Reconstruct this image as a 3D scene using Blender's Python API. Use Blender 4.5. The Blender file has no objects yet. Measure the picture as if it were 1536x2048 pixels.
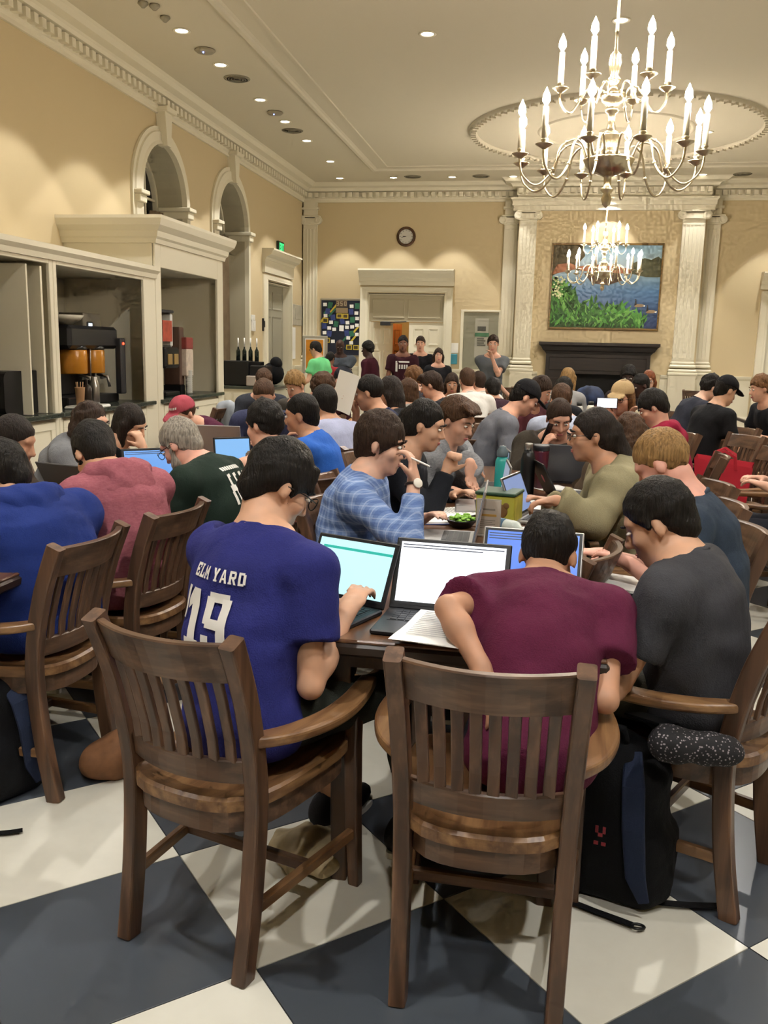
import bpy, math, random
import numpy as np
from mathutils import Matrix, Vector
from mathutils.bvhtree import BVHTree

random.seed(7)
rng = np.random.default_rng(7)
scn = bpy.context.scene
COL = scn.collection
PI = math.pi

# ------------------------------------------------------------------ camera
F_PX, CX, CY = 1770.0, 768.0, 1024.0
VPX, VPY, ROLL, HC = 1090.0, 700.0, math.radians(1.3), 1.5
_d = np.array([VPX - CX, CY - VPY, F_PX]); _d /= np.linalg.norm(_d)
_p2 = np.array([VPX - 1000 - CX, CY - (VPY - 1000 * math.tan(ROLL)), F_PX])
_n = np.cross(_p2, _d); _n = _n if _n[1] > 0 else -_n
_up = _n / np.linalg.norm(_n)
RM = np.stack([np.cross(_up, _d), _d, _up])          # rows: world axes seen by the camera
CAM = np.array([0, 0, HC])

def ray(u, v): return RM @ np.array([u - CX, CY - v, F_PX])
def at_z(u, v, z): r = ray(u, v); return CAM + r * ((z - HC) / r[2])
def at_y(u, v, y): r = ray(u, v); return CAM + r * (y / r[1])
def at_x(u, v, x): r = ray(u, v); return CAM + r * (x / r[0])

cd = bpy.data.cameras.new('camera')
cd.sensor_fit = 'VERTICAL'; cd.sensor_height = 36.0; cd.sensor_width = 27.0
cd.lens = F_PX / 2048 * 36.0; cd.clip_start = 0.05; cd.clip_end = 100
cam = bpy.data.objects.new('camera', cd); COL.objects.link(cam)
cam.matrix_world = Matrix([[RM[i][0], RM[i][1], -RM[i][2], CAM[i]] for i in range(3)] + [[0, 0, 0, 1]])
scn.camera = cam

# ------------------------------------------------------------------ world and exposure
wd = bpy.data.worlds.new('night'); scn.world = wd; wd.use_nodes = True
wd.node_tree.nodes['Background'].inputs[0].default_value = (0.02, 0.025, 0.035, 1)
wd.node_tree.nodes['Background'].inputs[1].default_value = 1.0
scn.view_settings.view_transform = 'Standard'
scn.view_settings.look = 'None'
scn.view_settings.gamma = 1.0
scn.view_settings.use_curve_mapping = False
scn.view_settings.exposure = 0.2
cy = scn.cycles
cy.max_bounces = 3; cy.diffuse_bounces = 3; cy.glossy_bounces = 2; cy.transmission_bounces = 3; cy.transparent_max_bounces = 4
cy.caustics_reflective = False; cy.caustics_refractive = False
cy.use_light_tree = False; cy.use_adaptive_sampling = True; cy.adaptive_threshold = 0.1; cy.adaptive_min_samples = 12
cy.sample_clamp_indirect = 4.0
BULB_W, DOWN_W = 7.5, 140.0          # watts of one candle bulb, of one ceiling downlight

# ------------------------------------------------------------------ colours and materials
def lin(c):
    if isinstance(c, str): c = tuple(int(c[i:i + 2], 16) for i in (0, 2, 4))
    o = []
    for x in c[:3]:
        x = x / 255.0
        o.append(x / 12.92 if x <= 0.04045 else ((x + 0.055) / 1.055) ** 2.4)
    return (*o, 1.0)

MATS = {}
def _nodes(name):
    m = bpy.data.materials.new(name); m.use_nodes = True
    nt = m.node_tree; b = nt.nodes['Principled BSDF']
    return m, nt, b
def N(nt, t, **kw):
    n = nt.nodes.new(t)
    for k, v in kw.items():
        if k.startswith('i_'):
            n.inputs[int(k[2:]) if k[2:].isdigit() else k[2:].replace('_', ' ')].default_value = v
        else: setattr(n, k, v)
    return n
def ramp(nt, fac, stops):
    r = nt.nodes.new('ShaderNodeValToRGB'); el = r.color_ramp.elements
    while len(el) < len(stops): el.new(0.5)
    for e, (p, c) in zip(el, stops): e.position = p; e.color = c
    nt.links.new(fac, r.inputs[0]); return r.outputs[0]
def mix(nt, fac, a, b, mode='MIX'):
    n = nt.nodes.new('ShaderNodeMix'); n.data_type = 'RGBA'; n.blend_type = mode
    for sock, v in ((n.inputs[0], fac), (n.inputs[6], a), (n.inputs[7], b)):
        if hasattr(v, 'links'): nt.links.new(v, sock)
        else: sock.default_value = v
    return n.outputs[2]
def bump(nt, b, h, strength, dist=0.01):
    n = nt.nodes.new('ShaderNodeBump'); n.inputs['Strength'].default_value = strength
    n.inputs['Distance'].default_value = dist
    nt.links.new(h, n.inputs['Height']); nt.links.new(n.outputs[0], b.inputs['Normal'])
def coords(nt, scale=(1, 1, 1), out='Object', rot=(0, 0, 0)):
    tc = nt.nodes.new('ShaderNodeTexCoord'); mp = nt.nodes.new('ShaderNodeMapping')
    mp.inputs['Scale'].default_value = scale; mp.inputs['Rotation'].default_value = rot
    nt.links.new(tc.outputs[out], mp.inputs[0]); return mp.outputs[0]
def noise(nt, vec, scale, detail=3, rough=0.55):
    n = nt.nodes.new('ShaderNodeTexNoise'); n.inputs['Scale'].default_value = scale
    n.inputs['Detail'].default_value = detail; n.inputs['Roughness'].default_value = rough
    nt.links.new(vec, n.inputs['Vector']); return n.outputs[0]
def shade(c, k): return (c[0] * k, c[1] * k, c[2] * k, 1)

def plain(name, col, rough=0.5, metal=0.0, var=0.12, nscale=6.0, bmp=0.0, bscale=120.0, spec=0.5, coat=0.0):
    if name in MATS: return MATS[name]
    m, nt, b = _nodes(name); c = lin(col)
    if var > 0.035:
        v = coords(nt)
        col_s = ramp(nt, noise(nt, v, nscale, 2), [(0.25, shade(c, 1 - var)), (0.75, shade(c, 1 + var))])
        nt.links.new(col_s, b.inputs['Base Color'])
    else: b.inputs['Base Color'].default_value = c
    b.inputs['Roughness'].default_value = rough; b.inputs['Metallic'].default_value = metal
    b.inputs['Specular IOR Level'].default_value = spec
    MATS[name] = m; return m
def cloth(name, col, bmp=0.5, var=0.14, rough=0.85):
    if name in MATS: return MATS[name]
    m, nt, b = _nodes(name); c = lin(col); v = coords(nt)
    big = noise(nt, v, 7, 1); fine = noise(nt, v, 260, 1)
    cs = ramp(nt, big, [(0.3, shade(c, 1 - var)), (0.7, shade(c, 1 + var))])
    cs = mix(nt, 0.25, cs, ramp(nt, fine, [(0.3, shade(c, 0.75)), (0.7, shade(c, 1.25))]))
    nt.links.new(cs, b.inputs['Base Color'])
    b.inputs['Roughness'].default_value = rough; b.inputs['Specular IOR Level'].default_value = 0.2
    w = nt.nodes.new('ShaderNodeMath'); w.operation = 'MULTIPLY_ADD'
    w.inputs[1].default_value = 0.15; nt.links.new(fine, w.inputs[0])
    nt.links.new(noise(nt, coords(nt, (1, 1, 0.6)), 16, 2, 0.5), w.inputs[2])
    bump(nt, b, w.outputs[0], bmp, 0.02)
    MATS[name] = m; return m
def skin(name, col):
    if name in MATS: return MATS[name]
    m, nt, b = _nodes(name); c = lin(col); v = coords(nt)
    cs = ramp(nt, noise(nt, v, 22, 1), [(0.3, shade(c, 0.9)), (0.7, (min(1, c[0] * 1.1), c[1] * 1.04, c[2] * 1.0, 1))])
    nt.links.new(cs, b.inputs['Base Color'])
    b.inputs['Roughness'].default_value = 0.5; b.inputs['Specular IOR Level'].default_value = 0.35
    MATS[name] = m; return m
def hairmat(name, col, rough=0.58):
    if name in MATS: return MATS[name]
    m, nt, b = _nodes(name); c = lin(col)
    v = coords(nt, (1, 1, 0.16))
    st = noise(nt, v, 130, 2, 0.65)
    cs = ramp(nt, st, [(0.3, shade(c, 0.55)), (0.72, shade(c, 1.55))])
    nt.links.new(cs, b.inputs['Base Color']); b.inputs['Roughness'].default_value = rough
    b.inputs['Specular IOR Level'].default_value = 0.25
    bump(nt, b, st, 1.0, 0.009)
    MATS[name] = m; return m
def wood(name, dark, light, axis='Z', rough=0.38, scale=1.0):
    if name in MATS: return MATS[name]
    m, nt, b = _nodes(name)
    s = [34 * scale] * 3; s['XYZ'.index(axis)] = 2.2 * scale
    v = coords(nt, tuple(s))
    g = noise(nt, v, 1.0, 3, 0.62)
    w = nt.nodes.new('ShaderNodeTexWave'); w.inputs['Scale'].default_value = 0.9
    w.inputs['Distortion'].default_value = 7; w.inputs['Detail'].default_value = 1
    s2 = [9 * scale] * 3; s2['XYZ'.index(axis)] = 0.8 * scale
    w.bands_direction = 'DIAGONAL'
    nt.links.new(coords(nt, tuple(s2)), w.inputs['Vector'])
    c1, c2 = lin(dark), lin(light)
    cs = ramp(nt, g, [(0.32, shade(c1, 0.8)), (0.5, c1), (0.7, c2)])
    cs = mix(nt, 0.35, cs, ramp(nt, w.outputs[0], [(0.1, shade(c1, 0.75)), (0.8, c2)]))
    nt.links.new(cs, b.inputs['Base Color']); b.inputs['Roughness'].default_value = rough
    bump(nt, b, g, 0.12, 0.004)
    MATS[name] = m; return m
def emit(name, col, strength, tex=None):
    if name in MATS: return MATS[name]
    m, nt, b = _nodes(name)
    b.inputs['Base Color'].default_value = (0.02, 0.02, 0.02, 1); b.inputs['Roughness'].default_value = 0.35
    b.inputs['Emission Color'].default_value = lin(col); b.inputs['Emission Strength'].default_value = strength
    MATS[name] = m; return m

def V3(*a): return np.array(a, float)
def unit(v): v = np.asarray(v, float); return v / (np.linalg.norm(v) + 1e-9)
# ------------------------------------------------------------------ mesh builder
def frame(d, up=(0, 0, 1)):
    d = np.asarray(d, float); d = d / np.linalg.norm(d); up = np.asarray(up, float)
    if abs(d @ up) > 0.999: up = np.array([0, 1.0, 0]) if abs(d[1]) < 0.9 else np.array([1.0, 0, 0])
    x = np.cross(d, up); x /= np.linalg.norm(x); y = np.cross(x, d)
    return x, y, d
def rotz(a): c, s = math.cos(a), math.sin(a); return np.array([[c, -s, 0], [s, c, 0], [0, 0, 1.0]])
def rot_axis(ax, a):
    return np.array(Matrix.Rotation(a, 3, Vector(ax)))

class MB:
    def __init__(s): s.v = []; s.f = []; s.m = []; s.sm = []; s.n = 0
    def add(s, v, f, mat=0, smooth=False):
        v = np.asarray(v, float).reshape(-1, 3); o = s.n
        s.v.append(v); s.n += len(v)
        for q in f: s.f.append([int(i) + o for i in q])
        s.m += [mat] * len(f); s.sm += [smooth] * len(f); return s
    def box(s, c, size, R=None, mat=0, bev=0.0):
        h = np.asarray(size, float) / 2
        if bev > 0:
            b = min(bev, h.min() * 0.9)
            P = []
            for sx in (-1, 1):
                for sy in (-1, 1):
                    for sz in (-1, 1):
                        g = np.array([sx, sy, sz])
                        for k in range(3):
                            q = h - b; q[k] = h[k]; P.append(g * q)
            idx = lambda sx, sy, sz, k: ((sx > 0) * 4 + (sy > 0) * 2 + (sz > 0)) * 3 + k
            F = []
            for k in range(3):
                a, bb = [i for i in range(3) if i != k]
                for sg in (-1, 1):
                    q = []
                    for (u, w) in ((-1, -1), (1, -1), (1, 1), (-1, 1)):
                        t = [0, 0, 0]; t[k] = sg; t[a] = u; t[bb] = w; q.append(idx(*t, k))
                    F.append(q)
            for k in range(3):          # edges along axis k
                a, bb = [i for i in range(3) if i != k]
                for u in (-1, 1):
                    for w in (-1, 1):
                        t0 = [0, 0, 0]; t0[a] = u; t0[bb] = w; t1 = list(t0); t0[k] = -1; t1[k] = 1
                        F.append([idx(*t0, a), idx(*t1, a), idx(*t1, bb), idx(*t0, bb)])
            for sx in (-1, 1):
                for sy in (-1, 1):
                    for sz in (-1, 1): F.append([idx(sx, sy, sz, k) for k in range(3)])
            v = np.array(P)
        else:
            v = np.array([[x, y, z] for x in (-1, 1) for y in (-1, 1) for z in (-1, 1)]) * h
            F = [[0, 1, 3, 2], [4, 6, 7, 5], [0, 4, 5, 1], [2, 3, 7, 6], [0, 2, 6, 4], [1, 5, 7, 3]]
        if R is not None: v = v @ np.asarray(R).T
        return s.add(v + np.asarray(c, float), F, mat)
    def bb(s, lo, hi, mat=0, bev=0.0):
        lo = np.asarray(lo, float); hi = np.asarray(hi, float)
        return s.box((lo + hi) / 2, np.abs(hi - lo), None, mat, bev)
    def bar(s, p0, p1, w, h, up=(0, 0, 1), mat=0, bev=0.0):
        p0 = np.asarray(p0, float); p1 = np.asarray(p1, float)
        x, y, d = frame(p1 - p0, up); R = np.stack([x, y, d], 1)
        return s.box((p0 + p1) / 2, (w, h, np.linalg.norm(p1 - p0)), R, mat, bev)
    def sweep(s, path, prof, up=(0, 0, 1), mat=0, smooth=False, caps=True, closed=False, scales=None, flat=False):
        """prof: 2D polygon (across, up) swept along path"""
        path = [np.asarray(p, float) for p in path]; n = len(path); k = len(prof); V = []
        for i, p in enumerate(path):
            if closed: t = path[(i + 1) % n] - path[i - 1]
            else: t = path[min(i + 1, n - 1)] - path[max(i - 1, 0)]
            x, y, d = frame(t, up); sc = scales[i] if scales is not None else 1.0
            if np.isscalar(sc): sc = (sc, sc)
            miter = 1.0
            for (a, b) in prof: V.append(p + x * a * sc[0] + y * b * sc[1])
        F = []
        for i in range(n if closed else n - 1):
            j = (i + 1) % n
            for q in range(k):
                r = (q + 1) % k; F.append([i * k + q, i * k + r, j * k + r, j * k + q])
        s.add(V, F, mat, smooth)
        if caps and not closed:
            s.f.append([s.n - n * k + q for q in range(k)][::-1]); s.m.append(mat); s.sm.append(False)
            s.f.append([s.n - k + q for q in range(k)]); s.m.append(mat); s.sm.append(False)
        return s
    def tube(s, path, r, n=8, mat=0, closed=False, up=(0, 0, 1)):
        prof = [(math.cos(2 * PI * i / n), math.sin(2 * PI * i / n)) for i in range(n)]
        rr = [r] * len(path) if np.isscalar(r) else list(r)
        return s.sweep(path, prof, up, mat, True, True, closed, rr)
    def lathe(s, prof, c=(0, 0, 0), n=20, mat=0, smooth=True, R=None, caps=True):
        """prof: (radius, z) list"""
        V = []; k = len(prof)
        for i in range(n):
            a = 2 * PI * i / n
            for (r, z) in prof: V.append((r * math.cos(a), r * math.sin(a), z))
        F = []
        for i in range(n):
            j = (i + 1) % n
            for q in range(k - 1): F.append([i * k + q, j * k + q, j * k + q + 1, i * k + q + 1])
        V = np.array(V)
        if R is not None: V = V @ np.asarray(R).T
        s.add(V + np.asarray(c, float), F, mat, smooth)
        o = s.n - len(V)
        for e, fl in ((0, True), (k - 1, False)):
            if caps and prof[e][0] > 1e-5:
                q = [o + i * k + e for i in range(n)]
                s.f.append(q[::-1] if fl else q); s.m.append(mat); s.sm.append(False)
        return s
    def prism(s, poly, z0, z1, M=None, mat=0):
        n = len(poly); V = [(x, y, z0) for x, y in poly] + [(x, y, z1) for x, y in poly]
        F = [list(range(n))[::-1], list(range(n, 2 * n))] + [[i, (i + 1) % n, n + (i + 1) % n, n + i] for i in range(n)]
        V = np.array(V, float)
        if M is not None: V = V @ np.asarray(M)[:3, :3].T + np.asarray(M)[:3, 3]
        return s.add(V, F, mat)
    def ball(s, c, r, n=10, mat=0, R=None):
        r = np.ones(3) * r if np.isscalar(r) else np.asarray(r, float)
        prof = [(math.sin(PI * i / n), -math.cos(PI * i / n)) for i in range(n + 1)]
        t = MB(); t.lathe([(max(a, 0), b) for a, b in prof], n=n * 2)
        v = np.concatenate(t.v) * r
        if R is not None: v = v @ np.asarray(R).T
        return s.add(v + np.asarray(c, float), t.f, mat, True)
    def mesh(s, name, origin=None):
        v = np.concatenate(s.v) if s.v else np.zeros((0, 3))
        if origin is not None: v = v - np.asarray(origin)
        me = bpy.data.meshes.new(name); me.from_pydata(v.tolist(), [], s.f)
        me.polygons.foreach_set('material_index', s.m); me.polygons.foreach_set('use_smooth', s.sm)
        me.update(); return me
    def build(s, name, mats, parent=None, origin=None, xf=True):
        """parts: vertices in the parent's local frame if xf is False, world otherwise"""
        if origin is None and parent is not None and xf: origin = WORLD.get(parent, (np.eye(3), np.zeros(3)))
        if isinstance(origin, tuple) and len(origin) == 2 and np.ndim(origin[0]) == 2:
            R, t = origin; s.v = [(np.asarray(q) - t) @ R for q in s.v]; origin = None
        loc = origin
        me = s.mesh(name, origin)
        if not isinstance(mats, (list, tuple)): mats = [mats]
        for m in mats: me.materials.append(m)
        o = bpy.data.objects.new(name, me); COL.objects.link(o)
        if parent is not None: o.parent = parent
        elif loc is not None: o.location = loc
        return o
WORLD = {}
def empty(name, loc, rz=0.0, label=None, cat=None, group=None):
    o = bpy.data.objects.new(name, None); COL.objects.link(o); o.empty_display_size = 0.1
    o.location = loc; o.rotation_euler = (0, 0, rz)
    WORLD[o] = (rotz(rz), np.asarray(loc, float))
    if label: tag(o, label, cat, group)
    return o
def tag(o, label=None, cat=None, group=None, kind=None):
    if label: o['label'] = label
    if cat: o['category'] = cat
    if group: o['group'] = group
    if kind: o['kind'] = kind
    return o
def struct(o): o['kind'] = 'structure'; return o
def copy_tree(o, loc, rz, label=None, group=None):
    c = o.copy(); COL.objects.link(c); c.location = loc; c.rotation_euler = (0, 0, rz)
    WORLD[c] = (rotz(rz), np.asarray(loc, float))
    if label: c['label'] = label
    if group: c['group'] = group
    for ch in o.children:
        d = ch.copy(); COL.objects.link(d); d.parent = c
        for g in ch.children:
            e = g.copy(); COL.objects.link(e); e.parent = d
    return c
def rounded(w, h, r=0.004, n=3):
    P = []
    for (sx, sy, a0) in ((1, 1, 0), (-1, 1, 90), (-1, -1, 180), (1, -1, 270)):
        for i in range(n):
            a = math.radians(a0 + 90 * i / (n - 1)); P.append((sx * (w / 2 - r) + r * math.cos(a), sy * (h / 2 - r) + r * math.sin(a)))
    return P
# ------------------------------------------------------------------ the room
XL, XR, YB, YF, ZC = -4.77, 6.60, 17.40, -4.0, 4.52
BX0, BX1, YBAY = -0.60, 2.70, 17.05
M_WALL = plain('wall_paint', 'D0BE98', 0.75, var=0.03, nscale=2.0, bmp=0.05, bscale=60)
M_CEIL = plain('ceiling_paint', 'D8D0BA', 0.85, var=0.02, nscale=1.5, bmp=0.04, bscale=80)
M_TRIM = plain('cream_trim_paint', 'EAE3CC', 0.45, var=0.03, nscale=5)
M_CAB = plain('cabinet_paint', 'E2DAC2', 0.5, var=0.03, nscale=5)
M_GRAN = plain('dark_green_granite', '3A3F38', 0.2, var=0.5, nscale=160)
M_BLACK = plain('black_plastic', '101012', 0.35, var=0.1)
M_STEEL = plain('brushed_steel', 'A8A6A2', 0.3, metal=1.0, var=0.08)
M_DARKGREY = plain('dark_grey_plastic', '2B2B2D', 0.45)
M_WHITE = plain('white_plastic', 'E8E6E0', 0.45)
M_PAPER = plain('white_paper', 'F2F0EA', 0.7, var=0.02)

def mold(mb, pts, prof, closed=False, mat=0, smooth=False):
    """sweep profile (offset to the right of travel, z) along a plan polyline with mitred corners"""
    pts = [np.asarray(p, float) for p in pts]; n = len(pts); k = len(prof); V = []
    def nrm(a, b):
        d = (b - a) / np.linalg.norm(b - a); return np.array([d[1], -d[0]])
    for i, p in enumerate(pts):
        if closed or 0 < i < n - 1:
            n1, n2 = nrm(pts[i - 1], p), nrm(p, pts[(i + 1) % n]); o = (n1 + n2) / (1 + n1 @ n2)
        else: o = nrm(pts[0], pts[1]) if i == 0 else nrm(pts[-2], pts[-1])
        for (a, z) in prof: V.append((p[0] + o[0] * a, p[1] + o[1] * a, z))
    F = []
    for i in range(n if closed else n - 1):
        j = (i + 1) % n
        for q in range(k - 1): F.append([i * k + q, j * k + q, j * k + q + 1, i * k + q + 1])
        if True: F.append([i * k + k - 1, j * k + k - 1, j * k, i * k])
    mb.add(V, F, mat, smooth)
    if not closed:
        o = mb.n - len(V)
        mb.f.append([o + q for q in range(k)]); mb.f.append([o + (n - 1) * k + q for q in range(k)][::-1])
        mb.m += [mat, mat]; mb.sm += [False, False]

# --- floor: checker of large square tiles laid on the diagonal
def tile_mat(name, base, vein, rough):
    m, nt, b = _nodes(name); v = coords(nt, out='Object')
    oi = nt.nodes.new('ShaderNodeObjectInfo')
    add = nt.nodes.new('ShaderNodeVectorMath'); add.operation = 'ADD'
    nt.links.new(v, add.inputs[0]); nt.links.new(oi.outputs['Location'], add.inputs[1])
    w = noise(nt, add.outputs[0], 3.5, 4, 0.62)
    cs = ramp(nt, w, [(0.2, lin(vein)), (0.8, shade(lin(base), 1.05))])
    nt.links.new(cs, b.inputs['Base Color'])
    b.inputs['Roughness'].default_value = rough
    return m
M_TW = tile_mat('white_tile', 'E0DDD0', 'D2CEC0', 0.22)
M_TD = tile_mat('dark_tile', '474C53', '454A50', 0.28)
fb = MB(); fb.bb((XL - .3, YF - .3, -0.12), (XR + .3, YB + .3, -0.012))
floor = struct(fb.build('floor', plain('grout', '4A4843', 0.9)))
TS, TA = 0.562, math.radians(41.9)
U2 = np.array([math.cos(TA), math.sin(TA)]); U1 = np.array([U2[1], -U2[0]]); TO = np.array([-0.612, 1.84])
def clip_rect(poly):
    for ax, val, sg in ((0, XL, 1), (0, XR, -1), (1, YF, 1), (1, YB, -1)):
        out = []
        for i in range(len(poly)):
            a, b = poly[i - 1], poly[i]; da, db = (a[ax] - val) * sg, (b[ax] - val) * sg
            if (da >= 0) != (db >= 0): out.append(a + (b - a) * (da / (da - db)))
            if db >= 0: out.append(b)
        poly = out
        if len(poly) < 3: return []
    return poly
def project(P):
    c = (np.asarray(P, float) - CAM) @ RM
    return CX + F_PX * c[0] / c[2], CY - F_PX * c[1] / c[2], c[2]
far = {0: MB(), 1: MB()}; tile_share = {}
for i in range(-36, 37):
    for j in range(-36, 37):
        g = 0.0015
        P = [TO + U1 * (i + a) * TS + U2 * (j + b) * TS for a, b in ((0, 0), (1, 0), (1, 1), (0, 1))]
        ctr = sum(P) / 4; P = [ctr + (p - ctr) * (1 - g / TS * 2) for p in P]
        Q = clip_rect(P)
        if not Q: continue
        dark = (i + j) % 2 == 0
        u, v, w = project((ctr[0], ctr[1], 0))
        if w > 0.4 and -200 < u < 1740 and v < 2500 and ctr[1] < 15 and len(Q) == 4:
            key = dark
            if key not in tile_share:
                t = MB(); L = [q - ctr for q in P]; Li = [q * 0.996 for q in L]
                t.add([(*q, -0.001) for q in L] + [(*q, 0) for q in Li] + [(*q, -0.011) for q in L],
                      [[4, 7, 6, 5]] + [[k, 4 + k, 4 + (k + 1) % 4, (k + 1) % 4] for k in range(4)] + [[8 + k, k, (k + 1) % 4, 8 + (k + 1) % 4] for k in range(4)])
                me = t.mesh('floor_tile'); me.materials.append(M_TD if dark else M_TW); tile_share[key] = me
            o = bpy.data.objects.new('floor_tile', tile_share[key]); COL.objects.link(o)
            o.location = (*ctr, 0); o.parent = floor
        else:
            n = len(Q); far[int(dark)].add([(*q, 0) for q in Q], [list(range(n))[::-1]])
for k, mm in ((0, M_TW), (1, M_TD)):
    o = far[k].build('floor_tiles', mm); o.parent = floor; o['kind'] = 'stuff'

# --- ceiling
cb = MB(); cb.bb((XL - .3, YF - .3, ZC), (XR + .3, YB + .3, ZC + .1)); ceiling = struct(cb.build('ceiling', M_CEIL))
tb = MB()
rect = [(-3.15, -2.4), (-3.15, 16.0), (5.0, 16.0), (5.0, -2.4)]
mold(tb, rect, [(0, ZC), (0, ZC - .02), (.03, ZC - .035), (.07, ZC - .03), (.09, ZC - .012), (.12, ZC)], True)
mold(tb, [(-2.85, -2.1), (-2.85, 15.7), (4.7, 15.7), (4.7, -2.1)], [(0, ZC), (0, ZC - .012), (.03, ZC - .012), (.04, ZC)], True)
tb.build('trim_5', M_CEIL, None); bpy.data.objects['trim_5']['kind'] = 'structure'
def rosette(cx, cy, nm):
    r = MB()
    def ring(rad, prof, n=72):
        V = []; k = len(prof)
        for i in range(n):
            a = 2 * PI * i / n
            for (o, z) in prof: V.append((cx + (rad + o) * math.cos(a), cy + (rad + o) * math.sin(a), z))
        F = [[i * k + q, ((i + 1) % n) * k + q, ((i + 1) % n) * k + q + 1, i * k + q + 1] for i in range(n) for q in range(k - 1)]
        r.add(V, F, 0, True)
    ring(1.92, [(0, ZC), (.01, ZC - .03), (.05, ZC - .045), (.1, ZC - .03), (.12, ZC)])
    ring(1.0, [(0, ZC), (.02, ZC - .02), (.05, ZC - .02), (.07, ZC)])
    ring(0.18, [(-.18, ZC - .05), (-.06, ZC - .06), (0, ZC - .03), (.04, ZC)])
    for i in range(96):
        a = 2 * PI * i / 96; r.box((cx + 1.97 * math.cos(a), cy + 1.97 * math.sin(a), ZC - .05), (.07, .05, .03), rotz(a))
    o = r.build(nm, M_CEIL); return struct(o)
rosette(0.80, 13.45, 'trim_6'); rosette(0.30, 5.47, 'trim_7')

# --- left wall with two arched windows and a doorway
ARCH = [(10.80, 0.65, 3.21, 1.02), (13.28, 0.65, 3.21, 1.02)]      # centre y, radius, springing, sill
LD0, LD1, LDT = 14.98, 16.45, 2.55
wl = MB()
def quadL(y0, y1, z0, z1, x=XL): wl.add([(x, y0, z0), (x, y1, z0), (x, y1, z1), (x, y0, z1)], [[0, 1, 2, 3]])
cuts = [YF]
for (c, r, s, z) in ARCH: cuts += [c - r, c + r]
cuts += [LD0, LD1, YB]
quadL(cuts[0], cuts[1], 0, ZC); quadL(cuts[2], cuts[3], 0, ZC); quadL(cuts[4], cuts[5], 0, ZC); quadL(cuts[6], cuts[7], 0, ZC)
quadL(LD0, LD1, LDT, ZC)
RV = 0.42
for (c, r, s, z0) in ARCH:
    quadL(c - r, c + r, 0, z0); A = [(c - r * math.cos(PI * i / 24), s + r * math.sin(PI * i / 24)) for i in range(25)]
    for (a, b) in zip(A, A[1:]):
        wl.add([(XL, a[0], a[1]), (XL, b[0], b[1]), (XL, b[0], ZC), (XL, a[0], ZC)], [[0, 1, 2, 3]])
wl_o = struct(wl.build('wall_left', M_WALL))
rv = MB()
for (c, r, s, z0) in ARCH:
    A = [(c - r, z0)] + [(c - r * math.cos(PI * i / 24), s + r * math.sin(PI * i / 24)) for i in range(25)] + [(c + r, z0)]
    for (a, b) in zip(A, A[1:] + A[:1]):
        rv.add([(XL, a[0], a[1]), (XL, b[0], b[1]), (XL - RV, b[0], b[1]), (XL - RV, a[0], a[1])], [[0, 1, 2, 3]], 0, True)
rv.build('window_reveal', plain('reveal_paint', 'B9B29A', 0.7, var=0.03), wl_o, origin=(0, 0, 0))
M_NIGHT = plain('night_glass', '0B0D10', 0.06, var=0.05, spec=0.6)
for wi, (c, r, s, z0) in enumerate(ARCH):
    w = empty('window_%d' % (wi + 1), (XL - RV, c, z0)); struct(w)
    p = MB(); x = XL - RV + .02
    poly = [(c - r, z0), (c + r, z0)] + [(c + r * math.cos(PI * i / 24), s + r * math.sin(PI * i / 24)) for i in range(25)]
    p.add([(x, a, b) for a, b in poly], [list(range(len(poly)))])
    p.build('pane', M_NIGHT, w)
    fr = MB()
    fr.sweep([(x + .03, a, b) for a, b in poly], rounded(.06, .08, .01), (1, 0, 0), closed=True)
    for yy in (-.33, 0, .33): fr.bb((x, c + yy - .015, z0), (x + .04, c + yy + .015, s + math.sqrt(r * r - yy * yy)))
    for k in range(1, 8):
        zz = z0 + .38 * k
        hw = r if zz <= s else math.sqrt(max(0, r * r - (zz - s) ** 2))
        fr.bb((x, c - hw, zz - .015), (x + .04, c + hw, zz + .015))
    fr.bb((x, c - r, 2.1), (x + .07, c + r, 2.2))
    fr.build('window_frame', M_TRIM, w)
    tr = MB()
    arc = [(XL, c - r - .1, z0)] + [(XL, c - (r + .1) * math.cos(PI * i / 24), s + (r + .1) * math.sin(PI * i / 24)) for i in range(25)] + [(XL, c + r + .1, z0)]
    tr.sweep(arc, [(-.10, 0), (-.10, .03), (-.05, .03), (-.04, .05), (.06, .05), (.10, .07), (.10, 0)], (1, 0, 0))
    tr.build('window_trim', M_TRIM, w)
    ks = MB()
    ks.prism([(-.055, 0), (.055, 0), (.11, .40), (-.11, .40)], 0, .12, np.array([[0, 0, 1, XL], [1, 0, 0, c], [0, 1, 0, s + r - .02], [0, 0, 0, 1.0]]))
    ks.bb((XL, c - .15, s + r + .36), (XL + .17, c + .15, s + r + .42), bev=.01)
    ks.build('keystone', M_TRIM, w)
    for sg in (-1, 1):
        im = MB(); im.bb((XL - RV + .1, c + sg * (r + .06) - .09, s - .13), (XL + .10, c + sg * (r + .06) + .09, s - .04), bev=.01)
        im.bb((XL - RV + .1, c + sg * (r + .06) - .11, s - .04), (XL + .13, c + sg * (r + .06) + .11, s + .01), bev=.008); im.build('impost', M_TRIM, w)
M_CURT = cloth('taupe_curtain', '7D6B54', 0.2)
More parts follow.
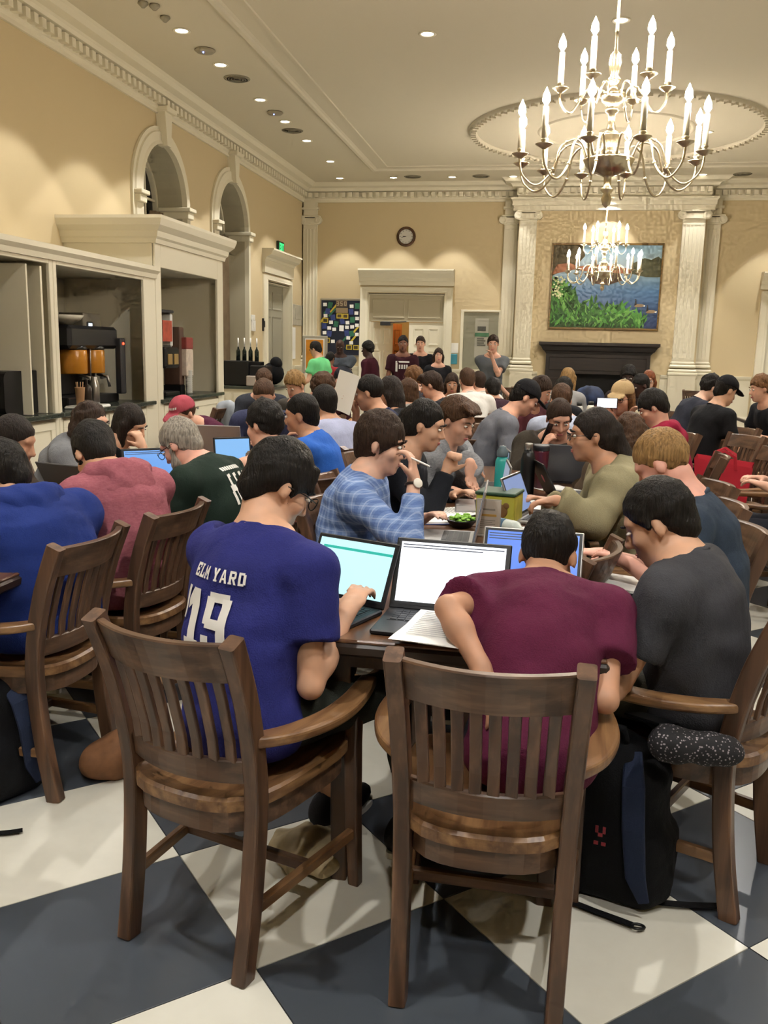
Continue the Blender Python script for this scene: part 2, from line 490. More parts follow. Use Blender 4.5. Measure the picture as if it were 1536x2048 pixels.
for (c, r, s, z0) in ARCH:      # drawn-back curtains in the reveals
    for sg in (-1, 1):
        P = []; n = 26
        q = MB(); y0 = c + sg * (r - .02)
        top = [(XL - .30 + .04 * math.sin(i * 1.9), y0 - sg * (i / n) * .26, 3.15) for i in range(n + 1)]
        bot = [(XL - .30 + .05 * math.sin(i * 1.9 + .2), y0 - sg * (i / n) * .30, z0 + .02) for i in range(n + 1)]
        V = top + bot + [(a + .012, b, d) for a, b, d in top + bot]; k = n + 1
        F = [[i, i + 1, k + i + 1, k + i] for i in range(n)] + [[2 * k + i, 3 * k + i, 3 * k + i + 1, 2 * k + i + 1] for i in range(n)]
        q.add(V, F, 0, True); o = q.build('curtain', M_CURT, None, origin=(XL - .3, y0, z0 + .02))
        tag(o, 'taupe curtain drawn to the %s side of the %s arched window' % ('left' if sg < 0 else 'right', 'nearer' if c < 12 else 'farther'), 'curtain', 'curtains in the arched windows')

def panel_door(name, W, H, T=.045, mat=M_TRIM, parent=None, xf=None):
    """six-panel leaf in local x (0..W), y thickness, z; returns MB"""
    d = MB(); d.bb((0, -T / 2, 0), (W, T / 2, H))
    for (z0, z1) in ((.12, .8), (.95, H - .55), (H - .42, H - .12)):
        for (x0, x1) in ((.1, W / 2 - .05), (W / 2 + .05, W - .1)):
            for sg in (-1, 1):
                y = sg * (T / 2)
                P = [(x0, z0), (x1, z0), (x1, z1), (x0, z1)]
                Q = [(x0 + .03, z0 + .03), (x1 - .03, z0 + .03), (x1 - .03, z1 - .03), (x0 + .03, z1 - .03)]
                d.add([(a, y + sg * .012, b) for a, b in P] + [(a, y + sg * .002, b) for a, b in Q],
                      [[k, (k + 1) % 4, 4 + (k + 1) % 4, 4 + k] for k in range(4)] + [[4, 5, 6, 7]])
                d.add([(a, y, b) for a, b in P] + [(a, y + sg * .012, b) for a, b in P], [[k, (k + 1) % 4, 4 + (k + 1) % 4, 4 + k] for k in range(4)])
    return d
# left doorway
dl = empty('door_1', (XL, LD0, 0)); struct(dl)
def place(mb, R, t): mb.v = [np.asarray(q) @ np.asarray(R).T + np.asarray(t) for q in mb.v]; return mb
R90 = rotz(PI / 2)
place(panel_door('leaf', LD1 - LD0 - .04, LDT - .02), R90, (XL - .14, LD0 + .02, 0)).build('door_leaf', plain('door_grey_paint', '9C9886', 0.5, var=.03), dl)
t = MB()
for y in (LD0, LD1): t.bb((XL - .16, y - .015, 0), (XL + .0, y + .015, LDT))
t.bb((XL - .16, LD0, LDT - .015), (XL, LD1, LDT + .015))
t.build('door_jamb', M_TRIM, dl)
t = MB()
t.sweep([(XL, LD0 - .07, 0), (XL, LD0 - .07, LDT + .07), (XL, LD1 + .07, LDT + .07), (XL, LD1 + .07, 0)],
        [(-.08, 0), (-.08, .03), (-.02, .04), (.05, .04), (.08, .06), (.08, 0)], (1, 0, 0))
t.bb((XL, LD0 - .15, LDT + .14), (XL + .05, LD1 + .15, 2.92))
mold(t, [(XL, LD0 - .16), (XL, LD1 + .16)], [(0, 2.90), (.06, 2.90), (.08, 2.94), (.16, 2.98), (.19, 3.05), (.21, 3.05), (.21, 3.08), (0, 3.08)])
t.build('door_casing', M_TRIM, dl)

# --- back wall with double doorway
BD0, BD1, BDT = -3.44, -1.95, 2.50
wb = MB()
def quadB(x0, x1, z0, z1, y=YB): wb.add([(x0, y, z0), (x1, y, z0), (x1, y, z1), (x0, y, z1)], [[0, 3, 2, 1]])
quadB(XL, BD0, 0, ZC); quadB(BD0, BD1, BDT, ZC); quadB(BD1, BX0, 0, ZC); quadB(BX1, 3.95, 0, ZC); quadB(3.95, 5.45, BDT, ZC); quadB(5.45, XR, 0, ZC)
wb.add([(BX0, YB, 0), (BX0, YBAY, 0), (BX0, YBAY, ZC), (BX0, YB, ZC)], [[0, 1, 2, 3]])
wb.add([(BX1, YB, 0), (BX1, YBAY, 0), (BX1, YBAY, ZC), (BX1, YB, ZC)], [[3, 2, 1, 0]])
quadB(BX0, BX1, 0, ZC, YBAY)
struct(wb.build('wall_back', M_WALL))
w = MB(); w.bb((XR, YF, 0), (XR + .1, YB, ZC)); struct(w.build('wall_right', M_WALL))
w = MB(); w.bb((XL, YF - .1, 0), (XR, YF, ZC)); struct(w.build('wall_front', M_WALL))

# corridor behind the double door
hw = MB(); H0, H1, HY = BD0 - .9, BD1 + .7, YB + 2.6
hw.add([(H0, YB + .15, 0), (H0, HY, 0), (H0, HY, 2.8), (H0, YB + .15, 2.8)], [[0, 1, 2, 3]])
hw.add([(H1, YB + .15, 0), (H1, HY, 0), (H1, HY, 2.8), (H1, YB + .15, 2.8)], [[3, 2, 1, 0]])
hw.add([(H0, HY, 0), (H1, HY, 0), (H1, HY, 2.8), (H0, HY, 2.8)], [[0, 3, 2, 1]])
hw.add([(H0, YB + .15, 0), (H1, YB + .15, 0), (H1, HY, 0), (H0, HY, 0)], [[0, 1, 2, 3]])
hw.add([(H0, YB + .15, 2.8), (H1, YB + .15, 2.8), (H1, HY, 2.8), (H0, HY, 2.8)], [[3, 2, 1, 0]])
struct(hw.build('wall_corridor', plain('corridor_paint', 'B99B63', 0.8, var=.05)))
l = bpy.data.lights.new('corridor_lamp', 'POINT'); l.energy = 32; l.color = (1, .82, .55); l.shadow_soft_size = .12
o = bpy.data.objects.new('corridor_lamp', l); COL.objects.link(o); o.location = (-2.7, YB + 1.3, 2.5)
M_ORDOOR = wood('orange_door_wood', '8A4A1E', 'A86430', 'Z', .4)
db = empty('door_2', (BD0, YB, 0)); struct(db)
t = MB()   # transom panel above the leaves
TZ = 1.98
t.bb((BD0, YB + .06, TZ), (BD1, YB + .10, BDT))
for (x0, x1) in ((BD0 + .08, -2.74), (-2.66, BD1 - .08)):
    t.sweep([(x0, YB + .06, TZ + .08), (x1, YB + .06, TZ + .08), (x1, YB + .06, BDT - .1), (x0, YB + .06, BDT - .1)], rounded(.03, .03, .008), (0, 1, 0), closed=True)
t.build('transom_panel', plain('transom_paint', 'B8AF96', .5, var=.03), db)
t = MB()
for x in (BD0, BD1): t.bb((x - .015, YB, 0), (x + .015, YB + .18, BDT))
t.bb((BD0, YB, BDT - .015), (BD1, YB + .18, BDT + .015)); t.build('door_jamb', M_TRIM, db)
place(panel_door('leaf', .68, TZ - .02), np.eye(3), (-2.64, YB + .10, .01)).build('door_leaf', M_TRIM, db)
place(panel_door('leaf', .72, TZ - .02), rotz(math.radians(62)), (BD0 + .03, YB + .02, .01)).build('door_leaf', M_TRIM, db)
t = MB(); t.bb((BD0 + .24, YB - .02, 1.90), (BD0 + .44, YB + .04, 1.98), bev=.01); t.bar((BD0 + .4, YB - .0, 1.96), (BD0 + .78, YB + .08, 1.985), .025, .02); t.build('door_closer', M_DARKGREY, db)
t = MB()
t.sweep([(BD0 - .08, YB, 0), (BD0 - .08, YB, BDT + .08), (BD1 + .08, YB, BDT + .08), (BD1 + .08, YB, 0)],
        [(-.09, 0), (-.09, .06), (-.05, .05), (.03, .04), (.06, .03), (.09, .03), (.09, 0)], (0, -1, 0))
t.bb((BD0 - .18, YB - .05, BDT + .16), (BD1 + .18, YB, 2.76))
mold(t, [(BD0 - .18, YB), (BD1 + .18, YB)], [(0, 2.74), (.07, 2.74), (.09, 2.80), (.17, 2.88), (.20, 2.93), (.22, 2.93), (.22, 2.96), (0, 2.96)])
t.build('door_casing', M_TRIM, db)
o = place(panel_door('leaf', .85, 1.96), rotz(math.radians(75)), (-3.28, YB + .9, .01)).build('corridor_door', M_ORDOOR, None, origin=(-3.28, YB + .9, .01))
tag(o, 'orange-brown wooden door standing open in the corridor', 'door')
# second double door, at the right end of the back wall
dr = empty('door_3', (3.95, YB, 0)); struct(dr)
for x in (3.97, 4.71): place(panel_door('leaf', .72, BDT - .03), np.eye(3), (x, YB + .10, .01)).build('door_leaf', M_TRIM, dr)
t = MB()
t.sweep([(3.95 - .08, YB, 0), (3.95 - .08, YB, BDT + .08), (5.53, YB, BDT + .08), (5.53, YB, 0)],
        [(-.09, 0), (-.09, .06), (-.05, .05), (.03, .04), (.06, .03), (.09, .03), (.09, 0)], (0, -1, 0))
t.bb((3.77, YB - .05, BDT + .16), (5.63, YB, 2.76))
mold(t, [(3.77, YB), (5.63, YB)], [(0, 2.74), (.07, 2.74), (.09, 2.80), (.17, 2.88), (.20, 2.93), (.22, 2.93), (.22, 2.96), (0, 2.96)])
t.build('door_casing', M_TRIM, dr)

# --- cornice all round, architrave over the bay, wainscot
OUT = [(XL, YF), (XL, YB), (BX0, YB), (BX0, YBAY), (BX1, YBAY), (BX1, YB), (XR, YB), (XR, YF)]
t = MB()
mold(t, OUT, [(0, 4.20), (.03, 4.20), (.03, 4.24), (.05, 4.26), (.05, 4.38), (.13, 4.39), (.15, 4.42), (.17, 4.44), (.26, 4.46), (.30, 4.50), (.33, 4.52), (0, 4.52)], True)
co = struct(t.build('trim_1', M_TRIM))
t = MB()
def dent(p, q, n_out, step=.13):
    p = np.asarray(p, float); q = np.asarray(q, float); L = np.linalg.norm(q - p); d = (q - p) / L
    k = int(L / step)
    for i in range(k):
        c = p + d * (i + .5) * L / k + np.asarray(n_out) * .085
        t.box((c[0], c[1], 4.325), (.07 if d[0] else .075, .075 if d[0] else .07, .085), None)
dent((XL, 3.0), (XL, YB - .1), (1, 0)); dent((XL + .1, YB), (BX0 - .1, YB), (0, -1)); dent((BX0 - .05, YBAY), (BX1 + .05, YBAY), (0, -1)); dent((BX1 + .1, YB), (XR, YB), (0, -1))
o = t.build('dentils', M_TRIM, None); o.parent = co; o['kind'] = 'stuff'
t = MB()
mold(t, [(BX0, YB), (BX0, YBAY), (BX1, YBAY), (BX1, YB)], [(0, 3.98), (.10, 3.98), (.10, 4.06), (.12, 4.07), (.12, 4.14), (.15, 4.17), (.15, 4.20), (0, 4.20)])
struct(t.build('trim_2', M_TRIM))
t = MB()
for pts in ([(XL, LD1 + .2), (XL, YB), (BD0 - .18, YB)], [(BD1 + .18, YB), (BX0, YB), (BX0, YBAY), (BX0 + .48, YBAY)], [(BX1 - .60, YBAY), (BX1, YBAY), (BX1, YB), (3.75, YB)], [(5.65, YB), (XR, YB)]):
    mold(t, pts, [(0, 0), (.04, 0), (.04, .16), (.02, .18), (.02, 1.02), (.05, 1.05), (.06, 1.09), (.06, 1.10), (0, 1.10)])
struct(t.build('baseboard_back', M_TRIM))

# --- pilasters
def pilaster(x0, x1, y, nm, depth=.07, top=3.98, base=1.10, axis='y', extra=0):
    t = MB(); w = x1 - x0; yf = y - depth
    t.bb((x0 - .05, y - depth - .05, 0), (x1 + .05, y, base))
    t.bb((x0 - .07, y - depth - .07, base), (x1 + .07, y, base + .05), bev=.01)
    for (z, e) in ((base + .05, .06), (base + .13, .04), (base + .19, .02)): t.bb((x0 - e, yf - e, z), (x1 + e, y, z + .06), bev=.02)
    t.bb((x0, yf, base + .2), (x1, y, top - .14))
    nf = max(3, int(w / .055))
    for i in range(nf + 1):
        cx = x0 + w * i / nf; t.bb((max(x0, cx - .011), yf - .012, base + .30), (min(x1, cx + .011), yf, top - .24))
    for z in (base + .28, top - .25): t.bb((x0, yf - .012, z), (x1, yf, z + .03))
    t.bb((x0 - .01, yf - .02, top - .17), (x1 + .01, y, top - .14), bev=.006)
    t.bb((x0 - .02, yf - .03, top - .14), (x1 + .02, y, top - .05))
    for sx in (x0 - .025, x1 + .025):                         # volutes
        t.lathe([(0, -.001), (.03, 0), (.03, .012), (.05, .012), (.05, -.005), (.075, -.005), (.075, -.07), (0, -.07)], (sx, yf - .045, top - .085), 20, 0, False, np.array([[1, 0, 0], [0, 0, -1], [0, 1, 0.]]))
    t.bb((x0 - .06, yf - .05, top - .03), (x1 + .06, y, top), bev=.008)
    if extra: 
        t.bb((x0, yf, top), (x1, y, 4.20)); t.bb((x0 - .03, yf - .04, 4.06), (x1 + .03, y, 4.10))
    return struct(t.build(nm, M_TRIM))
pilaster(BX0 + .02, BX0 + .33, YBAY, 'trim_8'); pilaster(BX1 - .42, BX1 - .04, YBAY, 'trim_9')
pilaster(BX0 - .27, BX0 - .02, YB, 'trim_10', extra=1, top=3.95); pilaster(BX1 + .03, BX1 + .28, YB, 'trim_11', extra=1, top=3.95)
pilaster(XL + .03, XL + .30, YB, 'trim_12', extra=1, top=3.95)

# --- fireplace
M_DW = wood('fireplace_dark_wood', '1D1512', '2A1F19', 'X', .45)
fp = empty('fireplace', (1.0, 16.95, 0), 0, 'black-brown wooden fireplace with wide mantel shelf on the far wall', 'fireplace')
a = at_y(1078, 684, 16.8)[0]; b = at_y(1321, 686, 16.8)[0]; yb_ = YBAY
t = MB(); mold(t, [(a + .16, yb_), (a + .16, yb_ - .16), (b - .16, yb_ - .16), (b - .16, yb_)][::-1] if False else [(a + .14, yb_), (a + .14, yb_ - .14), (b - .14, yb_ - .14), (b - .14, yb_)], [(0, 1.44), (.03, 1.48), (.06, 1.50), (.10, 1.57), (.14, 1.60), (.14, 1.65), (0, 1.65)])
t.bb((a + .14, yb_ - .14, 1.44), (b - .14, yb_, 1.65)); t.build('mantel_shelf', M_DW, fp)
t = MB(); t.bb((a + .14, yb_ - .13, 1.08), (b - .14, yb_, 1.44)); t.bb((a + .2, yb_ - .15, 1.14), (b - .2, yb_ - .12, 1.38), bev=.01); t.build('frieze', M_DW, fp)
for x in (a + .14, b - .56):
    t = MB(); t.bb((x, yb_ - .13, 0), (x + .42, yb_, 1.08)); t.bb((x + .06, yb_ - .15, .2), (x + .36, yb_ - .12, 1.0), bev=.01); t.bb((x - .02, yb_ - .16, 0), (x + .44, yb_, .16), bev=.01); t.build('jamb', M_DW, fp)
t = MB(); t.bb((a + .56, yb_ - .02, 0), (b - .56, yb_ - .005, 1.08)); t.build('firebox', plain('firebox_black', '0A0908', .9), fp)  # flat near-black panel filling the fireplace opening

# --- downlights, sensors, grilles on the ceiling
M_LENS = emit('downlight_lens', 'FFF3DC', 14)
def downlight(x, y, label, tilt=(0, 0), power=1.0, cone=86):
    e = empty('ceiling_downlight', (x, y, ZC), 0, label, 'light', 'recessed ceiling downlights')
    t = MB(); t.lathe([(.062, -.001), (.085, -.001), (.088, -.006), (.080, -.010), (.064, -.008), (.062, -.001)], (x, y, ZC), 24, caps=False); t.build('trim_ring', M_TRIM, e)
    t = MB(); t.lathe([(0, -.006), (.060, -.004)], (x, y, ZC), 20); t.build('lens', M_LENS, e)
    l = bpy.data.lights.new('downlight', 'SPOT'); l.energy = DOWN_W * power; l.color = (1, .975, .93)
    l.spot_size = math.radians(cone); l.spot_blend = .16; l.shadow_soft_size = .05
    o = bpy.data.objects.new('downlight', l); COL.objects.link(o); o.parent = e; o.location = (0, 0, -.03); o.rotation_euler = (tilt[0], tilt[1], 0)
LY = [8.95, 10.03, 11.44, 12.54, 13.69]
for k, (y, s_) in enumerate(zip([-1.5, .6, 2.7, 4.8, 6.3, 7.6] + LY + [15.2], ['far behind the camera by the left wall', 'behind the camera by the left wall', 'above the camera along the left wall', 'over the near end of the left cabinets', 'over the left cabinets', 'out of frame above the first cabinet bays',
        'first lit downlight at the top left of the ceiling', 'second lit downlight along the left wall, between two round sensors', 'third lit downlight along the left wall, past the round grille', 'fourth lit downlight along the left wall', 'fifth lit downlight along the left wall, next to a dark sensor', 'downlight over the left doorway'])):
    downlight(-3.7, y, 'round recessed ceiling light, ' + s_, power=.8)
for x, s_, tl, pw in ((-3.88, 'leftmost of the row along the far wall', (0, 0), 1), (-2.88, 'second from the left along the far wall', (0, 0), 1), (-1.81, 'third from the left along the far wall', (0, 0), 1),
                  (-.72, 'left of the chandelier, aimed at the far pilaster', (-.12, 0), .5), (1.0, 'directly above the painting', (0, 0), .9), (2.5, 'right of the chandelier, aimed at the far pilaster', (-.12, 0), .5), (3.9, 'rightmost of the row along the far wall', (0, 0), 1), (5.3, 'beyond the right edge along the far wall', (0, 0), 1)):
    downlight(x, 16.68, 'round recessed ceiling light ' + s_, tl, pw, 64)
for x, y, s_ in ((.53, 9.13, 'beside the chandelier rod at the top'), (2.05, 13.6, 'right of the near chandelier inside the ceiling ring'), (2.05, 9.2, 'right of the frame over the middle tables'), (-1.2, 5.6, 'above the frame over the study tables'), (2.2, 5.2, 'above the frame over the right chairs'),
                (-1.4, 1.2, 'overhead just in front of the camera on the left'), (1.5, 1.2, 'overhead just in front of the camera on the right'), (.2, -1.2, 'behind the camera in the middle'), (4.3, 3.0, 'overhead near the right wall'), (4.4, 8.0, 'near the right wall, middle'), (4.4, 12.5, 'near the right wall, far'), (-1.3, 9.3, 'over the long table at the left centre')):
    downlight(x, y, 'round recessed ceiling light ' + s_, power=1.7 if y < 2 else 1.2, cone=125)
for (u, v, s_) in ((410, 99, 'nearer'), (550, 224, 'farther')):
    p = at_z(u, v, ZC); e = empty('ceiling_sensor', (p[0], p[1], ZC), 0, 'round white ceiling sensor with a blue light, the %s one' % s_, 'sensor', 'round sensors on the ceiling')
    t = MB(); t.lathe([(.10, 0), (.11, -.012), (.09, -.03), (.03, -.04), (0, -.041)], (p[0], p[1], ZC), 24); t.build('housing', plain('sensor_grey', '9A917C', .5), e)
    t = MB(); t.ball((p[0], p[1] - .05, ZC - .042), .008, 6); t.build('indicator', emit('blue_led', '6F8CFF', 8), e)
M_GRILLE = plain('grille_grey', '8D8673', .6)
for (u, v, s_) in ((474, 157, 'nearer of two'), (585, 261, 'farther of two'), (825, 353, 'leftmost by the far wall'), (962, 352, 'middle one by the far wall'), (1485, 348, 'rightmost by the far wall')):
    p = at_z(u, v, ZC); t = MB(); t.lathe([(0, -.012), (.13, -.012), (.15, -.008), (.155, 0)], (0, 0, 0), 24)
    for r_ in (.03, .06, .09, .12): t.lathe([(r_, -.012), (r_ + .008, -.016), (r_ + .016, -.012)], (0, 0, 0), 24)
    o = t.build('ceiling_speaker', M_GRILLE); o.location = (p[0], p[1], ZC); tag(o, 'round grey ceiling speaker grille, the ' + s_, 'speaker', 'round ceiling speakers')
for (u, v, s_) in ((286, 4, 'leftmost'), (309, 9, 'middle'), (330, 33, 'lowest')):
    p = at_z(u, v, ZC); t = MB(); t.lathe([(.045, 0), (.05, -.015), (.035, -.03), (.015, -.05), (0, -.052)], n=16); o = t.build('smoke_detector', M_GRILLE); o.location = (p[0], p[1], ZC)
    tag(o, 'small grey ceiling detector at the top edge, the %s of three' % s_, 'detector', 'small ceiling detectors')
# ------------------------------------------------------------------ chandeliers
M_BRASS = plain('polished_brass', 'D6C8A8', 0.28, metal=1.0, var=0.1, nscale=20)
M_CANDLE = plain('ivory_candle_sleeve', 'F4EBD2', 0.5, var=.02)
M_BULB = emit('candle_bulb', 'FFF0DC', BULB_W / (PI * 0.0065))
def chandelier(cx, cy, zoff, label):
    e = empty('chandelier', (cx, cy, 2.31 + zoff), 0, label, 'chandelier'); Z = lambda z: z + zoff
    t = MB()
    prof = [(0, 2.31), (.022, 2.33), (.03, 2.36), (.018, 2.39), (.034, 2.405), (.036, 2.415), (.02, 2.43), (.022, 2.48), (.04, 2.49), (.09, 2.505), (.125, 2.535), (.14, 2.565), (.145, 2.575), (.12, 2.585), (.055, 2.59),
            (.05, 2.64), (.045, 2.68), (.058, 2.70), (.058, 2.715), (.03, 2.73), (.018, 2.78), (.02, 2.82), (.035, 2.83), (.04, 2.845), (.03, 2.86), (.06, 2.885), (.072, 2.91), (.07, 2.925), (.03, 2.94), (.022, 2.97), (.038, 2.985), (.04, 3.0), (.022, 3.02),
            (.03, 3.05), (.034, 3.09), (.028, 3.12), (.03, 3.13), (.012, 3.15), (.010, 3.2), (.009, 3.25)]
    t.lathe([(r, Z(z)) for r, z in prof], (cx, cy, 0), 28); t.build('stem', M_BRASS, e)
    t = MB(); t.tube([(cx, cy, Z(3.24)), (cx, cy, ZC - .06)], .009, 8); t.lathe([(.0, ZC - .09), (.03, ZC - .085), (.06, ZC - .06), (.07, ZC - .05)], (cx, cy, 0), 20); t.build('rod', M_BRASS, e)
    tiers = [(12, math.radians(15), .515, 2.58, 2.60, .13, .155, .10), (6, math.radians(4), .295, 2.95, 2.915, .065, .12, .07)]
    for (n, a0, R, zb, zr, r0, dip, hump) in tiers:
        for i in range(n):
            a = a0 + 2 * PI * i / n; d = np.array([math.cos(a), math.sin(a), 0]); c = np.array([cx, cy, 0])
            P = [(r0, zr - .02), (r0 + .03 * R / .5, zr + hump * .55), (r0 + .08 * R / .5, zr + hump * .75), (r0 + .15 * R / .5, zr + hump * .3), (r0 + (R - r0) * .50, zb - dip * .45), (r0 + (R - r0) * .66, zb - dip * .93), (r0 + (R - r0) * .80, zb - dip), (r0 + (R - r0) * .95, zb - dip * .7), (R, zb - .05), (R, zb)]
            # Catmull-Rom through the points
            Q = []
            for k in range(len(P) - 1):
                p0, p1, p2, p3 = (np.array(P[max(0, min(len(P) - 1, k + s_))]) for s_ in (-1, 0, 1, 2))
                for tt in (0, .25, .5, .75):
                    Q.append(.5 * ((2 * p1) + (-p0 + p2) * tt + (2 * p0 - 5 * p1 + 4 * p2 - p3) * tt ** 2 + (-p0 + 3 * p1 - 3 * p2 + p3) * tt ** 3))
            Q.append(np.array(P[-1]))
            t = MB(); t.tube([c + d * q[0] + np.array([0, 0, Z(q[1])]) for q in Q], .0065, 6); t.ball(c + d * Q[16][0] + np.array([0, 0, Z(Q[16][1])]), .011, 5); t.ball(c + d * Q[10][0] + np.array([0, 0, Z(Q[10][1])]), .010, 5)
            arm = t.build('arm', M_BRASS, e)
            b = c + d * R
            t = MB(); t.lathe([(.008, Z(zb - .02)), (.02, Z(zb - .012)), (.045, Z(zb + .004)), (.048, Z(zb + .008)), (.018, Z(zb + .006)), (.014, Z(zb + .02)), (.02, Z(zb + .03)), (.016, Z(zb + .035)), (0, Z(zb + .036))], b, 16); t.build('drip_pan', M_BRASS, arm, origin=(WORLD[e]))
            t = MB(); t.lathe([(.0165, Z(zb + .03)), (.0155, Z(zb + .195)), (.006, Z(zb + .2)), (0, Z(zb + .2))], b, 12); t.build('candle', M_CANDLE, arm, origin=WORLD[e])
            t = MB(); t.lathe([(.004, Z(zb + .2)), (.021, Z(zb + .226)), (.018, Z(zb + .255)), (0, Z(zb + .295))], b, 6); t.build('bulb', M_BULB, arm, origin=WORLD[e])
    return e
chandelier(0.30, 5.47, 0.0, 'large brass two-tier chandelier with lit candle bulbs, nearest the camera')
chandelier(0.76, 13.45, 0.04, 'smaller-looking brass chandelier hanging farther back before the painting')

# ------------------------------------------------------------------ chairs
WZ = wood('chair_oak_upright', '4C3628', '765640', 'Z', .36); WX = wood('chair_oak_across', '4C3729', '785A44', 'X', .34); WY = wood('chair_oak_lengthwise', '6A4A30', '94704A', 'Y', .34)
def make_chair():
    e = empty('wooden_armchair', (0, 0, 0))
    def crv(P, n=5):
        Q = []
        for k in range(len(P) - 1):
            p0, p1, p2, p3 = (np.array(P[max(0, min(len(P) - 1, k + s_))], float) for s_ in (-1, 0, 1, 2))
            for i in range(n):
                tt = i / n; Q.append(.5 * ((2 * p1) + (-p0 + p2) * tt + (2 * p0 - 5 * p1 + 4 * p2 - p3) * tt ** 2 + (-p0 + 3 * p1 - 3 * p2 + p3) * tt ** 3))
        return Q + [np.array(P[-1], float)]
    back = lambda z: np.interp(z, [0, .25, .45, .60, .74, .87], [-.262, -.222, -.212, -.232, -.27, -.322])
    half = lambda z: np.interp(z, [0, .45, .87], [.178, .186, .198])
    for s in (-1, 1):
        t = MB(); P = crv([(s * half(z), back(z), z) for z in (0, .2, .42, .56, .70, .80, .868)], 4)
        t.sweep(P, rounded(.040, .050, .006), (0, 1, 0)); t.build('leg', WZ, e, xf=False)
        t = MB(); t.sweep([(s * .222, .215, 0), (s * .218, .205, .2), (s * .216, .20, .43), (s * .222, .20, .585)], rounded(.040, .040, .006), (0, 1, 0), scales=[.8, .95, 1, .9]); t.build('leg', WZ, e, xf=False)
        t = MB(); P = crv([(s * .190, -.232, .605), (s * .235, -.14, .598), (s * .262, -.01, .592), (s * .258, .12, .592), (s * .232, .252, .597)], 5)
        n = len(P); t.sweep(P, rounded(.056, .028, .009, 4), (0, 0, 1), scales=[(.75 + .45 * math.sin(PI * i / (n - 1)) + .1 * i / n, 1) for i in range(n)]); t.build('armrest', WY, e, xf=False)
        t = MB(); t.bar((s * .180, -.225, .165), (s * .219, .205, .165), .022, .032, bev=.004); t.build('stretcher', WY, e, xf=False)
    t = MB(); t.bar((-.20, .0, .165), (.20, .0, .165), .022, .032, bev=.004); t.build('stretcher', WX, e, xf=False)
    def rail(z0, z1, thick, bulge, name, hz=None, m=WX):
        t = MB(); n = 12; V = []
        for i in range(n + 1):
            x = -1 + 2 * i / n
            for (zz, dy) in ((z0, thick / 2), (z1 - .004, thick / 2), (z1, thick / 2 - .004), (z1, -thick / 2 + .004), (z1 - .004, -thick / 2), (z0, -thick / 2)):
                V.append((x * (half(zz) - .017), back(zz) - bulge * (1 - x * x) + dy, zz))
        k = 6; F = [[i * k + q, (i + 1) * k + q, (i + 1) * k + (q + 1) % k, i * k + (q + 1) % k] for i in range(n) for q in range(k)]
        t.add(V, F); t.build(name, m, e, xf=False)
    rail(.762, .862, .026, .048, 'crest_rail'); rail(.492, .552, .022, .044, 'lower_rail')
    for i in range(8):
        x = -1 + 2 * (i + 1) / 9; zz = np.linspace(.548, .766, 5)
        t = MB(); t.sweep([(x * (half(z) - .012), back(z) - .046 * (1 - x * x), z) for z in zz], rounded(.027, .012, .003), (0, 1, 0)); t.build('slat', WZ, e, xf=False)
    # seat: saddle slab
    def outline(f=1.0, n=40):
        P = []
        for i in range(n):
            a = 2 * PI * i / n; c, s_ = math.cos(a), math.sin(a); q = 4.0
            r = (abs(c) ** q + abs(s_) ** q) ** (-1 / q); x, y = r * c, r * s_
            w = np.interp(y, [-1, 1], [.198, .242]); P.append((x * w * f, -.012 + y * .25 * f - (.025 * (1 - x * x) if y < 0 else 0) * f))
        return P
    t = MB(); O = outline(); n = len(O); V = [(x, y, .425) for x, y in O] + [(x, y, .452) for x, y in O]
    F = [list(range(n))[::-1]] + [[i, (i + 1) % n, n + (i + 1) % n, n + i] for i in range(n)]
    rings = [.97, .8, .55, .3]; dz = [.459, .450, .446, .447]
    for r_, z_ in zip(rings, dz): V += [(x * r_, y * r_, z_) for x, y in O]
    for q in range(len(rings)):
        F += [[(q + 1) * n + i, (q + 1) * n + (i + 1) % n, (q + 2) * n + (i + 1) % n, (q + 2) * n + i] for i in range(n)]
    F.append([5 * n + i for i in range(n)]); t.add(V, F, 0, False); t.build('seat', WY, e, xf=False)
    t = MB(); O = outline(.94); Q = outline(.86); V = [(x, y, .365) for x, y in O] + [(x, y, .426) for x, y in O] + [(x, y, .365) for x, y in Q] + [(x, y, .426) for x, y in Q]
    F = [[i, (i + 1) % n, n + (i + 1) % n, n + i] for i in range(n)] + [[2 * n + i, 3 * n + i, 3 * n + (i + 1) % n, 2 * n + (i + 1) % n] for i in range(n)] + [[i, 2 * n + i, 2 * n + (i + 1) % n, (i + 1) % n] for i in range(n)]
    t.add(V, F); t.build('apron', WX, e, xf=False)
    return e
CHAIR0 = make_chair(); _used = [False]
def chair(x, y, deg, label):
    if not _used[0]:
        _used[0] = True; o = CHAIR0; o.location = (x, y, 0); o.rotation_euler = (0, 0, math.radians(deg)); WORLD[o] = (rotz(math.radians(deg)), np.array([x, y, 0.]))
        tag(o, label, 'chair', 'brown slat-back wooden armchairs'); return o
    o = copy_tree(CHAIR0, (x, y, 0), math.radians(deg), label, 'brown slat-back wooden armchairs'); return o
def chair_c(mx, my, deg, label):        # by the middle of the crest rail
    a = math.radians(deg); return chair(mx - math.sin(a) * .345, my + math.cos(a) * .345, deg, label)
def chair_f(mx, my, deg, label):        # by the middle between the rear feet
    a = math.radians(deg); return chair(mx - math.sin(a) * .262, my + math.cos(a) * .262, deg, label)
chair_f(-.800, 1.842, -16.9, 'brown slat-back armchair in the left foreground, under the student in purple')
chair_f(-.078, 1.797, -1.5, 'brown slat-back armchair in the middle foreground, under the student in maroon')
chair_f(.657, 2.441, 61.7, 'brown armchair at the right edge with a black patterned pouch on its seat')
chair_c(-1.418, 2.647, 86.5, 'brown armchair at the left, under the student in the blue hoodie')
chair_c(-1.345, 3.20, 82.4, 'brown armchair at the left, behind the student in the pink hoodie')
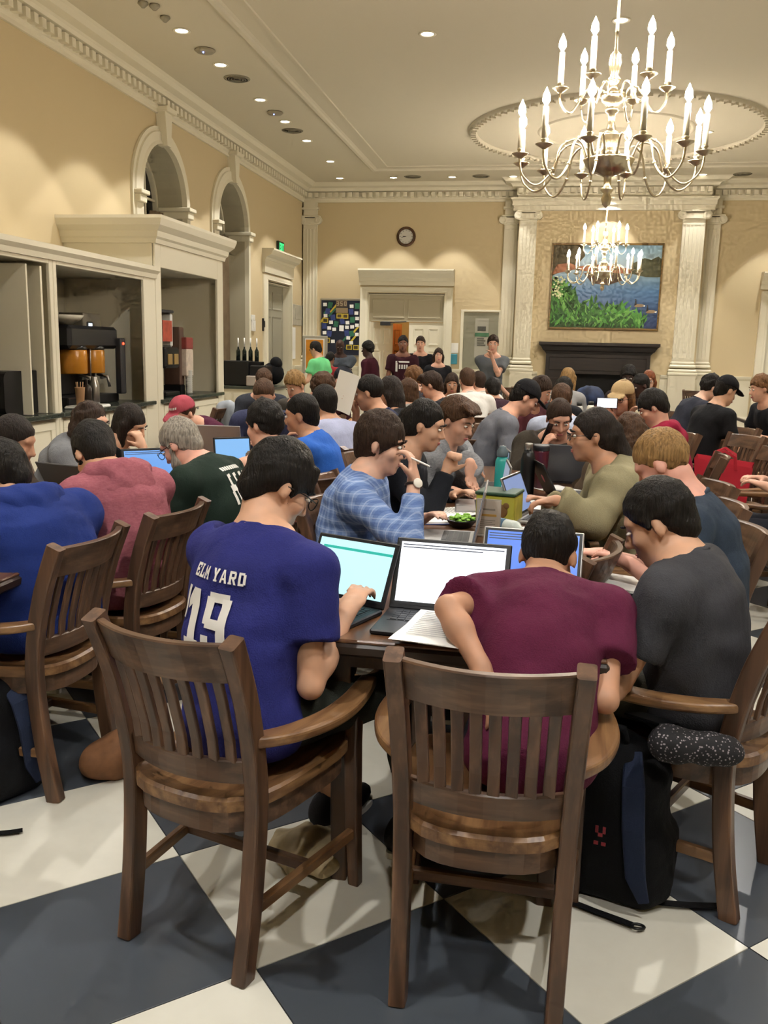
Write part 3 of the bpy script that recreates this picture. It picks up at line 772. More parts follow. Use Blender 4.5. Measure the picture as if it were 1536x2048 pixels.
chair_c(.247, 2.90, 73, 'empty brown armchair tucked under the table between maroon and grey T-shirts')
chair_c(.815, 3.47, 100, 'brown armchair holding the blond student in dark blue')
chair_c(.865, 4.02, 95, 'empty brown armchair just behind the blond student, in front of the red tote')
chair_c(.92, 4.65, 103, 'empty brown armchair left of the red tote bag')
chair_c(-.93, 3.62, -104, 'brown armchair behind the student in the blue plaid shirt')
chair_c(-1.12, 5.30, -112, 'dark brown empty armchair between the blue T-shirt and the plaid shirt')
chair_c(-3.10, 8.45, 87, 'brown armchair by the cabinets with a silvery jacket over its back')
chair_c(-.36, 6.34, 22, 'brown armchair seen from behind, past the student in the grey hooded sweatshirt')

# ------------------------------------------------------------------ tables
T_TOP = wood('table_top_wood', '5A3B26', '7C5638', 'Y', .28); T_LEG = wood('table_leg_wood', '3A2618', '50361F', 'Z', .4)
M_EDGE = plain('table_dark_edge', '2A1B12', .4)
def table(x0, x1, y0, y1, label, top=T_TOP, h=.75):
    e = empty('study_table', ((x0 + x1) / 2, (y0 + y1) / 2, 0), 0, label, 'table')
    t = MB(); t.bb((x0 + .006, y0 + .006, h - .012), (x1 - .006, y1 - .006, h), bev=.004); t.build('tabletop', top, e)
    t = MB(); t.bb((x0, y0, h - .045), (x1, y1, h - .010), bev=.008); t.build('edge_band', M_EDGE, e)
    t = MB()
    for (a, b, c, d) in ((x0 + .09, y0 + .09, x1 - .09, y0 + .11), (x0 + .09, y1 - .11, x1 - .09, y1 - .09), (x0 + .09, y0 + .09, x0 + .11, y1 - .09), (x1 - .11, y0 + .09, x1 - .09, y1 - .09)): t.bb((a, b, h - .105), (c, d, h - .045))
    t.build('apron', T_LEG, e)
    for x in (x0 + .12, x1 - .12):
        for y in (y0 + .12, y1 - .12):
            t = MB(); t.sweep([(x, y, 0), (x, y, h - .05)], rounded(.06, .06, .006), (0, 1, 0), scales=[.75, 1]); t.build('leg', T_LEG, e)
    return e
table(-.62, .20, 2.14, 3.72, 'dark wooden study table under the two glowing laptops, nearest the camera')
table(-.57, .20, 3.73, 5.75, 'wooden study table behind the near one, crowded with bottles and laptops')
table(-2.32, -1.64, 1.7, 3.4, 'wooden study table at the left edge before the blue hoodie')
table(-2.32, -1.64, 3.41, 5.80, 'wooden study table between the curly-haired woman and the grey-haired man')
table(-1.80, -1.20, 6.30, 8.4, 'wooden study table beneath the student holding up a sheet of paper')
table(-1.75, -1.25, 9.0, 11.2, 'wooden study table under the students with white shirts at the far middle')
table(.28, .86, 7.6, 9.7, 'wooden study table between the grey sweater and the beige cap, with thermoses on it')
table(.6, 1.5, 12.2, 14.6, 'wooden study table far back in front of the fireplace')
table(2.35, 3.15, 8.0, 11.5, 'pale-topped study table at the right edge behind the empty chairs', plain('pale_table_top', 'B6AE9C', .3))

for (x, y, d, s) in ((1.78, 9.45, 128, 'empty brown armchair at the right, second row behind the red jacket'), (1.66, 7.50, 118, 'empty brown armchair at the right, in front of the pale table'),
                     (1.64, 6.55, 100, 'brown armchair carrying the red tote bag'), (1.78, 8.30, 122, 'empty brown armchair in the right cluster, between two others'), (1.20, 7.55, 110, 'empty brown armchair in the right cluster nearest the red jacket'),
                     (2.25, 7.1, 105, 'empty brown armchair at the far right of the near cluster'), (1.80, 5.9, 95, 'empty brown armchair at the right edge beside the pale floor'),
                     (-.65, 15.25, 36, 'brown armchair far back near the man with a hand on his chin'), (.1, 14.9, 20, 'brown armchair far back left of the fireplace'), (2.6, 16.2, -20, 'brown armchair standing by the right pilaster')):
    chair_c(x, y, d, s)
# ------------------------------------------------------------------ built-in cabinets on the left
XF = -3.80
M_CABIN = plain('cabinet_inside_paint', 'CFC9B4', .6, var=.03)
def shaker(y0, y1, z0, z1, x):
    t = MB(); t.bb((x, y0, z0), (x + .02, y1, z1)); w = .06
    for (a, b, c, d) in ((y0, y1, z1 - w, z1), (y0, y1, z0, z0 + w), (y0, y0 + w, z0 + w, z1 - w), (y1 - w, y1, z0 + w, z1 - w)): t.bb((x + .02, a, c), (x + .032, b, d), bev=.003)
    return t
def cabinet(y0, y1, zt, zo, s0, s1, label, clab, nd=2):
    """face from y0 to y1, stiles s0 / s1 wide, opening up to zo, top at zt"""
    e = empty('built_in_cabinet', (XF - .45, (y0 + y1) / 2, 0), 0, label, 'cabinet')
    for a in (y0, y1 - .03): t = MB(); t.bb((XL + .004, a, 0), (XF - .02, a + .03, zt)); t.build('side_panel', M_CAB, e)
    t = MB(); t.bb((XL + .004, y0 + .03, .9), (XL + .02, y1 - .03, zt)); t.build('back_panel', M_CABIN, e)
    t = MB(); t.bb((XL + .004, y0 + .03, zo + .02), (XF - .02, y1 - .03, zo + .05)); t.build('top_panel', M_CABIN, e)
    for a, b in ((y0, y0 + s0), (y1 - s1, y1)):
        t = MB(); t.bb((XF - .03, a, 0), (XF, b, zt), bev=.004); t.build('stile', M_CAB, e)
    t = MB(); t.bb((XF - .03, y0 + s0, zo), (XF, y1 - s1, zt), bev=.004); t.build('top_rail', M_CAB, e)
    t = MB(); t.bb((XL + .01, y0 + .03, .08), (XF - .03, y1 - .03, .87)); t.bb((XF - .05, y0 + s0, .0), (XF - .03, y1 - s1, .08)); t.build('base_body', M_CAB, e)
    w = (y1 - s1 - y0 - s0) / nd
    for k in range(nd):
        d = shaker(y0 + s0 + k * w + .01, y0 + s0 + (k + 1) * w - .01, .10, .85, XF - .03).build('door', M_CAB, e)
        q = MB(); yk = y0 + s0 + k * w + (w - .06 if k % 2 == 0 else .06); q.lathe([(.006, 0), (.006, .015), (.014, .02), (.014, .03), (0, .032)], (0, 0, 0), 12, R=np.array([[0, 0, 1], [1, 0, 0], [0, 1, 0.]])); place(q, np.eye(3), (XF + .002, yk, .78)); q.build('knob', M_STEEL, d, origin=WORLD[e])
    g = MB(); g.bb((XL + .02, y0 + s0 * .4, .882), (XF + .035, y1 - s1 * .4, .92), bev=.006)
    if s0 > .2: pass
    o = g.build('granite_counter', M_GRAN, None, origin=(XF - .45, (y0 + y1) / 2, .882)); tag(o, 'dark granite counter slab in the ' + clab, 'counter', 'granite counters of the cabinets')
    return e
cabinet(4.70, 6.54, 2.19, 2.07, .08, .05, 'cream low cabinet bay at the left edge holding a black appliance', 'left cabinet bay, under the black appliance')
cabinet(6.545, 8.41, 2.19, 2.07, .05, .26, 'cream low cabinet bay in the middle holding a juice machine', 'middle cabinet bay, under the juice machine')
cabinet(8.42, 10.30, 2.52, 2.22, .13, .18, 'tall cream cabinet bay with heavy crown nearest the arches', 'tall cabinet bay, under the paper cups')
t = MB(); mold(t, [(XF, 4.70), (XF, 8.41)], [(0, 2.10), (.02, 2.10), (.03, 2.14), (.06, 2.17), (.06, 2.21), (0, 2.21)]); t.bb((XL + .004, 4.7, 2.19), (XF + .01, 8.41, 2.21)); struct(t.build('trim_13', M_CAB))
t = MB(); mold(t, [(XL, 8.42), (XF, 8.42), (XF, 10.30), (XL, 10.30)], [(0, 2.44), (.02, 2.44), (.03, 2.48), (.05, 2.50), (.06, 2.55), (.11, 2.60), (.13, 2.66), (.13, 2.69), (0, 2.69)][::1]) if False else None
mold(t, [(XL, 10.30), (XF, 10.30), (XF, 8.42), (XL, 8.42)][::-1] if False else [(XL, 8.42), (XF, 8.42), (XF, 10.30), (XL, 10.30)], [(-a, z) for a, z in [(0, 2.44), (.02, 2.44), (.03, 2.48), (.05, 2.50), (.06, 2.55), (.11, 2.60), (.13, 2.66), (.13, 2.69), (0, 2.69)]] if False else [(a, z) for a, z in [(0, 2.44), (.02, 2.44), (.03, 2.48), (.05, 2.50), (.06, 2.55), (.11, 2.60), (.13, 2.66), (.13, 2.69), (0, 2.69)]])
t.bb((XL + .004, 8.42, 2.52), (XF, 10.30, 2.685)); struct(t.build('trim_14', M_CAB))
for k, (yy, a) in enumerate(((6.22, 6), (6.42, -3))):      # folded pocket doors in the first bay
    d = MB(); d.bb((-.02, -.012, 0), (.55, .012, 1.12)); place(d, rotz(PI + math.radians(a)), (XF - .05, yy, .925)); o = d.build('folding_door', M_CAB, None, origin=(XF - .05, yy, .925))
    tag(o, 'cream folding door leaf standing in the left cabinet bay, the %s one' % ('left' if k == 0 else 'right'), 'door', 'folding leaves of the left bay')

def pq(u, v, x): return at_x(u, v, x)
# first bay: black rounded appliance and a dark-framed stand
a = pq(0, 824, -3.96); b = pq(62, 750, -3.96)
t = MB(); t.sweep([(-4.35, (a[1] + b[1]) / 2, .921 + .17), (-3.90, (a[1] + b[1]) / 2, .921 + .17)], rounded(b[1] - a[1] + .05, .33, .06, 5)); o = t.build('countertop_appliance', M_BLACK, None, origin=(-4.2, (a[1] + b[1]) / 2, .921)); tag(o, 'large black rounded appliance on the left cabinet counter', 'appliance')
t = MB(); yy = pq(8, 700, -4.5)[1]; t.tube([(-4.6, yy - .3, .925), (-4.6, yy - .3, 1.45), (-4.6, yy - .25, 1.5), (-4.6, yy + .05, 1.5), (-4.6, yy + .1, 1.45), (-4.6, yy + .1, .925)], .012, 8); t.bb((-4.62, yy - .32, .921), (-4.5, yy + .12, .935)); o = t.build('wire_stand', M_DARKGREY, None, origin=(-4.6, yy, .921)); tag(o, 'thin dark metal hoop stand behind the black appliance', 'stand')
# second bay: juice dispenser
M_AMBER = plain('amber_juice', 'B87A24', .25, var=.12, nscale=9); M_SCREEN_W = emit('tablet_white', 'DCE8FF', 1.6)
jy0, jy1 = 7.08, 8.02
e = empty('juice_machine', (-4.140, (jy0 + jy1) / 2, .92), 0, 'black juice machine with two amber canisters on the middle counter', 'machine')
t = MB(); t.bb((-4.460, jy0, .921), (-4.020, jy1, 1.0), bev=.01); t.bb((-4.460, jy0, 1.0), (-4.260, jy1, 1.62), bev=.01); t.bb((-4.460, jy0, 1.42), (-3.980, jy1 - .06, 1.62), bev=.03); t.build('housing', M_BLACK, e)
for yc in (jy0 + .24, jy0 + .56):
    t = MB(); t.lathe([(.12, 1.2), (.125, 1.21), (.125, 1.4), (.12, 1.41), (0, 1.41)], (-4.100, yc, 0), 20); c = t.build('canister', M_AMBER, e)
    t = MB(); t.lathe([(.12, 1.41), (.13, 1.42), (.11, 1.45), (.03, 1.47), (0, 1.47)], (-4.100, yc, 0), 20); t.build('lid', M_BLACK, c, origin=WORLD[e])
    t = MB(); t.tube([(-4.040, yc, 1.19), (-3.940, yc, 1.17), (-3.920, yc, 1.08)], .014, 8); t.bar((-3.980, yc - .05, 1.16), (-3.980, yc + .05, 1.16), .02, .02); t.build('tap', M_STEEL, c, origin=WORLD[e])
t = MB(); t.bb((-4.000, jy1 - .10, 1.0), (-3.940, jy1, 1.52), bev=.008); t.build('control_panel', M_DARKGREY, e)
t = MB(); t.ball((-3.938, jy1 - .05, 1.47), .012, 6); t.build('indicator', emit('red_led', 'FF3A20', 6), e)
e = empty('tablet_stand', (-4.05, 7.45, .92), 0, 'lit tablet on a thin stand before the juice machine', 'tablet'); 
s0 = pq(185, 655, -4.0)
t = MB(); t.lathe([(0, .921), (.07, .921), (.07, .935), (.012, .945)], (-4.04, s0[1], 0), 16); t.tube([(-4.04, s0[1], .94), (-4.03, s0[1], s0[2])], .008, 8); t.build('pole', M_STEEL, e)
t = MB(); t.bb((-4.035, s0[1] - .045, s0[2] - .05), (-4.02, s0[1] + .045, s0[2] + .05), bev=.005); t.build('case', M_BLACK, e)
t = MB(); t.bb((-4.0195, s0[1] - .033, s0[2] - .037), (-4.0185, s0[1] + .033, s0[2] + .037)); t.build('screen', M_SCREEN_W, e)
t = MB(); t.lathe([(0, 0), (.07, .005), (.14, .05), (.17, .09), (.165, .09), (.135, .055), (.065, .012), (0, .01)], (0, 0, 0), 24); o = t.build('glass_bowl', plain('frosted_bowl', 'CFC8B4', .2, var=.05)); o.location = (-4.22, 7.42, 1.621); tag(o, 'pale glass bowl on top of the juice machine', 'bowl')
t = MB(); t.bb((-.12, -.16, 0), (.12, .16, .12), bev=.004); o = t.build('carton', plain('carton_grey', '6E6656', .7)); o.location = (-4.28, 7.80, 1.621); tag(o, 'grey-brown carton standing on the juice machine', 'box')
t = MB(); t.bb((-.10, -.22, 0), (.10, .22, .02), bev=.006); t.bb((-.09, -.21, .02), (.09, .21, .026)); o = t.build('tray', M_WHITE); o.location = (-3.86, 7.12, .9205); tag(o, 'white tray under the small containers on the middle counter', 'tray')
t = MB(); t.lathe([(0, 0), (.03, 0), (.042, .15), (.044, .155), (.04, .155), (.03, .01), (0, .01)], n=18)
for k in range(7): a = k * .9; t.tube([(.015 * math.cos(a), .015 * math.sin(a), .02), (.03 * math.cos(a), .03 * math.sin(a), .2)], .003, 5)
o = t.build('stirrer_cup', plain('tan_cup', 'B48A62', .7)); o.location = (-3.86, 6.99, .947); tag(o, 'tan cup of stir sticks on the white tray', 'cup')
t = MB(); t.lathe([(0, 0), (.038, 0), (.04, .02), (.04, .14), (.03, .165), (.012, .175), (.008, .22), (0, .222)], n=18); o = t.build('squeeze_bottle', plain('dark_sauce', '241812', .3)); o.location = (-3.86, 7.11, .947); tag(o, 'dark squeeze bottle between stir sticks and steel flask', 'bottle')
t = MB(); t.lathe([(0, 0), (.042, 0), (.045, .02), (.043, .17), (.028, .21), (.028, .23), (.02, .24), (0, .24)], n=18); o = t.build('steel_flask', M_STEEL); o.location = (-3.86, 7.24, .947); tag(o, 'shiny steel flask at the right of the white tray', 'flask')
# third bay
e = empty('coffee_dispenser', (-4.150, 9.51, .92), 0, 'black and white drink dispenser in the tall cabinet bay', 'dispenser')
t = MB(); t.bb((-4.350, 8.90, .921), (-3.920, 9.26, .97), bev=.01); t.bb((-4.350, 8.90, .97), (-4.180, 9.26, 1.42), bev=.01); t.bb((-4.350, 8.90, 1.22), (-3.920, 9.26, 1.44), bev=.02); t.build('housing', M_BLACK, e)
t = MB(); t.bb((-4.320, 9.20, 1.44), (-3.980, 9.24, 1.80), bev=.03); t.build('hopper', M_WHITE, e); t = MB(); t.bb((-3.979, 8.96, 1.50), (-3.975, 9.20, 1.72)); t.build('label_panel', plain('label_red', 'A8452E', .6, var=.3, nscale=14), e)
t = MB(); t.bb((-4.330, 8.91, 1.80), (-3.970, 9.25, 1.83), bev=.008); t.build('lid', M_DARKGREY, e)
t = MB()
for yc in (9.00, 9.16): t.bb((-3.918, yc - .05, 1.26), (-3.912, yc + .05, 1.37))
t.build('button_panel', emit('amber_panel', 'C89A50', .35), e)
t = MB(); t.bb((-4.200, 9.58, 1.02), (-4.000, 9.46, 1.66), bev=.01); o = t.build('wall_dispenser', plain('brown_dispenser', '5A4236', .5)); o.location = (0, 0, 0); tag(o, 'narrow brown dispenser column beside the white hopper', 'dispenser')
t = MB(); t.bb((-4.200, 9.58, .921), (-4.000, 9.46, 1.02)); t.build('base', M_BLACK).parent = o
e = empty('cup_dispenser', (-4.000, 9.60, .92), 0, 'pale printed cup holder with red top in the tall cabinet bay', 'dispenser')
t = MB(); t.bb((-4.100, 9.51, 1.12), (-3.940, 9.70, 1.42), bev=.01); t.build('box', plain('printed_carton', 'C9B8A6', .6, var=.2, nscale=18), e); t = MB(); t.bb((-4.100, 9.51, 1.42), (-3.940, 9.70, 1.55), bev=.01); t.build('header', plain('header_red', '8C3A34', .6), e); t = MB(); t.tube([(-4.070, 9.60, .921), (-4.070, 9.60, 1.13)], .02, 8); t.build('post', M_DARKGREY, e)
t = MB()
for k in range(12): t.lathe([(.034, .0 + .022 * k), (.040, .02 + .022 * k), (.042, .022 + .022 * k), (.036, .022 + .022 * k)], n=16)
o = t.build('paper_cup_stack', M_PAPER); o.location = (-3.95, 9.58, .921); tag(o, 'stack of white paper cups below the cup holder', 'cups')
# low counter beyond the cabinets
e = empty('side_counter', (-4.2, 12.4, 0), 0, 'low cream side counter with dark top beyond the tall cabinet', 'counter')
t = MB(); t.bb((XL + .01, 11.75, .0), (-3.66, 12.55, .88)); t.build('base_body', M_CAB, e); t = MB(); t.bb((XL + .01, 11.72, .88), (-3.62, 12.58, .92), bev=.006); t.build('worktop', M_GRAN, e)
for k in range(2):
    t = MB(); x0 = XL + .08 + k * .5; t.bb((x0, 11.735, .1), (x0 + .45, 11.75, .82)); 
    for (a, b, c, d) in ((x0, x0 + .45, .76, .82), (x0, x0 + .45, .1, .16), (x0, x0 + .06, .16, .76), (x0 + .39, x0 + .45, .16, .76)): t.bb((a, 11.725, c), (b, 11.735, d))
    t.build('door', M_CAB, e)
def box_item(nm, u0, v0, u1, v1, y, d, mat, label, cat, zb=.921, bev=.01):
    p = at_y(u0, v1, y); q = at_y(u1, v0, y); t = MB(); h = q[2] - p[2]; w = q[0] - p[0]; t.bb((-w / 2, -d / 2, 0), (w / 2, d / 2, h), bev=bev); t.bb((-w / 2 + .01, -d / 2 - .004, .01), (w / 2 - .01, -d / 2, h - .01)); o = t.build(nm, mat); o.location = ((p[0] + q[0]) / 2, y + d / 2, zb); tag(o, label, cat); return o
box_item('black_crate', 447, 722, 497, 770, 11.85, .3, M_BLACK, 'black box on the low side counter', 'box')
box_item('black_bin', 499, 730, 532, 770, 11.85, .3, M_BLACK, 'second black box right of the first on the side counter', 'box')
box_item('white_lid_tub', 492, 748, 514, 768, 11.74, .10, plain('tub', 'A89C90', .5), 'small white-lidded tub before the black boxes', 'tub')
box_item('white_carton', 516, 752, 534, 769, 11.74, .10, M_WHITE, 'small white carton at the end of the side counter', 'carton')
p = at_y(480, 722, 12.0)
for k in range(4):
    t = MB(); t.lathe([(0, 0), (.03, 0), (.03, .14), (.012, .18), (.011, .20)], n=12, mat=0); t.lathe([(.011, .20), (.010, .32), (.0, .32)], n=10, mat=1); o = t.build('syrup_bottle', [plain('bottle_dark', '16201A', .2), M_WHITE]); o.location = (-4.22 + k * .09, 12.02, .921 + .33)
    tag(o, 'dark syrup bottle with white pump, %s of four' % ('first', 'second', 'third', 'last')[k], 'bottle', 'pump bottles on the black box')
t = MB(); t.bb((-4.28, 11.95, .921), (-3.87, 12.10, 1.25), bev=.005); o = t.build('black_shelf_box', M_BLACK); tag(o, 'black case carrying the pump bottles', 'box')
f_ = MB(); f_.ball((0, 0, .16), (.17, .14, .16), 8); f_.ball((.05, 0, .30), (.09, .1, .1), 8); o = f_.build('black_bag', cloth('black_bag', '101012')); o.location = (-3.82, 12.34, .921); tag(o, 'slumped black bag at the back of the side counter', 'bag')

# ------------------------------------------------------------------ wall pieces
def bwq(u, v, y=YB): return at_y(u, v, y)
# clock
c = bwq(812.5, 473.5); e = empty('wall_clock', (c[0], YB, c[2] - .17), 0, 'round brown-framed wall clock above the double door', 'clock'); RY = np.array([[1, 0, 0], [0, 0, -1], [0, 1, 0.]])
t = MB(); t.lathe([(.135, 0), (.18, 0), (.185, .02), (.17, .045), (.145, .05), (.135, .03)], (0, 0, 0), 32, R=RY, caps=False); place(t, np.eye(3), (c[0], YB, c[2])); t.build('rim', wood('clock_wood', '4A2E16', '5E3C1E', 'Z', .4), e)
t = MB(); t.lathe([(0, .02), (.14, .02)], (0, 0, 0), 28, R=RY, caps=False); place(t, np.eye(3), (c[0], YB, c[2])); t.build('dial', plain('clock_dial', 'D9D6CC', .5, var=.01), e)
t = MB()
for k in range(12): a = k * PI / 6; t.box((c[0] + .115 * math.sin(a), YB - .022, c[2] + .115 * math.cos(a)), (.008, .003, .02), np.array(Matrix.Rotation(a, 3, 'Y')))
t.build('hour_marks', M_DARKGREY, e)
for nm, a, L, w in (('hour_hand', math.radians(275), .06, .012), ('minute_hand', math.radians(262), .09, .008)):
    t = MB(); t.bar((c[0], YB - .026, c[2]), (c[0] + L * math.sin(a), YB - .026, c[2] + L * math.cos(a)), w, .003, (0, 1, 0)); t.build(nm, M_BLACK, e)
# exit sign on the left wall
p = at_x(558, 495, XL); e = empty('exit_sign', (XL, p[1], p[2] - .1), 0, 'green lit exit sign on the left wall', 'sign')
t = MB(); t.bb((XL + .0, p[1] - .16, p[2] - .1), (XL + .05, p[1] + .16, p[2] + .1), bev=.006); t.build('housing', plain('sign_dark', '2A3A2A', .5), e)
M_EXIT = emit('exit_green', '3BFF8A', 1.6)
t = MB(); y0_ = p[1] - .125
def lt(segs, oy):
    for (a, b, c_, d_) in segs: t.bb((XL + .051, y0_ + oy + a * .055, p[2] - .07 + b * .14), (XL + .054, y0_ + oy + c_ * .055, p[2] - .07 + d_ * .14))
lt([(0, 0, .28, 1), (.28, 0, 1, .18), (.28, .41, .85, .59), (.28, .82, 1, 1)], 0)
for sg in (1, -1): t.bar((XL + .0525, y0_ + .070, p[2] - .07 * sg), (XL + .0525, y0_ + .120, p[2] + .07 * sg), .015, .003, (1, 0, 0))
lt([(.38, 0, .66, 1)], .125); lt([(0, .82, 1, 1), (.36, 0, .64, .82)], .19); t.build('lettering', M_EXIT, e)
# notice board
bx0, bx1, bz0, bz1 = bwq(643, 705)[0], bwq(722, 705)[0], bwq(680, 710)[2], bwq(680, 601)[2]
e = empty('notice_board', ((bx0 + bx1) / 2, YB, bz0), 0, 'notice board with dark panel, yellow stripes and white cards beside the door', 'notice board')
t = MB(); t.bb((bx0 - .02, YB - .03, bz0 - .03), (bx1 + .03, YB, bz1 + .04), bev=.008); t.build('frame', plain('board_frame', '9A907A', .6), e)
t = MB(); t.bb((bx0, YB - .034, bz0), (bx1, YB - .03, bz1)); t.build('panel', plain('board_navy', '151A2C', .8, var=.2, nscale=5), e)
def card(u, v, w, h, m, n, a=0.0, dy=.004):
    q = bwq(u, v); t = MB(); t.box((q[0], YB - .034 - dy, q[2]), (w, .003, h), np.array(Matrix.Rotation(a, 3, 'Y'))); return t.build(n, m, e)
M_YEL = plain('card_yellow', 'C9B23C', .7, var=.02); M_GRN = plain('card_green', '2F6B4E', .7, var=.15, nscale=14); M_BRN = plain('card_brown', '6A5640', .7, var=.05); M_BLU = plain('card_blue', '34427C', .7, var=.3, nscale=12)
cs = 160 / 1536.0
for (u, v, a) in ((655, 620, .7), (668, 617, .7), (665, 625, .7), (690, 678, .7), (708, 677, .7), (699, 690, .75), (712, 660, .7), (648, 637, .7)): card(u, v, .035, .20, M_YEL if (u + v) % 3 else M_GRN, 'stripe', a)
for (x, y) in ((490, 280), (1000, 315), (1090, 445), (500, 495), (1105, 548), (605, 620), (920, 628), (910, 718), (1010, 710), (570, 730), (665, 755), (480, 820), (1098, 855), (935, 920), (640, 985), (990, 1015), (1100, 680)): card(600 + x * cs, 580 + y * cs, .075, .065, M_PAPER, 'card', random.uniform(-.06, .06), .006)
for (x, y) in ((765, 500), (880, 505), (495, 585), (530, 965), (950, 1100), (1080, 1105)):
    card(600 + x * cs, 580 + y * cs, .115, .095, M_YEL, 'card', 0, .006); card(600 + x * cs, 580 + y * cs, .08, .06, plain('photo_dark', '4A3C20', .6, var=.3, nscale=30), 'photo', 0, .008)
for (x, y, m) in ((590, 290, M_GRN), (1105, 310, M_GRN), (1015, 575, M_GRN), (700, 655, M_GRN), (1000, 840, M_GRN), (540, 410, M_BLU), (990, 420, M_BLU), (640, 530, M_BLU), (820, 600, M_BLU), (475, 690, M_BLU), (570, 840, M_BLU), (905, 830, M_BLU), (805, 735, M_PAPER)): card(600 + x * cs, 580 + y * cs, .09, .11, m, 'photo', random.uniform(-.2, .2), .005)
for k, x in enumerate((735, 805, 880)): card(600 + x * cs, 580 + 262 * cs, .072, .12, M_BRN, 'letter_tile', 0, .008)
card(600 + 812 * cs, 580 + 392 * cs, .24, .10, plain('card_tan', '8A7656', .7, var=.05), 'title_card', 0, .007)
def glyph(mb, ch, x, y, z, w, h, th=None):
    """block letters as strokes in the x-z plane"""
    th = th or w * .24; S = {'3': [(0, 1, 1, 1), (1, 1, 1, 0), (0, .5, 1, .5), (0, 0, 1, 0)], '5': [(1, 1, 0, 1), (0, 1, 0, .5), (0, .5, 1, .5), (1, .5, 1, 0), (1, 0, 0, 0)], '0': [(0, 0, 0, 1), (1, 0, 1, 1), (0, 0, 1, 0), (0, 1, 1, 1)]}[ch]
    for (a, b, c_, d_) in S:
        p0 = np.array([x + (a - .5) * (w - th), y, z + b * (h - th) + th / 2]); p1 = np.array([x + (c_ - .5) * (w - th), y, z + d_ * (h - th) + th / 2]); v = unit(p1 - p0) * th / 2
        mb.bar(p0 - v, p1 + v, th, .003, (0, 1, 0))
t = MB()
for ch, x in zip('350', (735, 805, 880)): q = bwq(600 + x * cs, 580 + 262 * cs); glyph(t, ch, q[0], YB - .046, q[2] - .04, .045, .08)
t.build('lettering', plain('letter_cream', 'B8A88A', .7, var=.02), e)
# framed panel with poster, right of the door
px0, px1, pz0, pz1 = bwq(921, 740)[0], bwq(996, 740)[0], 1.06, bwq(960, 622)[2]
e = empty('wall_panel_frame', ((px0 + px1) / 2, YB, pz0), 0, 'white-framed grey wall panel with a small poster right of the door', 'frame')
t = MB(); t.sweep([(px0, YB, pz0), (px0, YB, pz1), (px1, YB, pz1), (px1, YB, pz0)], rounded(.07, .07, .01), (0, -1, 0), closed=True); t.build('frame', M_TRIM, e)
t = MB(); t.bb((px0 + .03, YB - .012, pz0 + .03), (px1 - .03, YB - .006, pz1 - .03)); t.build('panel', plain('panel_greygreen', '8C8A78', .3, var=.05), e)
def bit(u0, v0, u1, v1, m, n, dy): 
    a, b = bwq(u0, v1), bwq(u1, v0); t = MB(); t.bb((a[0], YB - dy - .002, a[2]), (b[0], YB - dy, b[2])); return t.build(n, m, e)
bit(948, 637, 978, 715, plain('poster_pale', 'A9A698', .6, var=.03), 'poster', .013); bit(950, 666, 978, 673, plain('poster_green', '4C7A5A', .6), 'green_band', .016)
bit(955, 653, 972, 662, plain('poster_ink', '4A4A44', .6, var=.3, nscale=30), 'drawing', .016)
for k in range(4): bit(954, 676 + k * 4.4, 968 + (k % 2) * 3, 678.6 + k * 4.4, plain('poster_text', '5A5A52', .6), 'text_line', .016)
o = MB(); a, b = bwq(901, 728), bwq(915, 708); o.bb((a[0], YB - .06, a[2]), (b[0], YB, b[2]), bev=.008); o = o.build('sanitizer_sign', plain('teal_plastic', '3E8CA0', .4)); tag(o, 'teal dispenser on the wall right of the door casing', 'dispenser')
o = MB(); a, b = bwq(900, 706), bwq(917, 686); o.bb((a[0], YB - .008, a[2]), (b[0], YB - .0, b[2])); o = o.build('wall_notice', M_PAPER); tag(o, 'small white notice above the teal dispenser', 'notice')
for (u, v, s_) in ((1520, 716, 'plate at the right edge of the far wall'),): 
    q = bwq(u, v); t = MB(); t.bb((-.05, -.012, -.06), (.05, 0, .06), bev=.004); t.bb((-.012, -.02, -.02), (.012, -.012, .02)); o = t.build('switch_plate', M_WHITE); o.location = (q[0], YB, q[2]); tag(o, 'white light switch ' + s_, 'switch')
# easel with orange poster
e = empty('poster_stand', (at_y(630, 750, 15.6)[0], 15.6, 0), 0, 'orange poster on a grey floor stand by the left doorway', 'poster stand')
a, b = at_y(605, 745, 15.6), at_y(655, 672, 15.6)
t = MB(); t.bb((a[0], 15.58, a[2]), (b[0], 15.62, b[2]), bev=.008); t.build('backing_board', plain('stand_grey', 'A8A494', .5), e)
t = MB(); t.bb((a[0] + .05, 15.572, a[2] + .05), (b[0] - .05, 15.579, b[2] - .05)); t.build('poster', M_PAPER, e)
t = MB(); t.bb((a[0] + .07, 15.568, a[2] + .07), (b[0] - .07, 15.573, b[2] - .07)); t.build('poster_print', plain('orange_print', 'D08A24', .6, var=.2, nscale=12), e)
t = MB()
for x in (a[0] + .03, b[0] - .03): t.tube([(x, 15.6, .01), (x, 15.6, a[2] + .1)], .015, 8); t.bar((x, 15.4, .015), (x, 15.8, .015), .03, .03)
t.build('feet', M_STEEL, e)
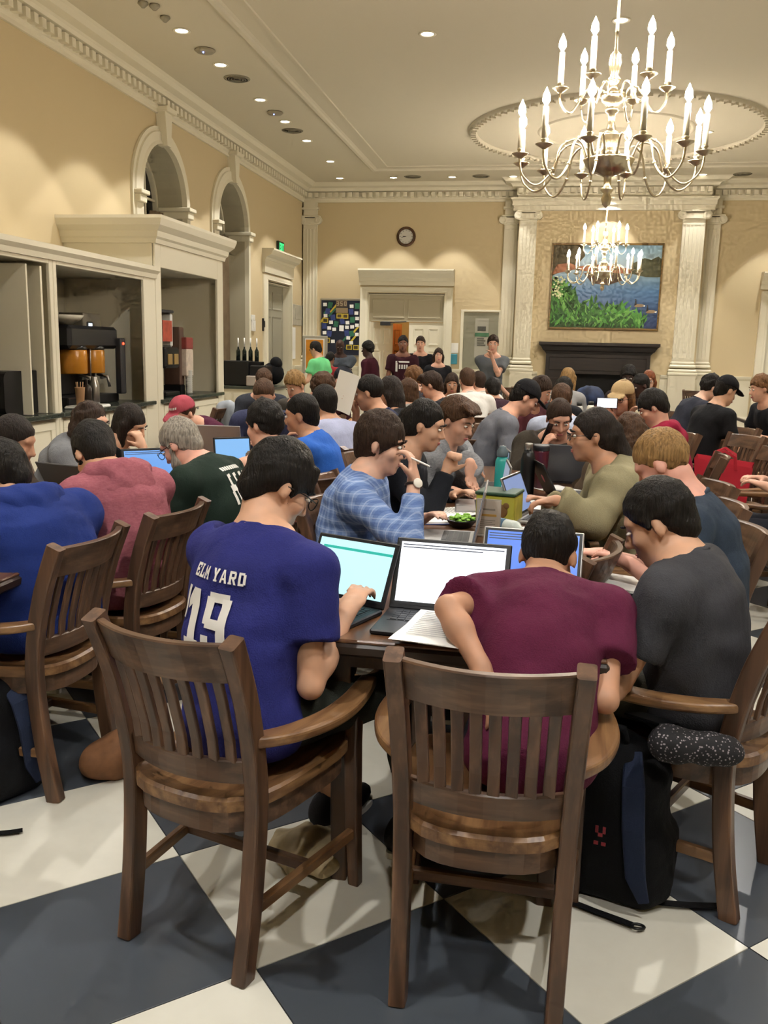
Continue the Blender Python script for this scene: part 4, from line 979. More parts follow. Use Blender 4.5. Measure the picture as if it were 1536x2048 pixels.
# bits on the left wall beside its door
def lw_item(nm, u0, v0, u1, v1, m, label, cat, d=.03):
    a, b = at_x(u0, v1, XL), at_x(u1, v0, XL); t = MB(); t.bb((0, -abs(b[1] - a[1]) / 2, 0), (d, abs(b[1] - a[1]) / 2, b[2] - a[2]), bev=.004); t.bb((d, -abs(b[1] - a[1]) * .3, (b[2] - a[2]) * .3), (d + .006, abs(b[1] - a[1]) * .3, (b[2] - a[2]) * .8)); o = t.build(nm, m); o.location = (XL, (a[1] + b[1]) / 2, a[2]); tag(o, label, cat)
lw_item('thermostat', 500, 630, 507, 640, M_WHITE, 'small white thermostat left of the left doorway', 'thermostat'); lw_item('wall_phone', 501, 641, 508, 662, M_WHITE, 'white intercom below the thermostat', 'intercom')
lw_item('door_reader', 524, 637, 530, 662, M_BLACK, 'black card reader beside the left doorway', 'reader'); lw_item('paper_sign', 583, 655, 590, 718, M_PAPER, 'tall white paper sign right of the left doorway', 'sign', .012)
lw_item('grey_notice', 585, 612, 607, 650, plain('notice_grey', 'B0AA98', .7), 'grey notice on the wall near the corner', 'notice', .01)
# painting over the fireplace
pa, pb = at_y(1097, 657, 16.98), at_y(1328, 488, 16.98); X0, X1, Z0, Z1 = pa[0], pb[0], pa[2] + .01, pb[2]; YP = YBAY
e = empty('painting', ((X0 + X1) / 2, YP, Z0), 0, 'framed painting of a lake with ferns and two geese above the fireplace', 'painting')
t = MB(); t.sweep([(X0, YP, Z0), (X0, YP, Z1), (X1, YP, Z1), (X1, YP, Z0)], rounded(.05, .10, .01), (0, -1, 0), closed=True); t.build('frame', wood('gilt_frame', '6E5428', '8C6C36', 'X', .35), e)
m, nt, bb_ = _nodes('painted_lake'); tc = nt.nodes.new('ShaderNodeTexCoord'); sp = nt.nodes.new('ShaderNodeSeparateXYZ'); nt.links.new(tc.outputs['Object'], sp.inputs[0])
mr = nt.nodes.new('ShaderNodeMapRange'); mr.inputs[1].default_value = 0; mr.inputs[2].default_value = Z1 - Z0; nt.links.new(sp.outputs[2], mr.inputs[0])
ad = nt.nodes.new('ShaderNodeMath'); ad.operation = 'MULTIPLY_ADD'; ad.inputs[1].default_value = .09; nt.links.new(noise(nt, coords(nt, (2, 1, 14)), 1.5, 4), ad.inputs[0]); nt.links.new(mr.outputs[0], ad.inputs[2])
nt.links.new(ramp(nt, ad.outputs[0], [(.05, lin('26345C')), (.3, lin('2C4A74')), (.5, lin('4A74A0')), (.64, lin('6C8CA4')), (.80, lin('A8BCC4')), (1, lin('8FB4CC'))]), bb_.inputs['Base Color']); bb_.inputs['Roughness'].default_value = .45
t = MB(); t.bb((X0, YP - .03, Z0), (X1, YP - .02, Z1)); t.build('canvas', m, e)
def blob(pts, m, n, dy):
    t = MB(); P = [(X0 + (X1 - X0) * a, YP - .03 - dy, Z0 + (Z1 - Z0) * b) for a, b in pts]; P2 = [(x, y + .001, z) for x, y, z in P]; k = len(P)
    t.add(P + P2, [list(range(k))] + [[i, (i + 1) % k, k + (i + 1) % k, k + i] for i in range(k)]); return t.build(n, m, e)
blob([(0, 0), (0, .55), (.12, .52), (.25, .36), (.33, .2), (.45, .27), (.55, .15), (.68, .2), (.8, .08), (.9, 0)], plain('paint_fern_base', '2E4A22', .6, var=.4, nscale=25), 'painted_undergrowth', .004)
blob([(0, .62), (0, 1), (.28, 1), (.30, .86), (.22, .74), (.12, .70)], plain('paint_dark_olive', '54492F', .6, var=.35, nscale=14), 'painted_trees', .001)
blob([(0, .64), (.05, .76), (.16, .78), (.24, .74), (.42, .76), (.60, .74), (.78, .70), (.78, .66), (.5, .66), (.2, .70)], plain('paint_brick', 'A0684A', .6, var=.2, nscale=14), 'painted_bridge', .002)
blob([(.30, .66), (.45, .68), (.62, .66), (.66, .58), (.52, .52), (.38, .54)], plain('paint_brown', '5A4634', .6, var=.3, nscale=14), 'painted_rocks', .003)
blob([(.72, .66), (.74, .78), (.84, .84), (.90, .82), (.96, .86), (1, .82), (1, .62), (.86, .62)], plain('paint_moss', '4E4E34', .6, var=.35, nscale=18), 'painted_far_shore', .003)
M_FERN = [plain('paint_fern%d' % k, c_, .6, var=.25, nscale=20) for k, c_ in enumerate(('3A6A2A', '4C8A36', '2C5524', '68A048'))]
frn = [MB() for _ in range(4)]; rr = random.Random(3)
for k in range(420):
    fx = rr.random() ** 1.35 * .88; top = np.interp(fx, [0, .1, .22, .3, .42, .5, .65, .75, .88], [.52, .52, .38, .22, .30, .20, .24, .12, .10]); z = rr.random() * top
    L = rr.uniform(.1, .26); a = rr.uniform(-1.1, 1.1); x = X0 + (X1 - X0) * max(.01, fx); zz = Z0 + .01 + (Z1 - Z0) * z; d_ = np.array([math.sin(a), 0, math.cos(a)]) * L; n_ = np.array([math.cos(a), 0, -math.sin(a)]) * L * .13
    p = np.array([x, YP - .036 - rr.random() * .004, zz]); q_ = [p, p + d_ * .5 + n_, p + d_, p + d_ * .5 - n_]
    if all(X0 < w[0] < X1 and Z0 < w[2] < Z1 for w in q_): frn[k % 4].add(q_, [[0, 1, 2, 3]])
for k in range(4): o = frn[k].build('painted_leaves', M_FERN[k], e); o['kind'] = 'stuff'
t = MB()
for k in range(46): t.lathe([(0, 0), (rr.uniform(.012, .026), 0)], (X0 + .02 + rr.random() * .22, YP - .042, Z0 + (Z1 - Z0) * rr.uniform(.36, .62)), 8, R=RY, caps=False)
o = t.build('painted_flowers', plain('paint_cream', 'D8DCA8', .6, var=.02), e); o['kind'] = 'stuff'
for (gx, gz) in ((.82, .285), (.93, .215)):
    blob([(gx - .045, gz - .01), (gx - .02, gz + .018), (gx + .02, gz + .018), (gx + .05, gz + .008), (gx + .03, gz - .018), (gx - .03, gz - .02)], plain('paint_goose', '8A7458', .6, var=.2), 'painted_goose', .012)
    blob([(gx - .045, gz + .0), (gx - .035, gz + .06), (gx - .045, gz + .075), (gx - .028, gz + .075), (gx - .022, gz + .01)], M_BLACK, 'painted_goose_neck', .013)
    blob([(gx + .03, gz - .005), (gx + .055, gz + .008), (gx + .05, gz - .015)], M_PAPER, 'painted_goose_tail', .013)
# ------------------------------------------------------------------ people: implicit surfaces turned into meshes

class Field:
    """signed distance field on a grid; prims are blended in one after another"""
    def __init__(s, lo, hi, h):
        s.h = h; s.lo = np.asarray(lo, float) - 3 * h; n = np.ceil((np.asarray(hi, float) + 3 * h - s.lo) / h).astype(int) + 1
        s.n = n; s.F = np.full(n, 1.0, np.float32)
        s.ax = [(s.lo[k] + h * np.arange(n[k])).astype(np.float32) for k in range(3)]
    def block(s, lo, hi):
        a = np.maximum(np.floor((np.asarray(lo) - s.lo) / s.h).astype(int), 0); b = np.minimum(np.ceil((np.asarray(hi) - s.lo) / s.h).astype(int) + 1, s.n)
        if (b <= a).any(): return None
        sl = tuple(slice(i, j) for i, j in zip(a, b))
        return sl, s.ax[0][sl[0]][:, None, None], s.ax[1][sl[1]][None, :, None], s.ax[2][sl[2]][None, None, :]
    def blend(s, sl, d, k):
        A = s.F[sl]
        if k <= 0: s.F[sl] = np.minimum(A, d)
        else:
            hh = np.clip(.5 + .5 * (A - d) / k, 0, 1); s.F[sl] = A + (d - A) * hh - k * hh * (1 - hh)
    def cone(s, a, b, ra, rb, k=.02, flat=False, sub=False):
        a = np.asarray(a, float); b = np.asarray(b, float); m = max(ra, rb) + .05
        B = s.block(np.minimum(a, b) - m, np.maximum(a, b) + m)
        if B is None: return
        sl, X, Y, Z = B; ba = b - a; L2 = ba @ ba + 1e-12
        px, py, pz = X - a[0], Y - a[1], Z - a[2]
        t0 = (px * ba[0] + py * ba[1] + pz * ba[2]) / L2; t = np.clip(t0, 0, 1)
        d = np.sqrt((px - t * ba[0]) ** 2 + (py - t * ba[1]) ** 2 + (pz - t * ba[2]) ** 2) - (ra + (rb - ra) * t)
        if flat: d = np.maximum(d, (t0 - 1) * math.sqrt(L2))
        if sub: s.F[sl] = np.maximum(s.F[sl], -d)
        else: s.blend(sl, d.astype(np.float32), k)
    def ell(s, c, r, R=None, k=.02, sub=False, cut=None):
        """ellipsoid, columns of R are its axes; cut: list of (point, normal) half spaces kept behind"""
        c = np.asarray(c, float); r = np.asarray(r, float); m = r.max() + .05
        B = s.block(c - m, c + m)
        if B is None: return
        sl, X, Y, Z = B; R = np.eye(3) if R is None else R
        x, y, z = X - c[0], Y - c[1], Z - c[2]
        q = [x * R[0][i] + y * R[1][i] + z * R[2][i] for i in range(3)]
        k0 = np.sqrt(sum((q[i] / r[i]) ** 2 for i in range(3))) + 1e-9; k1 = np.sqrt(sum((q[i] / r[i] ** 2) ** 2 for i in range(3))) + 1e-9
        d = k0 * (k0 - 1) / k1
        for (p, n) in (cut or []):
            d = np.maximum(d, (X - p[0]) * n[0] + (Y - p[1]) * n[1] + (Z - p[2]) * n[2])
        if sub:
            A = s.F[sl]; kk = max(k, 1e-4); hh = np.clip(.5 - .5 * (A + d) / kk, 0, 1); s.F[sl] = A + (-d - A) * hh + kk * hh * (1 - hh)
        else: s.blend(sl, d.astype(np.float32), k)
    def rbox(s, c, half, R, r, k=.02):
        c = np.asarray(c, float); half = np.asarray(half, float); m = np.linalg.norm(half) + .05; B = s.block(c - m, c + m)
        if B is None: return
        sl, X, Y, Z = B; x, y, z = X - c[0], Y - c[1], Z - c[2]
        q = [np.abs(x * R[0][i] + y * R[1][i] + z * R[2][i]) - (half[i] - r) for i in range(3)]
        d = np.sqrt(sum(np.maximum(u, 0) ** 2 for u in q)) + np.minimum(np.maximum(np.maximum(q[0], q[1]), q[2]), 0) - r
        s.blend(sl, d.astype(np.float32), k)
    def slab(s, a, b, ax, wa, wb, k=.03):
        """elliptic cone from a to b; ax lateral axis; wa, wb = (half width, half depth)"""
        a = np.asarray(a, float); b = np.asarray(b, float); m = max(*wa, *wb) + .05
        B = s.block(np.minimum(a, b) - m, np.maximum(a, b) + m)
        if B is None: return
        sl, X, Y, Z = B; ba = b - a; L = np.linalg.norm(ba); d3 = ba / L; ax = unit(ax - d3 * (ax @ d3)); dep = np.cross(d3, ax)
        px, py, pz = X - a[0], Y - a[1], Z - a[2]
        t0 = px * d3[0] + py * d3[1] + pz * d3[2]; t = np.clip(t0 / L, 0, 1)
        w = wa[0] + (wb[0] - wa[0]) * t; e = wa[1] + (wb[1] - wa[1]) * t
        u = (px * ax[0] + py * ax[1] + pz * ax[2]) / w; v = (px * dep[0] + py * dep[1] + pz * dep[2]) / e
        o = (t0 - t * L) / e
        d = (np.sqrt(u * u + v * v + o * o) - 1) * np.minimum(w, e)
        s.blend(sl, d.astype(np.float32), k)
    def cut(s, p, n, where=None):
        """remove everything on the n side of the plane (inside an optional ball (c, r))"""
        X, Y, Z = s.ax[0][:, None, None], s.ax[1][None, :, None], s.ax[2][None, None, :]
        d = (X - p[0]) * n[0] + (Y - p[1]) * n[1] + (Z - p[2]) * n[2]
        if where is not None:
            c, r = where; q = np.sqrt((X - c[0]) ** 2 + (Y - c[1]) ** 2 + (Z - c[2]) ** 2) - r
            d = np.minimum(d, -q)
        s.F = np.maximum(s.F, d.astype(np.float32))
    def wrinkle(s, amp, freq, seed, dirs=3):
        g = np.random.default_rng(seed); X, Y, Z = s.ax[0][:, None, None], s.ax[1][None, :, None], s.ax[2][None, None, :]
        w = 0
        for i in range(dirs):
            n = unit(g.normal(size=3)) * freq * g.uniform(.6, 1.5); n2 = unit(g.normal(size=3)) * freq * .45
            w = w + np.sin(X * n[0] + Y * n[1] + Z * n[2] + g.uniform(0, 6) + 1.6 * np.sin(X * n2[0] + Y * n2[1] + Z * n2[2] + g.uniform(0, 6)))
        s.F = s.F + (amp * w / dirs).astype(np.float32)
    def mesh(s):
        F = s.F; S = F < 0
        c = np.zeros(tuple(s.n - 1), np.int8)
        for i in (0, 1):
            for j in (0, 1):
                for k in (0, 1): c += S[i:s.n[0] - 1 + i, j:s.n[1] - 1 + j, k:s.n[2] - 1 + k]
        act = (c > 0) & (c < 8); idx = np.argwhere(act); m = len(idx)
        if m == 0: return np.zeros((0, 3)), np.zeros((0, 4), int)
        vid = np.full(c.shape, -1, np.int64); vid[act] = np.arange(m)
        acc = np.zeros((m, 3)); cnt = np.zeros(m)
        I, J, K = idx.T
        for axn in range(3):
            o1, o2 = [q for q in range(3) if q != axn]
            for u in (0, 1):
                for v in (0, 1):
                    p = [I, J, K]; off = [0, 0, 0]; off[o1] = u; off[o2] = v
                    p0 = (I + off[0], J + off[1], K + off[2]); off[axn] = 1; p1 = (I + off[0], J + off[1], K + off[2])
                    f0, f1 = F[p0], F[p1]; ch = (f0 < 0) != (f1 < 0)
                    t = np.where(ch, f0 / (f0 - f1 + 1e-12), 0)
                    q = np.zeros((m, 3)); q[:, o1] = u; q[:, o2] = v; q[:, axn] = t
                    acc[ch] += q[ch]; cnt[ch] += 1
        V = s.lo + s.h * (idx + acc / cnt[:, None])
        Q = []
        for axn in range(3):
            o1, o2 = (axn + 1) % 3, (axn + 2) % 3
            sl0 = [slice(None)] * 3; sl1 = [slice(None)] * 3; sl0[axn] = slice(0, -1); sl1[axn] = slice(1, None)
            ch = S[tuple(sl0)] != S[tuple(sl1)]; e = np.argwhere(ch)
            e = e[(e[:, o1] > 0) & (e[:, o2] > 0) & (e[:, o1] < s.n[o1] - 1) & (e[:, o2] < s.n[o2] - 1)]
            if not len(e): continue
            d1 = np.zeros(3, int); d1[o1] = 1; d2 = np.zeros(3, int); d2[o2] = 1
            g = lambda q: vid[q[:, 0], q[:, 1], q[:, 2]]
            quad = np.stack([g(e - d1 - d2), g(e - d2), g(e), g(e - d1)], 1)
            fl = S[e[:, 0], e[:, 1], e[:, 2]]
            quad[~fl] = quad[~fl][:, ::-1]; Q.append(quad)
        Q = np.concatenate(Q); Q = Q[(Q >= 0).all(1)]
        return V, Q
def mesh_obj(name, V, Q, mats, parent, mi=None):
    R, t = WORLD[parent]; V = (V - t) @ R
    me = bpy.data.meshes.new(name); me.vertices.add(len(V)); me.vertices.foreach_set('co', V.astype(np.float32).ravel())
    me.loops.add(Q.size); me.loops.foreach_set('vertex_index', Q.astype(np.int32).ravel())
    me.polygons.add(len(Q)); me.polygons.foreach_set('loop_start', np.arange(0, Q.size, 4, dtype=np.int32))
    me.polygons.foreach_set('use_smooth', np.ones(len(Q), bool))
    if mi is not None: me.polygons.foreach_set('material_index', mi.astype(np.int32))
    me.update(calc_edges=True); me.validate()
    for m in (mats if isinstance(mats, (list, tuple)) else [mats]): me.materials.append(m)
    o = bpy.data.objects.new(name, me); COL.objects.link(o); o.parent = parent; return o

SKINS = {k: skin('skin_' + k, c) for k, c in dict(pale='D8AD96', fair='CFA088', tan='B98C70', asian='C99E82', brown='7E5644', dark='45302A', rosy='D6A08E').items()}
HAIRS = {k: hairmat('hair_' + k, c) for k, c in dict(black='17130F', soft='221A15', darkbrown='33241A', brown='4A3322', light='6B4A2C', blond='B08A4E', sand='8C6C42', grey='8C8478', red='7A4426').items()}
M_EYEW = plain('eye_white', 'E9E4DA', .25, var=.01); M_EYED = plain('eye_dark', '1A120D', .15, var=.01)
M_LIP = plain('lip', 'A8605A', .5, var=.02); M_LIPD = plain('lip_dark', '5A3630', .5, var=.02)
M_GLASSES = plain('glasses_black', '0C0C0E', .3, var=.02)
M_SOLE = plain('shoe_sole', 'D8D4CA', .7, var=.02)

def two_bone(S, T, l1, l2, pole):
    d = T - S; L = np.linalg.norm(d); mx = (l1 + l2) * .995
    if L > mx: k = min(L / mx, 1.12); l1 *= k; l2 *= k; mx *= k; T = S + d / L * min(L, mx); d = T - S; L = np.linalg.norm(d)
    L = max(L, abs(l1 - l2) + .02); u = unit(d); a = (l1 * l1 - l2 * l2 + L * L) / (2 * L); h = math.sqrt(max(l1 * l1 - a * a, 0))
    p = np.asarray(pole, float); p = unit(p - u * (p @ u)); return S + u * a + p * h, T

CLOTHS = {}
def clothm(c): return CLOTHS.setdefault(c, cloth('cloth_' + c, c))

def person(label, head, face, spine=(8, 22, 30), look=(0, 12, 0), arms=None, shirt=('444444', 'short'), pants='26262A', shoes='1C1C1E', skin_='fair', hair=('short', 'black'),
           stand=False, res=.012, size=1.0, wide=1.0, female=False, glasses=False, feat=None, hood=None, seat=.455, side=0.0, legs=((.10, .42, .10), (.10, .42, .10)), shirt_mat=None, twist=0.0, collar=0.0,
           beard=None, cap=None, hands=(None, None), poles=(None, None), legskin=False, elbows=(None, None), name='person', straps=False, knees=None, hang=0.0, fixz=None, bare=False):
    """head=(u, v, depth) of the head centre in the photograph; face = heading in degrees clockwise from straight away;
    spine = forward lean of lower back, upper back, neck; look = (yaw right, pitch down, roll)"""
    hp = at_y(*head) if fixz is None else at_z(head[0], head[1], fixz)
    if stand and wide == 1.0: wide = .9
    fa = math.radians(face); Fw = V3(math.sin(fa), math.cos(fa), 0); Rt = V3(math.cos(fa), -math.sin(fa), 0); Up = V3(0, 0, 1)
    g = hp[2] / 1.615 if stand else size
    t1, t2, t3 = (math.radians(a) for a in spine); sd = math.radians(side)
    def dirn(t): return unit(Fw * math.sin(t) + Up * math.cos(t) + Rt * math.sin(sd))
    L1, L2, L3 = .24, .26, .185
    rel = dirn(t1) * L1 + dirn(t2) * L2 + dirn(t3) * L3
    hipz = .93 * g if stand else seat + .095 * g
    if stand: sc = g
    else: sc = (hp[2] - hipz) / rel[2]
    k1 = min(max(sc, .74 * g), 1.24 * g)
    if abs(sc - k1) > .03: print('PERSON scale', label[:40], round(sc, 2))
    pel = hp - rel * k1
    if stand: hipz = pel[2]
    base = V3(pel[0], pel[1], 0)
    E = empty(name, base, -fa, label, 'person')
    b = g if not stand else k1
    if not stand and not any(np.hypot(*(WORLD[o][1][:2] - base[:2])) < .40 for o in WORLD if o.get('category') == 'chair'):
        cw = (base - Fw * -.03); chair(cw[0], cw[1], -face, 'brown armchair under the ' + ' '.join(label.replace(',', '').split()[:9]))
    p1 = pel + dirn(t1) * L1 * k1; p2 = p1 + dirn(t2) * L2 * k1
    tw = math.radians(twist); RtS = unit(Rt * math.cos(tw) - Fw * math.sin(tw)); FwS = unit(Fw * math.cos(tw) + Rt * math.sin(tw))
    sh0 = p2 - dirn(t2) * .055 * b; hw = (.165 if female else .185) * b * wide
    SH = [sh0 - RtS * hw + Fw * .012, sh0 + RtS * hw + Fw * .012]
    # head frame
    yw, pt, rl = (math.radians(a) for a in look)
    fy = unit(Fw * math.cos(yw) + Rt * math.sin(yw)); fx = unit(np.cross(fy, Up)); hf = unit(fy * math.cos(pt) - Up * math.sin(pt)); hu = np.cross(fx, hf)
    c_, s_ = math.cos(rl), math.sin(rl); hx = fx * c_ + hu * s_; hz = hu * c_ - fx * s_; HR = np.stack([hx, hf, hz], 1); hs = (.96 if female else 1.0) * (g if g < 1 else 1)
    H = lambda x, y, z: hp + HR @ (V3(x, y, z) * hs)
    # arms
    if arms is None: arms = [(-.14, .36, .78), (.14, .36, .78)]
    EL, WR = [None, None], [None, None]
    for i, sg in enumerate((-1, 1)):
        a = arms[i]
        if len(a) == 4: T = at_y(*a[:3]) if a[3] == 'px' else at_z(*a[:3])
        elif stand: T = hp * V3(1, 1, 0) + Rt * a[0] + Fw * a[1] + Up * a[2]
        else: T = base + Rt * a[0] + Fw * a[1] + Up * a[2]
        pole = poles[i] if poles[i] is not None else (-.55, sg * .55, -.75)
        pole = Fw * pole[0] + Rt * pole[1] + Up * pole[2]
        EL[i], WR[i] = two_bone(SH[i], T, .285 * b, .255 * b, pole)
        if elbows[i] is not None: EL[i], WR[i] = at_y(*elbows[i]), T
    # ---- body (skin): torso core, neck, head, arms, hands: one continuous surface
    pts = [pel, p2, hp, *EL, *WR, *SH]; lo = np.min(pts, 0) - .24; hi = np.max(pts, 0) + .24; lo[2] = max(lo[2], 0)
    f = Field(lo, hi, res)
    for (a, c, wa, wc) in ((pel, p1, (.14, .10), (.125, .095)), (p1, p2, (.13, .10), (.12, .075))): f.slab(a, c, Rt, np.array(wa) * b, np.array(wc) * b)
    for i in (0, 1):
        f.cone(p2 + Up * .0, SH[i], .045 * b, .042 * b, .03); am = .9 if female else 1.0
        f.cone(SH[i], EL[i], .044 * b * am, .033 * b * am, .02); f.cone(EL[i], EL[i] + (WR[i] - EL[i]) * .35, .031 * b * am, .0345 * b * am, .015); f.cone(EL[i] + (WR[i] - EL[i]) * .3, WR[i], .0345 * b * am, .0245 * b * am, .02)
    nk = H(0, -.022, -.055); f.cone(p2 - dirn(t2) * .03, nk, .062 * b * (.85 if female else 1), .052 * hs, .03)
    f.ell(H(0, -.012, .032), np.array([.073, .093, .086]) * hs, HR, .01)
    f.ell(H(0, .028, -.046), np.array([.056, .062, .066]) * hs, HR, .035)
    f.ell(H(0, .062, -.094), np.array([.024, .022, .018]) * hs, HR, .03)
    if res < .014:
        f.ell(H(0, .070, .034), np.array([.055, .018, .013]) * hs, HR, .02)                    # brow
        for sx in (-1, 1):
            f.ell(H(sx * .032, .094, .008), np.array([.019, .013, .012]) * hs, HR, .012, sub=True)   # eye sockets
            f.ell(H(sx * .040, .060, -.022), np.array([.020, .020, .018]) * hs, HR, .025)            # cheeks
        f.ell(H(0, .084, -.062), np.array([.022, .012, .012]) * hs, HR, .014)
    f.cone(H(0, .086, .012), H(0, .106, -.026), .008 * hs, .0125 * hs, .012)
    if res < .014:
        for sx in (-1, 1): f.ell(H(sx * .011, .094, -.031), np.array([.009, .010, .008]) * hs, HR, .006)
    for sx in (-1, 1): f.ell(H(sx * .074, -.008, -.008), np.array([.0075 if res < .012 else .011, .0175, .028]) * hs, HR @ rot_axis((0, 0, 1), -sx * .35), .006)
    for i, sg in enumerate((-1, 1)):
        hd = hands[i] or {}
        fd = unit(WR[i] - EL[i]); d = unit(V3(*hd['dir'])) if 'dir' in hd else unit(fd + V3(0, 0, -.15) if not stand else fd)
        n = unit(V3(*hd['n'])) if 'n' in hd else V3(0, 0, -1.0)
        if abs(n @ d) > .95: n = unit(Rt * -sg + n * .1)
        n = unit(n - d * (n @ d)); th = np.cross(d, n) * (1 if sg > 0 else -1)        # thumb side
        # th must point towards the body midline for a palm-down hand
        w = WR[i]; q = .95 * b * (.92 if female else 1); curl = math.radians(hd.get('curl', 28)); spread = hd.get('spread', 1.0)
        Rh = np.stack([th, d, n], 1)
        f.ell(w + d * .048 * q, np.array([.040, .056, .0155]) * q, Rh, .012)
        f.cone(w - fd * .01, w + d * .03 * q, .024 * q, .022 * q, .014)
        rad = .0092 if res <= .009 else .0105
        for j, (off, ln) in enumerate(((.029, .068), (.0095, .076), (-.0105, .070), (-.029, .055))):
            p = w + d * .088 * q + th * off * q * (1.0 + .15 * (spread - 1)); cc = curl * (.8 + .1 * j)
            dd = unit(d + th * (off * 4 * spread)); seg = [.46, .32, .26]; ang = 0
            for m in range(3):
                ang += cc * (1.0 if m else .7); v = unit(dd * math.cos(ang) + n * math.sin(ang)); p_ = p + v * ln * seg[m] * q
                f.cone(p, p_, rad * (1 - .08 * m), rad * (.94 - .1 * m), .004); p = p_
        p = w + d * .022 * q + th * .030 * q + n * .004; v = unit(d * .75 + th * hd.get('thumb', .75) + n * .25)
        p_ = p + v * .044 * q; f.cone(p, p_, .0125, .0105, .008); f.cone(p_, p_ + unit(v + d * .5 + n * math.sin(curl) * .6) * .032 * q, .0105, .0085, .004)
    sk = SKINS[skin_]
    V, Q = f.mesh(); mesh_obj('body', V, Q, sk, E)
    # ---- trousers, shoes
    KN, AN = [], []
    for i, sg in enumerate((-1, 1)):
        hip = pel + Rt * sg * .09 * b - Up * .01
        lx, kf, ff = legs[i]
        if stand:
            kn = hip * V3(1, 1, 0) + Fw * .03 + Rt * sg * .01 + Up * hipz * .52; an = hip * V3(1, 1, 0) + Rt * sg * .02 + Up * .09
        else:
            kn = base + Rt * sg * lx + Fw * kf + Up * (knees[i] if knees else seat + .06); an = base + Rt * sg * (lx + .01) + Fw * (kf + ff - .06) + Up * .085
        KN.append(kn); AN.append(an)
    pts = [pel, *KN, *AN]; f = Field(np.min(pts, 0) - .2, np.max(pts, 0) + .2, max(res * 1.6, .0165))
    f.slab(pel - Up * .02, pel + dirn(t1) * .12 * b, Rt, np.array((.150, .112)) * b * wide, np.array((.132, .102)) * b * wide)
    for i, sg in enumerate((-1, 1)):
        hip = pel + Rt * sg * .085 * b - Up * .012
        f.cone(hip, KN[i], .082 * b, .062 * b, .03); f.cone(KN[i], AN[i] + V3(0, 0, (.16 if legskin else -.02)), .061 * b, .052 * b, .03, flat=True)
    f.wrinkle(.005, 42, 11 + int(head[0])); f.cut(V3(0, 0, seat + .002), V3(0, 0, -1), (pel * V3(1, 1, 0) + Up * (seat - .22) - Fw * .02, .20)) if not stand else None
    V, Q = f.mesh(); mesh_obj('trousers', V, Q, clothm(pants), E)
    if legskin:
        for i in (0, 1):
            t = MB(); t.tube([AN[i] + V3(0, 0, .22), AN[i] + V3(0, 0, .08), AN[i] - V3(0, 0, .03)], [.05 * b, .042 * b, .038 * b], 12); t.build('ankle', sk, E)
    for i, sg in enumerate((-1, 1)):
        a = AN[i]; f = Field(V3(a[0], a[1], 0) - V3(.25, .25, 0), a + V3(.25, .25, .06), .017 if res > .009 else .012)
        fz = V3(a[0], a[1], 0)
        f.ell(fz + Fw * .055 + Up * .045, (.047, .135, .05), np.stack([Rt, Fw, Up], 1), .02); f.ell(fz - Fw * .02 + Up * .06, (.042, .06, .062), np.stack([Rt, Fw, Up], 1), .03)
        f.cut(V3(0, 0, .012), V3(0, 0, -1)); V, Q = f.mesh(); so = mesh_obj('shoe', V, Q, clothm(shoes), E)
        t = MB(); O = [(.05 * math.cos(2 * PI * k / 24) * (1 - .12 * (math.sin(2 * PI * k / 24) < -.2)), .055 + .142 * math.sin(2 * PI * k / 24)) for k in range(24)]
        vb = [fz + Rt * x + Fw * y for x, y in O]; t.add([(*v[:2], .001) for v in vb] + [(*v[:2], .020) for v in vb], [list(range(24))[::-1], list(range(24, 48))] + [[k, (k + 1) % 24, 24 + (k + 1) % 24, 24 + k] for k in range(24)], 0, False)
        t.build('sole', M_SOLE, so, origin=WORLD[E])
    # ---- shirt
    col, sleeve = shirt[:2]; rs = max(res * 1.2, .0095)
    ex = .014 if sleeve != 'thick' else .03
    pts = [pel, p2, *SH, *(EL if sleeve != 'none' else SH), *(WR if sleeve in ('long', 'thick', 'rolled') else SH)]
    f = Field(np.min(pts, 0) - .22, np.max(pts, 0) + .2, rs)
    W = lambda a, c: (np.array((a, c)) * b * np.array((wide, 1)) + ex)
    bust = .018 if female else 0
    f.slab(pel - dirn(t1) * .02, pel + dirn(t1) * .14 * k1, Rt, W(.170, .128), W(.146, .110), .04)
    f.slab(pel + dirn(t1) * .12 * k1, p1, Rt, W(.140, .106), W(.142, .108 + bust * .5), .05)
    pc = p1 + dirn(t2) * .14 * k1
    f.slab(p1, pc, Rt, W(.142, .108 + bust * .6), W(.158, .112 + bust), .05)
    f.slab(pc, sh0, RtS, W(.158, .112 + bust * .6), W(.15, .085), .05)
    for i, sg in enumerate((-1, 1)):
        f.cone(p2 - dirn(t2) * .012 - Fw * .005, SH[i], .052 * b + ex * .5, .050 * b + ex, .05)
        f.cone(sh0, SH[i], .07 * b, .052 * b + ex, .04)
        ua = EL[i] - SH[i]; fa_ = WR[i] - EL[i]
        if sleeve == 'none': continue
        if sleeve == 'short': f.cone(SH[i], SH[i] + ua * .60, .054 * b + ex, .056 * b + ex + .006, .035, flat=True)
        else:
            f.cone(SH[i], EL[i], .052 * b + ex, .045 * b + ex, .035)
            f.cone(EL[i], EL[i] + fa_ * (.93 if sleeve != 'rolled' else .78), .045 * b + ex, .033 * b + ex * (1.2 if sleeve == 'thick' else .9), .02, flat=True)
    if sleeve == 'none': pass
    f.wrinkle((.0060 if sleeve != 'thick' else .009), 36, 3 + int(head[0] + head[1])); f.wrinkle(.0022, 80, 5 + int(head[1]))
    nd = unit(nk - p2); nc = unit(nd + FwS * (.55 if collar == 0 else .25)); f.cut(p2 + nd * (.026 + collar) * b, nc, (p2 + nd * .13 * b + FwS * .02, .17))
    f.cone(p2 - dirn(t2) * .02, nk, .064 * b * (.88 if female else 1) + (.004 if res < .01 else 0), .060 * hs, 0, sub=True)
